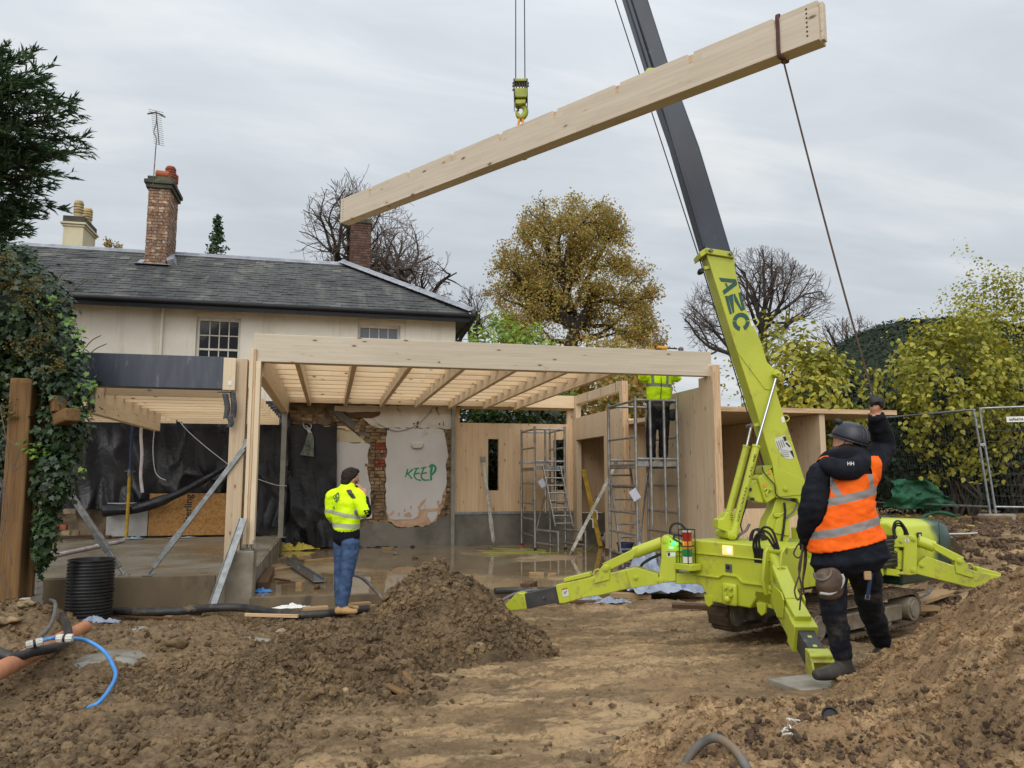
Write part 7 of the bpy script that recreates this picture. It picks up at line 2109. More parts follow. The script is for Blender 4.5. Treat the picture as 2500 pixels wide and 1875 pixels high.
hv=cloth('yellow_hi_vis',(222,255,26),(206,244,18),None,.7,.5,9,{'bands':[band2(812,1252,862,1261,.024),band2(815,1283,876,1286,.028),],'col':(176,184,150)})
hv2=cloth('yellow_hi_vis_yoke',(222,255,26),(206,244,18),None,.7,.4,9)
b.build(man2,{'torso':hv,'cuff':M['darksweater'],'sweater':M['darksweater'],'skin':M['skin'],'beard':M['beard'],'jeans':M['jeans'],'boot':M['boottan']},.0105,.011,6,('torso','jeans','sweater','cuff'))
# collar, shoulder patch, sleeve tape
cl_=Body();cl_.loft([J(846,1204,D2-.03),J(851,1184,D2+.01)],[.098,.092],[.088,.082],RT,'c',20,4)
cl_.build(man2,{'c':hv2},.010,.006,4,('c',)).name='collar'
b.shell('shoulder_patch',lambda c,t:t=='torso' and abs((c-J(861,1206,D2-.1))@RT+.8*(c[2]-J(861,1207,D2)[2]))<.032 and J(857,1216,D2)[2]<c[2]<J(857,1196,D2)[2]and(c-J(842,1206,D2))@HD<.06,.005,M['legdark'],.002)
for k,(t0,hw)in enumerate(((.78,.026),)):
 S_,E_=J(872,1212,D2-.10),J(889,1252,D2-.12);c=S_+(E_-S_)*t0;d=unit(E_-S_)
 b.shell('sleeve_tape',lambda cc,t:t=='torso' and abs((cc-c)@d)<hw and np.linalg.norm(cc-c)<.11,.004,M['hivisgrey'],.002)
 # hair
hr=Body();hr.ball(hc2+fu2*.024-fd2*.018,(.106,.084,.104),'h',(fd2,fl2,fu2));hr.ball(hc2+fu2*.088+fd2*.035,(.058,.06,.034),'h',(fd2,fl2,fu2));hr.ball(hc2-fd2*.055-fu2*.035,(.055,.07,.07),'h',(fd2,fl2,fu2))
hr.build(man2,{'h':M['hair']},.009,.012,9,('h',),2).name='hair'
# phone
pc_=J(873.5,1187,D2+.015);G().box(pc_,(.012,.075,.15),(RT,unit(HD-RT*.0),pu)).done('phone',M['phone'],man2,.006)
# back print: a diamond with a cross-hatched mark
def onback(x,y):return J(x,y,D2-.163)
g=G()
def zf7(x,y):return 780+x*.12059,1120+y*.12059
dm=[zf7(*p)for p in((278,765),(382,680),(392,790),(336,885))]
for a_,c_ in((0,1),(1,2),(2,3),(3,0)):g.bar(onback(*dm[a_]),onback(*dm[c_]),.008,.002,up=tuple(-HD))
for a_,c_ in(((305,745),(385,800)),((382,690),(330,760)),((330,760),(345,860)),((300,800),(350,800))):g.bar(onback(*zf7(*a_)),onback(*zf7(*c_)),.010,.002,up=tuple(-HD))
lgp=g.done('logo',M['logo'],man2);g=G();g.bar(onback(*zf7(275,1025)),onback(*zf7(295,960)),.008,.002,up=tuple(-HD));g.bar(onback(*zf7(295,960)),onback(*zf7(312,1025)),.008,.002,up=tuple(-HD))
lgp=g.done('lettering',M['logo'],man2)
# ---- the man up on the tower, head behind the beam
D3=12.33
man3=thing('person','person in yellow vest on the scaffold tower, head hidden by the front beam','person',J(1608,1132,D3))
b=Body()
def z9(x,y):return 1480+x*.2651,820+y*.2651
zf_=1.835
sc3=lambda x,y,d=0:J(*z9(x,y),D3+d)
b.loft([sc3(480,660),sc3(482,600),sc3(485,520),sc3(490,440),sc3(495,370),sc3(500,330),sc3(500,305)],[.175,.185,.195,.205,.20,.16,.07],[.13,.135,.14,.14,.13,.11,.07],RT,'torso',26,6)
b.loft([sc3(500,310),sc3(502,255)],[.06,.06],[.06,.06],RT,'skin');hc3=sc3(502,235)
b.ball(hc3,(.08,.10,.118),'skin').ball(hc3-HD*.10,(.015,.02,.024),'skin').ball(hc3+RT*.08,(.012,.02,.03),'skin').ball(hc3-RT*.08,(.012,.02,.03),'skin')
for s in(-1,1):
 S_,E_,W_=sc3(492+95*s,370),sc3(492+165*s,395,-.06),sc3(492+130*s,290,-.18)
 b.loft([sc3(492+60*s,350),S_,(S_+E_)/2,E_],[.085,.08,.07,.065],[.085,.08,.07,.065],HD,'torso',16,5)
 b.loft([E_,(E_+W_)/2,W_],[.062,.052,.042],[.062,.052,.042],HD,'torso',14,4)
 b.ball(W_+ZU*.05,(.04,.03,.05),'skin')
 for k in range(4):b.finger(W_+ZU*.085+RT*(.03-.02*k),ZU*.8-HD*.3,-HD,.075,.0098,'skin')
 b.finger(W_+ZU*.05-RT*.035*s,ZU*.6-RT*.4*s,-HD,.06,.0105,'skin')
for s,kx,ax_ in((-1,412,415),(1,530,525)):
 h,k,a=sc3(480+42*s,690),sc3(kx,900),sc3(ax_,1120)
 b.loft([h+ZU*.05,h,(h+k)/2,k,(k+a)/2,a],[.112,.108,.095,.082,.076,.072],[.115,.11,.1,.085,.078,.072],RT,'trouser',16,5)
 L_=sc3(ax_,1165,.06);T_=sc3(ax_+4*s,1168,-.20);L_[2]=T_[2]=zf_+.04;L_[2]+=.01
 b.loft([L_,(L_+T_)/2+ZU*.012,T_],[.045,.052,.045],[.045,.05,.035],RT,'boot',12,4);b.loft([a,L_+ZU*.02],[.055,.05],[.055,.05],RT,'boot',12,3)
o0=base_of(man3);q3=lambda x,y:sc3(x,y,-.15)-o0
def band3(x0,y0,x1,y1,hw):a,c=q3(x0,y0),q3(x1,y1);return((a+c)/2,unit(np.cross(unit(c-a),HD)),hw)
u1,u2=band3(432,370,436,440,.022),band3(568,372,566,440,.022)
lim={tuple(u1[0]):(q3(432,448),ZU),tuple(u2[0]):(q3(568,448),ZU)}
hv3=cloth('yellow_hi_vis_vest',(206,242,24),(190,228,18),None,.7,.5,9,{'bands':[band3(370,444,610,458,.028),u1,u2],'col':(120,128,112),'lim':lim})
b.build(man3,{'torso':hv3,'skin':M['skin'],'trouser':M['workwear'],'boot':M['bootmud']},.0125,.010,7,('torso','trouser'))
b.shell('vest_hem',lambda c,t:t=='torso' and sc3(480,592)[2]>c[2],.003,M['legdark'],.002)
G().tube([sc3(505,380,-.16),sc3(508,470,-.17),sc3(500,595,-.16)],.006,6).done('zip',M['ink'],man3)
hm3=G();hm3.lathe(hc3+ZU*.02,[(.125,0),(.122,.03),(.105,.075),(.06,.108),(.0,.115)],20);hm3.done('helmet',M['whitepaint'],man3,0,60)
po3=Body();po3.loft([sc3(605,765,-.02),sc3(612,720,-.02),sc3(608,690,-.02)],[.06,.09,.08],[.05,.06,.05],RT,'p',12,4);po3.build(man3,{'p':M['black']},.012,.006,5,('p',)).name='tool_pouch'
G().tube(spline([sc3(385,660,-.15),sc3(380,700,-.15),sc3(388,780,-.15)],4),.006,5).done('lanyard',M['steel'],man3)
# ================================================================== trees and plants
def seg_mesh(name,S,mat_,parent,sides=4,kind=None):
 """tapered branch pieces -> one mesh"""
 S=np.array(S)
 p0,p1,r0,r1=S[:,0:3],S[:,3:6],S[:,6],S[:,7]
 d=p1-p0;d/=np.linalg.norm(d,axis=1)[:,None]+1e-9
 ref=np.where(np.abs(d[:,2:3])>.9,np.array([[1.,0,0]]),np.array([[0,0,1.]]))
 u=np.cross(ref,d);u/=np.linalg.norm(u,axis=1)[:,None];v=np.cross(d,u)
 a=np.linspace(0,2*math.pi,sides,endpoint=False)
 ring=np.cos(a)[None,:,None]*u[:,None]+np.sin(a)[None,:,None]*v[:,None]
 V=np.concatenate([p0[:,None]+ring*r0[:,None,None],(p1+d*(r1*.4)[:,None])[:,None]+ring*r1[:,None,None]],1)
 n=len(S);k=np.arange(sides)
 f=np.stack([k,(k+1)%sides,(k+1)%sides+sides,k+sides],-1)
 F=f[None]+(np.arange(n)*2*sides)[:,None,None]
 return np_mesh(name,V.reshape(-1,3),F.reshape(-1,4),mat_,parent,smooth=True,kind=kind)
def grow(r,starts,env,depth,kids,shrink,wig,trop,minr,ang=(.5,1.0),steps=5,droop=0.0):
 segs,tips=[],[]
 st=list(starts);cen=np.mean([q[0]+q[1]*q[2]*.5 for q in st],0)
 while st:
  p,d,L,rad,lv=st.pop()
  n=steps if lv<depth-1 else 3
  sl=L/n;pos=[]
  for i in range(n):
   d=unit(d+r.normal(0,wig,3)+np.array([0,0,trop-droop*lv]))
   q=p+d*sl
   r1=max(minr,rad*(1-.42/n*1.0))
   segs.append((*p,*q,rad,r1));rad=r1;p=q;pos.append((p.copy(),d.copy(),rad))
   if env is not None and not env(p):
    if rad<.03:break
    d=unit(d*.5+unit(cen-p)*.5+r.normal(0,.2,3))
  if lv>=depth or(env is not None and rad<.03 and not env(p)):
   tips.append(p);continue
  for k in range(kids[min(lv,len(kids)-1)]):
   i=r.integers(max(0,len(pos)//3),len(pos))if k else len(pos)-1
   bp,bd_,br=pos[i]
   ax=unit(np.cross(bd_,r.normal(size=3)));a=r.uniform(*ang)*(.45 if k==0 else 1)
   nd=unit(bd_*math.cos(a)+ax*math.sin(a))
   st.append((bp,nd,L*shrink*r.uniform(.75,1.15),max(minr,br*(.78 if k==0 else .58)),lv+1))
 return segs,tips
def ell(c,r,bumps=.18,seed=0):
 c=np.array(c);r=np.array(r)
 def f(p):
  q=(p-c)/r;return q@q<(1+bumps*float(fbm(np.array([q[0]*2+seed]),np.array([q[1]*2]),np.array([q[2]*2]),2,seed)[0]))**2
 return f
def tree(name,label,base,starts,env,seed,depth,kids,shrink,wig,trop,minr,bark,twigm,leafs=None,ang=(.5,1.0),steps=5,cat='tree',thick=.03,droop=0.0,group=None):
 r=np.random.default_rng(seed)
 t=thing(name,label,cat,base,group)
 S,tips=grow(r,starts,env,depth,kids,shrink,wig,trop,minr,ang,steps,droop)
 S=np.array(S);big=S[:,6]>thick
 if big.any():seg_mesh('trunk',S[big],bark,t,6)
 if(~big).any():seg_mesh('crown',S[~big],twigm,t,3,'stuff')
 if leafs:leafs(t,S,np.array(tips),r)
 return t
 # leaf outlines, folded a little along the midrib (x across, y along)
HEART=(np.array([(0,0,0),(-.34,.10,.05),(-.42,.42,.07),(-.2,.78,.03),(0,1.05,-.06),(.2,.78,.03),(.42,.42,.07),(.34,.10,.05),(0,.5,-.02)]),np.array([(0,8,1,1),(1,8,2,2),(2,8,3,3),(3,8,4,4),(4,8,5,5),(5,8,6,6),(6,8,7,7),(7,8,0,0)])[:,:3])
IVY=(np.array([(0,0,0),(-.38,-.08,.04),(-.30,.22,.02),(-.52,.42,.06),(-.22,.55,.0),(0,1.0,-.05),(.22,.55,0),(.52,.42,.06),(.30,.22,.02),(.38,-.08,.04),(0,.35,-.02)]),np.array([(i,(i+1)%10,10)for i in range(10)]))
LANCE=(np.array([(0,0,0),(-.17,.3,.03),(-.17,.65,.03),(0,1,-.04),(.17,.65,.03),(.17,.3,.03)]),np.array([(0,5,1),(5,4,1),(4,2,1),(4,3,2)]))
SLIM=(np.array([(-.5,0,0),(.5,0,0),(.35,.6,.05),(0,1,0),(-.35,.6,.05)]),np.array([(0,1,2),(0,2,4),(4,2,3)]))
def leaf_frames(n,r,facing=None,hang=.5,spread=.8):
 """random leaf frames: blade normal loosely outwards/upwards, tip drooping"""
 N=r.normal(size=(n,3))*spread+np.array([0,0,.5])
 if facing is not None:N=N+facing
 N/=np.linalg.norm(N,axis=1)[:,None]
 T=r.normal(size=(n,3))+np.array([0,0,-hang*2])
 T-=N*(T*N).sum(1)[:,None];T/=np.linalg.norm(T,axis=1)[:,None]
 return np.stack([np.cross(T,N),T,N],-1)
def leaves(parent,shape,P,size,mat_,r,facing=None,hang=.5,spread=.8,name='leaves',singles=0,group_near=None):
 """the leaves that show largest are pieces of their own, the rest one mass"""
 n=len(P);Rm=leaf_frames(n,r,facing,hang,spread)
 idx=np.arange(n)
 if singles:
  o=np.argsort(np.linalg.norm(P-C0,axis=1)/size);one=o[:singles];idx=o[singles:]
  me=bpy.data.meshes.new('leaf');me.from_pydata(shape[0].tolist(),[],shape[1].tolist());me.materials.append(mat_)
  me.polygons.foreach_set('use_smooth',[True]*len(me.polygons))
  b0=base_of(parent)
  for i in one:
   ob=bpy.data.objects.new('leaf',me);COL.objects.link(ob);ob.parent=parent
   mx=Matrix(Rm[i].tolist()).to_4x4()@Matrix.Diagonal((size[i],)*3).to_4x4();mx.translation=Vector(P[i]-b0);ob.matrix_local=mx
 if len(idx):
  v,f=inst(shape[0],shape[1],P[idx],Rm[idx],size[idx]);np_mesh(name,v,f,mat_,parent,smooth=True,kind='stuff')
def near_twigs(S,r,n,jit,maxr=.02):
 m=S[S[:,6]<maxr];i=r.integers(0,len(m),n);t=r.random((n,1))
 return m[i,0:3]*(1-t)+m[i,3:6]*t+r.normal(0,jit,(n,3))
def gpt(x,y,dep,z=0.0):p=pt(x,y,dep=dep);return np.array([p[0],p[1],z])
def up_start(base,top,r,lean=(0,0,0),L=None):return None
# two gnarled bare trees behind the roof
def bare(name,label,px,dep,topy,halfw,seed,limbs,cy=None,rad=.34,fine=6,twigm=None,wig=.19,fat=1.35,trop=.015):
 b=gpt(px,800,dep);ztop=pt(px,topy,dep=dep)[2];hw=halfw*dep/1890
 c=b+(0,0,(ztop+3)/2+1.5);env=ell(c,(hw,hw,(ztop-c[2])),.22,seed)
 st=[]
 for(dx,y0,tx,ty,r0,L)in limbs:
  p=gpt(px+dx,0,dep,0);p=pt(px+dx,y0,dep=dep);q=pt(px+tx,ty,dep=dep+random.uniform(-2,2))
  st.append((p,unit(q-p),np.linalg.norm(q-p)*L,r0*fat,1))
 t=tree(name,label,b,st,env,seed,fine,(4,4,4,3,3,2),.74,wig,trop,.010,M['barkdark'],twigm or M['twig'],None,(.45,1.05),5)
 g=G();f=st[0][0];g.tube(spline([b,(b+f)/2+(.2,0,0),f],4),[rad*1.4,rad*1.2,rad*1.15,rad*1.1,rad*1.1,rad*1.05,rad*1.0,rad,rad][:9],10)
 g.done('stem',M['barkdark'],t)
 return t
bare('bare_tree','gnarled leafless tree rising behind the roof left of the brick end chimney',868,36,432,172,11,[(0,800,-8,690,.26,1.0),(-4,770,-70,560,.17,.62),(0,760,20,560,.19,.62),(10,770,95,600,.17,.6),(-20,775,-150,690,.15,.55),(5,770,60,690,.15,.6),(-10,700,-40,520,.12,.6),(14,700,66,500,.12,.6)])
bare('bare_tree','spreading leafless tree behind the hip end of the roof',985,34,512,140,23,[(0,830,8,740,.24,1.0),(0,800,-30,650,.16,.6),(4,790,40,620,.17,.6),(8,800,110,690,.15,.6),(0,810,100,770,.14,.6),(-10,800,-60,720,.13,.6),(8,780,10,600,.13,.6),(20,800,110,740,.12,.6)])
bare('bare_tree','small leafless tree between the house corner and the autumn oak',1158,37,690,52,31,[(0,880,0,780,.12,1.0),(0,840,-26,740,.07,.6),(0,830,26,730,.07,.6),(0,800,4,720,.06,.6)],fine=5)
bare('bare_tree','fan shaped leafless tree seen behind the lettered boom',1862,40,628,178,41,[(0,870,0,790,.34,1.0),(0,815,-90,700,.14,.7),(0,812,-50,660,.14,.7),(0,810,0,650,.14,.7),(0,812,50,665,.14,.7),(0,815,95,700,.14,.7),(0,825,120,760,.12,.7),(-10,850,-120,780,.16,.7),(-30,880,-190,850,.18,.6),(0,840,130,800,.11,.7),(-60,870,-190,760,.12,.6)],rad=.36,twigm=M['fartwig'],wig=.10,fat=.8,trop=.05)
bare('bare_tree','low twiggy leafless tree to the left of the dark clipped hedge',2062,33,778,92,53,[(0,960,0,880,.16,1.0),(0,890,-50,830,.08,.8),(0,880,-20,800,.08,.8),(0,880,20,800,.08,.8),(0,890,55,830,.08,.8),(0,900,75,860,.07,.8)],rad=.16,fine=5,twigm=M['fartwig'],wig=.10,fat=.8,trop=.05)
# autumn oak
def oak_leaves(t,S,tips,r):
 P=near_twigs(S,r,52000,.20,.05)
 c=np.array([tcen[0],tcen[1]]);
 keep=r.random(len(P))<np.clip(1.15-.75*ss(tztop-4.2,tztop,P[:,2]),.12,1)
 P=P[keep]
 a=r.uniform(0,6.28,40000);zq=4.8+(tztop-5.2)*r.random(40000)**1.15;kq=np.sqrt(np.clip(1-(np.clip(zq-8,0,99)/(tztop-8))**2.1,0,1))*5.1
 rq=kq*(.25+.75*r.random(40000)**.6);P2=np.stack([tcen[0]+rq*np.cos(a),tcen[1]+rq*np.sin(a),zq],-1)
 cl_n=fbm(P2[:,0]*.9,P2[:,1]*.9,P2[:,2]*1.1,4,17);P2=P2[(cl_n>.0)&(r.random(40000)<np.clip(1.3-ss(tztop-5,tztop,zq),.2,1))]
 P=np.vstack([P,P2]);leaves(t,SLIM,P,r.uniform(.06,.14,len(P)),M['oakleaf'],r,None,.5,1.0)
ODEP=43
tcen=gpt(1392,840,ODEP);tztop=pt(1392,478,dep=ODEP)[2]
st=[]
for(dx,y0,tx,ty,r0,L)in((0,850,-6,760,.42,1.0),(-5,800,-40,730,.30,.8),(0,800,30,700,.30,.8),(0,760,0,560,.22,.7),(-30,740,-150,700,.18,.7),(-30,740,-120,620,.18,.7),(20,720,120,620,.18,.7),(20,730,160,720,.18,.7),(10,690,60,560,.16,.7),(-10,690,-70,560,.16,.7),(-10,790,-180,770,.16,.7),(10,790,190,790,.16,.7),(0,830,-120,830,.16,.7),(0,830,140,830,.16,.7),(0,640,8,500,.13,.7)):
 p=pt(1392+dx,y0,dep=ODEP);q=pt(1392+tx,ty,dep=ODEP+random.uniform(-2.5,2.5));st.append((p,unit(q-p),np.linalg.norm(q-p)*L,r0,1))
e1=ell(tcen+(0,0,9.2),(5.3,5.0,tztop-9.2),.16,3)
def oenv(p):
 k=math.sqrt(max(0.0,1-(max(0.0,p[2]-8.0)/(tztop-8.0))**2.1));q=p-tcen
 return(q[0]**2+q[1]**2)<(5.2*k+.2)**2 and p[2]<tztop and p[2]>6.0
ot=tree('oak_tree','broad autumn tree with rusty olive leaves beyond the timber frame',tcen,st,oenv,61,5,(4,4,3,3),.66,.16,.02,.013,M['barkdark'],M['twig'],oak_leaves,(.4,1.0))
G().tube([tcen,pt(1392,850,dep=ODEP)],[.55,.42],10).done('stem',M['barkdark'],ot)
# the lower autumn shrubbery seen through the clerestory
def shrub(name,label,c,r3,n,shape,mat_,size,seed,cat='bush',singles=0,core=None,twigs=None,shellp=.4,face=True,bumps=.25,up=0,nbranch=14,hang=.5,spread=.8,gapcut=-.02):
 r=np.random.default_rng(seed);c=np.array(c,float);r3=np.array(r3,float)
 t=thing(name,label,cat,(c[0],c[1],gzs(c[0],c[1])))
 base=np.array([c[0],c[1],gzs(c[0],c[1])])
 env=ell(c,r3*1.02,bumps,seed)
 st=[]
 for k in range(nbranch):
  q=c+r3*unit(r.normal(size=3))*np.array([.75,.75,.8]);p=base+r.normal(0,.12,3)*(1,1,0);st.append((p,unit(q-p+(0,0,.6)),np.linalg.norm(q-p)*.55,.035,1))
 S,tips=grow(r,st,env,5,(3,4,4,3),.62,.20,.02,.0045,(.4,1.0),5)
 S=np.array(S);big=S[:,6]>.012
 seg_mesh('stems',S[big],M['barkdark'],t,5);seg_mesh('twigs',S[~big],twigs or M['twig'],t,3,'stuff')
 d=r.normal(size=(n,3));d/=np.linalg.norm(d,axis=1)[:,None]
 rad=(shellp+(1-shellp)*r.random(n)**.5)
 lump=1+bumps*fbm(d[:,0]*2.2+seed,d[:,1]*2.2,d[:,2]*2.2,3,seed)*1.6
 P=c+d*(rad*lump)[:,None]*r3
 gap=fbm(P[:,0]*1.6,P[:,1]*1.6,P[:,2]*1.6,3,seed+4)+.35
 P=P[(gap>gapcut)&(P[:,2]>base[2]+.1)]
 if len(S[~big]):P=np.vstack([P,near_twigs(S,r,len(P)//3,.05,.012)])
 leaves(t,shape,P,r.uniform(size[0],size[1],len(P)),mat_,r,(P-c)/r3*(1.2 if face else 0),hang,spread,'leaves',singles)
 return t
c=pt(1490,960,dep=25);shrub('autumn_shrub','rusty green shrubbery seen through the openings above the doorway wall',c,(2.3,1.6,1.7),7000,SLIM,M['oakleaf'],(.08,.16),71,nbranch=12)
c=pt(1246,930,dep=20.4);c[2]=3.35
shrub('laurel_bush','glossy green laurel bush standing behind the back timber panel',c,(1.7,1.2,2.62),6800,LANCE,M['laurel'],(.13,.22),73,singles=280,hang=-.4,spread=.9)
c=pt(1240,1015,dep=19.3);shrub('shaded_laurel','dark laurel foliage seen through the strip opening of the back panel',(c[0]+.3,c[1],2.2),(2.3,.8,1.75),5200,LANCE,M['shadelaurel'],(.13,.24),75,singles=60,hang=.1)
c=pt(1800,945,dep=20);shrub('sparse_shrub','sparse twiggy shrub with a few yellow leaves behind the hoist rope',c+(0,0,-.4),(1.0,.8,1.7),420,HEART,M['yellowleaf'],(.07,.11),77,nbranch=22,twigs=M['barkdark'])
c=pt(1990,1000,dep=16.0);shrub('dark_leaf_mass','dark leaves filling the shade behind the low timber roof',c,(1.25,.5,1.3),2600,HEART,M['hedge'],(.06,.11),92,nbranch=6)  # dark leaves added so the gaps of the yellow shrub read as shade
c=pt(1965,935,dep=14.6);c[2]-=.35
shrub('yellow_shrub','yellow leaved shrub growing behind the low timber roof',c,(1.12,.9,1.38),5200,HEART,M['yellowleaf'],(.075,.125),79,singles=290,shellp=.45,nbranch=24,hang=.8,gapcut=.26,bumps=.4)
c=pt(2335,1005,dep=16.2)
shrub('yellow_shrub','large yellow leaved shrub behind the right hand fence panels',c+(0,0,.45),(1.65,1.0,1.7),7600,HEART,M['yellowleaf'],(.075,.125),83,singles=290,shellp=.4,nbranch=34,hang=.8,gapcut=.30,bumps=.45)
c=pt(2440,800,dep=17.2)
shrub('yellow_shrub','tall thin yellow shrub with bare twigs at the top right',c,(1.45,.9,1.6),6600,HEART,M['yellowleaf'],(.045,.085),89,singles=150,shellp=.2,nbranch=44,hang=.8,gapcut=.20,bumps=.4)
c=pt(2460,1130,dep=17.0)
shrub('dark_leaf_mass','dark green undergrowth behind the farther fence panel',c+la3(-.9,.3)+(0,0,.1),(3.0,.9,2.1),10500,HEART,M['hedge'],(.06,.11),91,nbranch=16)
# clipped dark hedge
hc_=cv(13.5,23.5,0);hr_=np.array([5.8,3.2,6.15])
hd2=thing('yew_hedge','big dark clipped yew hedge rising behind the yellow shrubs','hedge',hc_)
u,v=np.meshgrid(np.linspace(0,2*math.pi,90),np.linspace(0,math.pi/2,40))
sx_=np.cos(u);sy_=np.sin(u);cz_=np.cos(v)**.7;sz_=np.sin(v)**.9
nz=1+.012*fbm(np.cos(u)*6,v*7+np.sin(u)*6,None,4,7)
Q=np.stack([hc_[0]+hr_[0]*sx_*cz_*nz,hc_[1]+hr_[1]*sy_*cz_*nz,.2+hr_[2]*sz_*nz],-1)
G().grid(Q).done('body',M['hedge'],hd2,0,180)
Pq=Q.reshape(-1,3);i=rng.integers(0,39*89,60000);fi=i//89;fj=i%89
a_,b_=rng.random(60000)[:,None],rng.random(60000)[:,None]
P=(Q[fi,fj]*(1-a_)+Q[fi+1,fj]*a_)*(1-b_)+(Q[fi,fj+1]*(1-a_)+Q[fi+1,fj+1]*a_)*b_
P=P+rng.normal(0,.05,P.shape)
leaves(hd2,SLIM,P,rng.uniform(.04,.10,len(P)),M['hedge'],rng,(P-hc_-(0,0,2))/3,-.2,.8)
# distant conifer and a russet twig over the ridge
def far_conifer(name,label,px,y0,y1,dep,w,seed):
 r=np.random.default_rng(seed);b=gpt(px,y1,dep);zt=pt(px,y0,dep=dep)[2]
 t=thing(name,label,'tree',b);S=[(*b,b[0],b[1],zt,.16,.02)];P=[]
 for k in range(110):
  z=zt-(zt-pt(px,y1+30,dep=dep)[2])*(k/150)**.9;L=w*dep/1890*(.12+.9*(k/150))*r.uniform(.6,1.1);a=r.uniform(0,6.28)
  d=np.array([math.cos(a),math.sin(a),r.uniform(-.1,.35)]);p=np.array([b[0],b[1],z]);q=p+d*L;S.append((*p,*q,.03,.01))
  for _ in range(6):P.append(p+d*L*r.uniform(.5,1.05)+r.normal(0,.08,3))
 seg_mesh('trunk',S,M['barkdark'],t,4);P=np.array(P)
 leaves(t,SLIM,P,r.uniform(.13,.26,len(P)),M['conifer'],r,None,.5,1.0);return t
far_conifer('conifer_tree','small distant conifer standing up above the slate ridge',528,527,640,58,40,5)
rt_=thing('russet_twigs','tiny russet treetop peeping over the ridge beside the cream chimney','tree',gpt(276,620,40))
r_=np.random.default_rng(4);S,tp=grow(r_,[(pt(276,640,dep=40),np.array([0,0,1.]),.5,.03,2)],None,5,(4,4,4),.7,.2,.02,.01,(.5,1.0),3);S=np.array(S)
seg_mesh('trunk',S,M['twig'],rt_,3);P=near_twigs(S,r_,160,.08,1);leaves(rt_,SLIM,P,r_.uniform(.08,.14,len(P)),M['oakleaf'],r_)
# big conifer at the left edge: feathery layered boughs
cx=cv(-8.62,11.6,0);ctree=thing('cypress_tree','tall feathery dark conifer at the left edge of the picture','tree',cx)
r_=np.random.default_rng(14)
reach=[(2.2,1.5),(4.6,1.3),(5.15,1.30),(5.5,.95),(5.9,1.2),(6.3,1.55),(6.7,1.65),(7.0,1.95),(7.25,2.2),(7.5,2.0),(7.8,1.95),(8.15,1.6),(8.4,1.1),(8.6,.5)]
S,P,T_=[],[],[]
S.append((*cx,cx[0],cx[1],8.5,.22,.03))
for k in range(330):
 z=3.6+.36*r_.integers(0,14)+r_.normal(0,.055);a=r_.uniform(0,6.28)if k%3 else r_.normal(math.atan2(RT[1],RT[0])-.2,.6)
 L=np.interp(z,[q[0]for q in reach],[q[1]for q in reach])*r_.uniform(.55,.86)
 d=np.array([math.cos(a),math.sin(a),r_.uniform(-.05,.22)]);p=np.array([cx[0],cx[1],z-.25]);pts_=[p]
 for s in range(7):d=unit(d+r_.normal(0,.07,3)+np.array([0,0,-.02+.035*(s>3)]));pts_.append(pts_[-1]+d*L/7)
 for s in range(7):S.append((*pts_[s],*pts_[s+1],.022*(1-s/8),.022*(1-(s+1)/8)))
 for s in range(2,8):
  base=pts_[min(s,7)]
  for _ in range(5 if s<7 else 4):
   sd_=unit(d*1.0+r_.normal(0,.5,3)*np.array([1,1,.45])+np.array([0,0,.10]));tl_=L*.20*r_.uniform(.5,1.2)*(1.15-s*.07)
   S.append((*base,*(base+sd_*tl_),.005,.002))
   for m_ in range(9):P.append(base+sd_*tl_*(.10+.115*m_));T_.append(sd_+r_.normal(0,.38,3)*np.array([1,1,.7]))
seg_mesh('trunk',np.array(S),M['barkdark'],ctree,4)
P,T_=np.array(P),np.array(T_);kk=r_.random(len(P))<.62;P,T_=P[kk],T_[kk];T_/=np.linalg.norm(T_,axis=1)[:,None]
N_=r_.normal(size=P.shape)+(0,0,1.2);N_-=T_*(N_*T_).sum(1)[:,None];N_/=np.linalg.norm(N_,axis=1)[:,None]
Rm=np.stack([np.cross(T_,N_),T_,N_],-1);sz=r_.uniform(.07,.15,len(P))
v,f=inst(SLIM[0],SLIM[1],P,Rm,np.stack([sz*.22,sz,sz],-1));np_mesh('sprays',v,f,M['conifer'],ctree,kind='stuff')
# ivy over the old posts: dense leaf masses in clumps
iv=thing('ivy','dense mass of ivy hanging over the old timber posts at the left','ivy',gpt(110,1440,8.7,.1))
r_=np.random.default_rng(19)
blobs=[(60,780,8.75,.48,.50,.66),(140,880,8.7,.30,.40,.44),(100,745,8.8,.26,.30,.34),(10,670,9.0,.36,.4,.34),(30,900,8.9,.55,.4,.55),(150,1050,8.6,.26,.26,.38),(130,1170,8.5,.21,.22,.38),(110,1300,8.5,.13,.16,.38),(165,960,8.6,.26,.3,.3),(45,640,9.0,.24,.3,.20),(40,1060,9.2,.5,.3,.5),(-40,800,8.9,.5,.4,.9)]
P,Nn,core=[],[],G()
for(x,y,dp_,a,b_,c_)in blobs:
 c=pt(x,y,dep=dp_);n=int(2300*(a*c_/.3))
 d=r_.normal(size=(n,3));d/=np.linalg.norm(d,axis=1)[:,None]
 lump=1+.42*fbm(d[:,0]*2.5+x,d[:,1]*2.5,d[:,2]*2.5,3,int(y))
 P.append(c+d*(lump*(.68+.34*r_.random(n)+.22*r_.random(n)**8))[:,None]*np.array([a,b_,c_]));Nn.append(d)
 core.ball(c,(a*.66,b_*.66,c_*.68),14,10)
core.done('shade_core',M['hedge'],iv,0,180)['kind']='stuff'  # solid dark core added to stand in for shade between the ivy leaves
P,Nn=np.vstack(P),np.vstack(Nn)
leaves(iv,IVY,P,r_.uniform(.045,.085,len(P)),M['ivy'],r_,Nn*1.3+np.array([0,-.3,.3]),1.0,.55,'leaves',285)
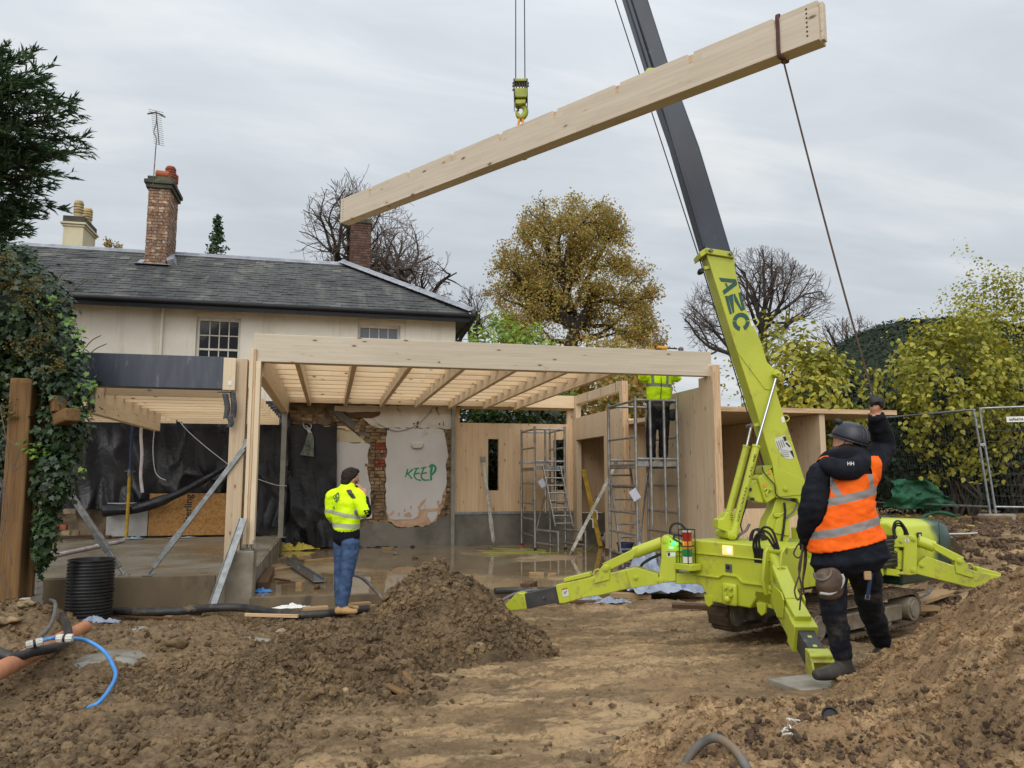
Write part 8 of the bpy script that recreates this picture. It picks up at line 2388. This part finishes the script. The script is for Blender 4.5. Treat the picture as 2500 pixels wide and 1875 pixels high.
# bright young shoots and olive flower heads
sh=[]
for(x,y,n)in((128,730,16),(166,780,16),(190,820,16),(200,860,12),(215,930,14),(100,1100,20),(190,1010,14),(220,960,8),(60,1085,12),(200,1150,6)):
 c=pt(x,y,dep=8.35);sh.append(c+r_.normal(0,1,(n,3))*np.array([.055,.06,.045]))
P2=np.vstack(sh);leaves(iv,IVY,P2,r_.uniform(.04,.07,len(P2)),M['ivylight'],r_,np.array([[0,-.8,.5]]),1.0,.5,'young_leaves')
sh=[]
for(x,y)in((12,640),(20,700),(50,700),(75,690),(110,790),(140,890),(45,850),(95,830),(12,1010),(60,740)):
 for _ in range(16):
  c=pt(x+r_.normal(0,16),y+r_.normal(0,14),dep=8.28);sh.append(c+r_.normal(0,.02,(9,3)))
P3=np.vstack(sh);leaves(iv,SLIM,P3,r_.uniform(.012,.03,len(P3)),M['ivybloom'],r_,None,0,1.0,'flower_heads')
g=G()
for k in range(16):
 x=r_.uniform(10,200);y=r_.uniform(640,1000);p=pt(x,y,dep=8.5);q=p+np.array([r_.uniform(.05,.35),r_.uniform(-.2,.1),r_.uniform(-.15,.30)]);g.tube(spline([p,(p+q)/2+(0,0,.04),q],4),[.006]*8+[.003],5)
g.done('vine_stems',M['twig'],iv)['kind']='stuff'
g=G()
for px in(((0,990),(20,1120),(8,1250),(30,1380)),((5,1060),(45,1100),(30,1150),(60,1130)),((0,1320),(18,1240),(5,1180)),((0,1400),(25,1470),(10,1500))):g.tube(spline([pt(*q,dep=8.15)for q in px],5),.005,5)
g.done('bare_vine',M['twig'],iv)['kind']='stuff'
# the old posts themselves
pA=timber('old_post',pt(27,1462,dep=8.45),pt(62,926,dep=8.45),.25,.22,M['sleeper'],None,up=(1,0,0),bevel=.02);tag(pA,'weathered oak post leaning in front of the ivy at the left edge','post')
pB=timber('old_post',pt(58,1458,dep=8.62),pt(82,985,dep=8.62),.10,.18,M['sleeper'],None,up=(1,0,0),bevel=.012);tag(pB,'thin weathered plank standing just right of the thick oak post','post')
pC=timber('old_rail',pt(92,1050,dep=8.9),pt(178,1012,dep=8.2),.16,.14,M['sleeper'],None,bevel=.015);tag(pC,'sawn end of an old rail sticking out of the ivy','rail')
pD=timber('old_rail',pt(120,1012,dep=8.9),pt(146,985,dep=8.35),.14,.18,M['sleeper'],None,bevel=.015);tag(pD,'upper old rail end half buried in the ivy','rail')
wb_=thing('garden_wall','end of a flaking whitewashed brick wall beside the leaning oak post','wall',pt(62,1445,dep=8.9))
mwb=brick_mesh('brick',M['limewash'],.20,.22,.068);x0_=pt(62,1440,dep=8.95)
for k in range(17):place('brick',mwb,wb_,(x0_[0]+rng.uniform(-.012,.012),x0_[1]+.1,.02+k*.075),rz=rng.uniform(-.06,.06)-YAW)
# ================================================================== fence, pipes, scraps
def heras(name,label,a,b,h,sign=False):
 t=thing(name,label,'fence',(np.array(a)+np.array(b))/2,'mesh fence panels on the bank')
 a,b=np.array(a,float),np.array(b,float);d=unit(b-a);L=np.linalg.norm(b-a);r=.021
 ZV=ZU+la3(-.085,0);up=ZV*h
 G().tube(spline([a,a+up*.5,a+up*.93,a+up*.985+d*.03,a+up+d*.12,a+up+d*L*.5,b+up-d*.12,b+up*.985-d*.03,b+up*.93,b+up*.5,b],4),r,8).done('frame',M['galv'],t)
 G().cyl(a+ZV*.14,b+ZV*.14,r*.9,None,8).done('rail',M['galv'],t)
 g=G();n=int(L/.062)
 for k in range(1,n):p=a+d*L*k/n;g.cyl(p+ZV*.14,p+ZV*(h-.02),.0022,None,3)
 for k in range(1,9):g.cyl(a+ZV*(.14+k*(h-.16)/9),b+ZV*(.14+k*(h-.16)/9),.0028,None,3)
 g.done('wire_mesh',M['mesh'],t)['kind']='stuff'
 if sign:
  c=a+d*.55+ZV*(h-.22);g=G();g.box(c-by_n*.012,(.30,.004,.10),(d,by_n,ZU));s=g.done('sign_plate',M['whiteprint'],t)
  letter('lettering','safesite',.075,c-by_n*.016,d,ZU,M['ink'],t)
 return t
fa,fb=pt(2418,1256,dep=14.3),pt(2090,1237,dep=17.4)
fz=fa[2]
by_n=unit(np.array([0,1.0,0]));
f1a=np.array([fb[0],fb[1],fz]);f1b=np.array([fa[0],fa[1],fz])
by_n=unit(np.cross(ZU,f1b-f1a));by_n=by_n if by_n@HD>0 else-by_n
heras('mesh_fence','long wire mesh fence panel running away left behind the crane',f1a,f1b,1.93)
f2a=f1b+la3(.09,-.02);f2b=f2a+la3(2.6,-1.3)
by_n=unit(np.cross(ZU,f2b-f2a));by_n=by_n if by_n@HD>0 else-by_n
heras('mesh_fence','wire mesh fence panel with a small white sign at the right edge',f2a,f2b,1.95,True)
ZV=ZU+la3(-.085,0);G().bar(f1b+ZV*1.28-by_n*.02,f2a+ZV*1.28-by_n*.02,.05,.05).done('x',M['galv'],None).name='fence_clip'
tag(bpy.data.objects['fence_clip'],'steel clip joining the two fence panels','clip')
for i,(p,lb)in enumerate(((f1b+la3(.05,-.10),'grey block foot where the two fence panels meet'),(f1b+la3(-.5,-.85),'muddy block foot lying on the bank before the fence'))):
 zg=max(gzs(p[0],p[1]),fz-.1);g=G();g.box((p[0],p[1],zg+.05),(.62,.22,.13),(unit(la3(1,.1)),unit(la3(-.1,1)),ZU))
 fb_=g.done('weight_block',M['bank']if i else M['fibreboard'],None,.03);tag(fb_,lb,'block','weight blocks of the fence')
c=pt(2252,1212,dep=15.6);gn=thing('green_netting','torn green netting lying behind the fence panel','netting',(c[0],c[1],fz))
u,v=np.meshgrid(np.linspace(-1,1,44),np.linspace(0,1,26))
w_=.75*u*(1-.25*v);z_=.05+.62*v*(1-.55*ss(.0,1,u));dd=.25*fbm(u*2,v*3,None,4,5)
G().grid(np.stack([c[0]+RT[0]*w_+HD[0]*dd,c[1]+RT[1]*w_+HD[1]*dd,fz+z_+.10*fbm(u*3,v*2,None,3,9)],-1)).done('net',M['greennet'],gn,0,180)
G().tube(spline([c+RT*w+ZU*(.08*math.sin(w*5)-.35+.25)for w in np.linspace(-.2,1.0,9)],4)+np.array([0,0,fz-c[2]]),.04,6).done('net_roll',M['greennet'],gn)
# fallen leaves on the bank and under the fence
n=900;la=rng.uniform(5.0,10.8,n);de=rng.uniform(10.5,16.0,n);kk=rng.random(n)<.3+.7*ss(12.5,14.3,de);la,de=la[kk],de[kk]
x=la*RT[0]+de*HD[0];y=la*RT[1]+de*HD[1];Rm=leaf_frames(len(x),rng,np.array([[0,0,2.0]]),0,.6)
v,f=inst(HEART[0],HEART[1],np.stack([x,y,gz(x,y)+.03],-1),Rm,rng.uniform(.06,.11,len(x)));o=np_mesh('fallen_leaves',v,f,M['litter'],None,(0,0,0));o['kind']='stuff'
def hose_thing(name,label,pts,r,m,cat='hose',n=8,k=8):
 o=G().tube(spline(pts,k),r,n).done(name,m,None,0,60);return tag(o,label,cat)
def z8(x,y):return x*.20498,1440+y*.20498
gp=lambda x,y,Z=.05:pt(x,y,Z=Z)
# black ribbed access chamber
cb=gp(215,1512,.02);bt_=thing('chamber_ring','stack of black ribbed plastic chamber rings standing in the mud','chamber ring',cb)
pr=[(.225,0),(.235,.01)]
for k in range(17):
 z=.03+k*.0365
 e_=.012 if k==8 else 0
 pr+=[(.246+e_,z),(.248+e_,z+.009),(.246+e_,z+.018),(.226,z+.022),(.226,z+.033)]
pr+=[(.245,.66),(.245,.675),(.222,.675),(.215,.62),(.215,.05)]
G().lathe(cb,pr,44).done('rings',M['blackpipe'],bt_,0,30)
tag(crumple('plastic_scrap',tuple(gp(240,1520,.03)),.22,.07,.07,M['tarp'],31,16),'scrap of grey plastic at the foot of the black chamber rings','plastic')
# orange drain pipe
P=[gp(-70,1672,.40),gp(60,1606,.30),gp(206,1532,.16)]
o=G().tube([P[0],P[1],P[2]],.062,18,False).tube([P[2],P[1],P[0]],.056,18,False).done('drain_pipe',M['clayduct'],None,0,60);tag(o,'long orange drain pipe lying in the mud at the left','pipe')
bp_=thing('water_pipe','bright blue water pipe curling out over the mud','pipe',gp(200,1640,.2))
zz=[.44,.47,.46,.44,.40,.34,.30,.27,.24,.20]
P=[gp(*z8(*q),zz[i])for i,q in enumerate(((500,606),(600,580),(670,574),(870,578),(1050,612),(1235,730),(1345,900),(1368,1060),(1200,1320),(1035,1412)))]
bl=G().tube(spline(P,10),.0135,12).done('pipe',M['bluepipe'],bp_)
def fit(a,b):
 d=unit(b-a);g=G();g.cyl(a,a+(b-a)*.42,.026,.028,14);g.cyl(a+(b-a)*.58,b,.028,.026,14)
 for k in range(10):
  an=k*.628;x_,y_,z_=frame(d);q=y_*math.cos(an)*.028+z_*math.sin(an)*.028;g.bar(a+q+(b-a)*.04,a+q+(b-a)*.4,.006,.004,up=tuple(q));g.bar(a+q+(b-a)*.6,a+q+(b-a)*.96,.006,.004,up=tuple(q))
 o=g.done('coupling',M['fitting'],bp_,.002);G().cyl(a+(b-a)*.40,a+(b-a)*.60,.024,None,14).done('coupling_body',M['black'],o)
fit(gp(*z8(672,580),.46),gp(*z8(868,574),.46));fit(gp(*z8(310,665),.42),gp(*z8(515,612),.44))
hose_thing('black_hose','thick black hose looping under the blue pipe into the bank',[gp(*z8(*q),z)for q,z in(((-60,730),.42),((150,800),.38),((400,740),.37),((650,690),.36),((775,630),.34),((812,540),.30),((795,430),.28),((735,300),.26))],.034,M['hose'],n=12)
hose_thing('grey_hose','thin grey hose arching from the bank down to the blue pipe',[gp(*z8(*q),z)for q,z in(((600,120),.30),((655,150),.36),((655,260),.40),((600,420),.42),((480,560),.42),((390,640),.42),((310,690),.40))],.017,M['greyhose'],n=10)
hose_thing('black_hose','muddy black hose lying along the foot of the raised floor',[gp(x_,y_,.06)for x_,y_ in((262,1490),(360,1494),(450,1491),(520,1484),(590,1484),(660,1494),(720,1502),(790,1499),(815,1496),(900,1486))],.048,M['hose'],n=12)
hose_thing('black_hose','muddy black pipe lying on the floor edge behind the left outrigger',[gp(x_,y_,.16)for x_,y_ in((1208,1443),(1260,1441),(1330,1442),(1420,1446))],.045,M['hose'],n=10)
hose_thing('grey_hose','grey conduit arching out of the soil heap behind the left outrigger foot',[gp(x_,y_,z)for x_,y_,z in((1222,1468,.2),(1258,1450,.26),(1300,1442,.28),(1340,1446,.24),(1372,1452,.18))],.02,M['greyhose'])
hose_thing('grey_hose','grey hose bowing from behind the man in yellow into the soil heap',[pt(862,1403,dep=9.9),pt(885,1412,dep=9.7),pt(915,1440,dep=9.4),pt(938,1468,dep=9.2),pt(948,1482,dep=9.0)],.022,M['greyhose'])
hose_thing('grey_hose','grey hose sticking out of the dirt at the bottom edge',[hit(1650,1895,-.02),hit(1695,1862,.05),hit(1745,1850,.08),hit(1795,1862,.05),hit(1835,1878,-.03)],.019,M['greyhose'])
hose_thing('grey_hose','grey hose curving on the mud beside the crawler track',[gp(x_,y_,.2)for x_,y_ in((2205,1463),(2240,1462),(2265,1450),(2272,1438))],.022,M['greyhose'])
hose_thing('thin_cable','thin pale cable lying across the dark bank',[pt(x_,y_,dep=d_)for x_,y_,d_ in((2305,1304,10.6),(2380,1302,11.2),(2440,1296,11.8),(2510,1288,12.2))],.012,M['whitecord'],'cable')
# lime extension lead on the wet floor
def z5(x,y):return 1050+x*.37373,780+y*.37373
hose_thing('extension_lead','lime yellow extension lead looped over the wet floor',[pt(*z5(*q),Z=FZ+.012)for q in((420,1470),(400,1490),(520,1500),(640,1500),(760,1512),(600,1520),(450,1525),(342,1525),(400,1535),(560,1528),(700,1526),(830,1522),(920,1496),(960,1502),(1030,1510),(1080,1478),(1140,1470))],.009,M['limecord'],'cable',6)
hose_thing('thin_cable','thin cable lying by the plinth behind the lime lead',[pt(*z5(*q),Z=FZ+.01)for q in((-120,1470),(80,1468),(300,1474),(620,1470))],.007,M['greyhose'],'cable',6)
# timber scraps on the wet floor
def z7(x,y):return 560+x*.18083,1300+y*.18083
def stick(label,a,b,w,h,m=None,Z=FZ,cat='timber scrap',name='timber_scrap'):
 A_,B_=pt(*a,Z=Z+h/2),pt(*b,Z=Z+h/2);o=timber(name,A_,B_,w,h,m or M['lumber'],None,bevel=.003);return tag(o,label,cat,'timber scraps' if cat=='timber scrap' else None)
stick('red brown timber block lying beside the concrete pier',z7(450,730),z7(550,520),.13,.12,M['darkwood'])
stick('short batten touching the red brown block on the wet floor',z7(530,520),z7(860,470),.09,.04)
stick('long batten on the wet floor left of the man in yellow',z7(1030,388),z7(1500,345),.09,.045)
stick('tiny offcut on the wet floor behind the steel channel',z7(950,322),z7(1110,322),.08,.035)
stick('small pale offcut near the front of the wet floor',z7(905,700),z7(985,700),.09,.06)
stick('dark strips of wet wood beside the red brown block',z7(640,680),z7(850,670),.05,.02,M['darkwood'])
stick('dark splinter of wet wood against the red brown block',z7(620,625),z7(800,650),.06,.02,M['darkwood'])
stick('offcut before the plinth right of the man in yellow',z7(2060,215),z7(2210,215),.08,.05)
stick('offcut lying in the puddle behind the left outrigger',(1292,1400),(1328,1400),.08,.04)
stick('broken offcut in the puddle right of the other offcut',(1340,1404),(1356,1402),.05,.04)
stick('dark timber block lying on the edge of the wet floor',(1282,1436),(1300,1428),.14,.11,M['darkwood'])
stick('red brown sawn block behind the left outrigger',(1280,1432),(1302,1432),.12,.12,M['darkwood'],FZ)
g=G();a,b=pt(*z7(830,420),Z=FZ+.03),pt(*z7(1215,665),Z=FZ+.03)
g.bar(a,b,.16,.006);wv_=unit(np.cross(b-a,ZU))*.08
for s in(-1,1):g.bar(a+wv_*s+ZU*.02,b+wv_*s+ZU*.02,.006,.05)
g.bar(a+wv_*1.0+ZU*.09,a+(b-a)*.45+wv_*1.0+ZU*.09,.004,.08);g.bar(a+(b-a)*.55+wv_+ZU*.07,b+wv_+ZU*.07,.004,.07)
tag(g.done('steel_channel',M['galv'],None,.002),'galvanised channel section lying on the wet floor left of the man in yellow','steel channel')
tag(crumple('glove',tuple(pt(*z7(440,805),Z=FZ)),.13,.07,.05,M['glove'],41,18),'blue glove dropped beside the concrete pier','glove')
c=pt(*z7(930,240),Z=FZ)
o=crumple('cement_bag',tuple(c),.42,.15,.17,M['yellowbag'],51,30);tag(o,'flattened yellow bag lying before the black sheet','bag')
tag(G().lathe(pt(*z7(712,240),Z=FZ),[(.06,0),(.07,.12),(.05,.16),(.03,.16)],14).done('tin',M['postgrey'],None,0,40),'small grey tin at the corner of the raised floor','tin')
tag(crumple('white_scrap',tuple(pt(*z7(1800,200),Z=FZ)),.13,.04,.05,M['whiteprint'],43,14),'white scrap of plastic at the foot of the cement band','scrap')
tag(crumple('plaster_lump',tuple(pt(1045,1330,Z=FZ)),.34,.08,.10,M['plaster'],44,20),'pale lump of fallen plaster at the foot of the KEEP wall','rubble')
for i,(x_,y_)in enumerate(((1008,1334),(1012,1362),(773,1435),(690,1355),(965,1352))):
 o=G().add(BIGCLOD[i][0]*.05+pt(x_,y_,Z=FZ+.02),BIGCLOD[i][1].tolist()).done('rubble_lump',M['darkwood']if i<3 else M['stone'],None,0,180);tag(o,('dark lump lying near the foot of the KEEP wall','dark lump in the puddle before the KEEP wall','small dark lump near the front of the wet floor','pale lump on the floor before the black sheet','pale lump on the floor behind the man in yellow')[i],'rubble','lumps on the wet floor')
 # along the front of the floor, in the mud
stick('pale plank end lying in the mud left of the tan boots',z7(990,1040),z7(1330,1020),.12,.05,None,.02)
stick('pale plank end lying in the mud right of the tan boots',z7(1640,995),z7(1900,975),.12,.07,None,.02)
stick('long plank half buried along the floor edge by the tan boots',z7(1600,1025),z7(2250,985),.14,.04,None,.0)
stick('orange brown stick lying in the mud before the black hose',z7(215,1110),z7(930,1130),.04,.035,M['edge'],.05)
stick('thin grey lath beside the muddy black hose',(270,1502),(470,1512),.06,.02,M['darkwood'],.0)
stick('thin pale lath under the muddy black hose',(300,1497),(420,1505),.04,.02,None,.0)
tag(crumple('white_scrap',tuple(gp(*z7(830,1020),.03)),.22,.06,.06,M['whiteprint'],47,16),'white torn sheet scrap lying beside the black hose','scrap')
st_o=G().add(BIGCLOD[2][0]*np.array([.11,.07,.06])+gp(*z7(1020,1135),.04),BIGCLOD[2][1].tolist()).done('stone',M['stone'],None,0,180);tag(st_o,'grey stone at the end of the orange brown stick','stone')
# stones and lumps
def stone(label,x_,y_,Z,s,k,m=None):
 o=G().add(BIGCLOD[k%6][0]*np.array(s)+hit(x_,y_,s[2]*.4),BIGCLOD[k%6][1].tolist()).done('stone',m or M['stone'],None,0,180);return tag(o,label,'stone','loose stones')
def stone_on(label,x_,y_,dep,s,k,m=None):
 o=G().add(BIGCLOD[k%6][0]*np.array(s)+hit(x_,y_,s[2]*.3),BIGCLOD[k%6][1].tolist()).done('stone',m or M['stone'],None,0,180);return tag(o,label,'stone','loose stones')
stone_on('pale stone on the right flank of the tall soil heap',1162,1580,6.35,(.06,.05,.05),1)
stone_on('red brick fragment low on the front of the tall soil heap',843,1692,5.45,(.03,.026,.026),2,M['brick_wall'])
stone('pale yellow stone in the mud under the blue pipe',178,1608,.2,(.045,.035,.03),3)
stone('flat pale stone at the far left on the bank',12,1465,.5,(.14,.1,.09),4)
stone('yellow flint on the bank above the grey hose',66,1476,.45,(.09,.06,.04),0)
stone('small yellow flint on the bank left of the other flint',52,1482,.44,(.05,.04,.03),5)
stone('rusty stone on the bank at the left edge',8,1520,.42,(.13,.08,.05),1,M['brick_wall'])
stone('large brown lump on the low heap left of the man in yellow',468,1500,.18,(.13,.09,.09),2,M['clod'])
stone('muddy lump on the low heap under the large brown lump',430,1578,.20,(.11,.08,.07),0,M['clod'])
stone('white flint in the middle of the low heap',445,1607,.16,(.025,.02,.02),1)
stone('pale stone in the mud left of the tall soil heap',688,1545,.05,(.06,.05,.04),3)
# wood strips in the soil heap
A_=[(952,1592,5.95),(1010,1692,5.55),(905,1662,5.55),(992,1706,5.45)]
o=timber('broken_slat',hit(*A_[0][:2],.03),hit(*A_[1][:2],.03),.045,.02,M['sleeper'],None);tag(o,'muddy slat sticking up out of the soil heap','slat')
o=timber('broken_slat',hit(*A_[2][:2],.025),hit(*A_[3][:2],.025),.06,.02,M['sleeper'],None);tag(o,'broken slat lying flat at the foot of the soil heap','slat')
# pad under the near outrigger
c=pt(1970,1665,Z=.185);o=G().box((c[0],c[1],c[2]-.02),(.40,.34,.045),(unit(la3(.93,.38)),unit(la3(-.38,.93)),ZU)).done('spreader_pad',M['fibreboard'],None,.004);tag(o,'grey spreader pad on the mud under the near outrigger foot','pad')
for k in range(2):
 p_=c+la3(-.09+.06*k,.08+.02*k)+ZU*.006;G().box(p_,(.02,.012,.006)).done('pad_slot',M['black'],o)if False else None
 # grey sheeting behind the left outrigger
o=crumple('grey_sheeting',tuple(gp(1625,1440,.10)),.62,.45,.42,M['tarp'],61,54,1.0);tag(o,'crumpled pale blue grey sheeting behind the left outrigger','sheeting')
o=crumple('grey_sheeting',tuple(gp(1590,1420,.10)),.40,.3,.62,M['tarp'],65,40,.9);tag(o,'heaped pale sheeting rising beside the stack light','sheeting')
o=crumple('sheet_scrap',tuple(gp(1432,1466,.04)),.22,.10,.10,M['tarp'],63,22);tag(o,'pale torn sheet scrap under the left outrigger','sheeting')
o=crumple('sheet_scrap',tuple(gp(1490,1472,.04)),.26,.08,.07,M['tarp'],64,22);tag(o,'flat pale sheet scrap lying right of the torn scrap','sheeting')
stick('muddy plank lying behind the left outrigger',(1490,1452),(1590,1456),.14,.06,None,.05)
stick('long muddy plank under the pale sheeting',(1360,1472),(1500,1468),.12,.04,M['darkwood'],.03)
stick('muddy plank running under the front of the crane',(1640,1478),(1760,1482),.16,.05,M['darkwood'],.06)
stick('upper muddy board lying right of the crawler track',(2205,1478),(2330,1438),.22,.04,None,.16)
stick('lower muddy board lying right of the crawler track',(2204,1486),(2288,1484),.12,.05,M['lumber'],.13)
# a grey board leaning behind the right rear outrigger
q_=[pt(x_,y_,dep=9.6+.25*k)for k,(x_,y_)in enumerate(((2306,1312),(2326,1311),(2352,1342),(2348,1358),(2306,1352)))]
q_=[np.array(p)for p in q_];o=G().prism(q_,HD*.02).done('grey_board',M['insul'],None,.004);tag(o,'pale grey board leaning behind the right rear outrigger','board')
# bits on the spoil heap in front
c=hit(2028,1756,.01);o=G().lathe(c,[(.034,0),(.040,.012),(.040,.03),(.033,.034),(.031,.020),(.004,.020)],22,tuple(unit(-HD*.75+RT*-.35+ZU*.55))).done('pipe_cap',M['black'],None,0,40);tag(o,'small round black pipe cap lying on the spoil heap','cap')
g=G();r2_=np.random.default_rng(3)
for k in range(9):p_=hit(1928+r2_.normal(0,12),1793+r2_.normal(0,8),.012);d_=unit(r2_.normal(size=3)*(1,1,.4));g.tube(spline([p_-d_*.03,p_+(0,0,.012),p_+d_*.035],3),.004,5)
o=g.done('dry_root',M['fitting'],None,0,60);tag(o,'pale dry root lying in the dark soil near the bottom edge','root')
# grey slurry spilled over the ground by the blue pipe
def slurry(name,c,sx,sy,seed,m):
 a=np.linspace(0,2*math.pi,60,endpoint=False);rr_=1+.5*fbm(np.cos(a)*1.6+seed,np.sin(a)*1.6,None,4,seed)
 ring=[]
 for k in(1,.8,.5,.2):ring.append(np.stack([c[0]+(RT[0]*np.cos(a)*sx+HD[0]*np.sin(a)*sy)*rr_*k,c[1]+(RT[1]*np.cos(a)*sx+HD[1]*np.sin(a)*sy)*rr_*k],-1))
 V=[]
 for i,q in enumerate(ring):V.append(np.column_stack([q,gz(q[:,0],q[:,1])+(-.04,.012,.022,.028)[i]]))
 F=[(i*60+j,i*60+(j+1)%60,(i+1)*60+(j+1)%60,(i+1)*60+j)for i in range(3)for j in range(60)]+[tuple(180+j for j in range(60))]
 o=G().add(np.vstack(V),F).done(name,m,None,0,180);o['kind']='stuff';return o
M['slurry']=mat('grey_slurry',lin(136,134,126),lin(116,112,102),5,6,.35,.1,40,.004,world=True,r2=.15)
slurry('spilled_slurry',gp(318,1556,.15),.34,.30,3,M['slurry']);slurry('spilled_slurry',gp(250,1598,.2),.30,.22,8,M['slurry'])
slurry('puddle',gp(665,1600,.08),.22,.12,5,M['slurry']);slurry('puddle',gp(722,1592,.08),.14,.10,9,M['slurry']);slurry('puddle',gp(640,1575,.08),.20,.08,12,M['slurry'])
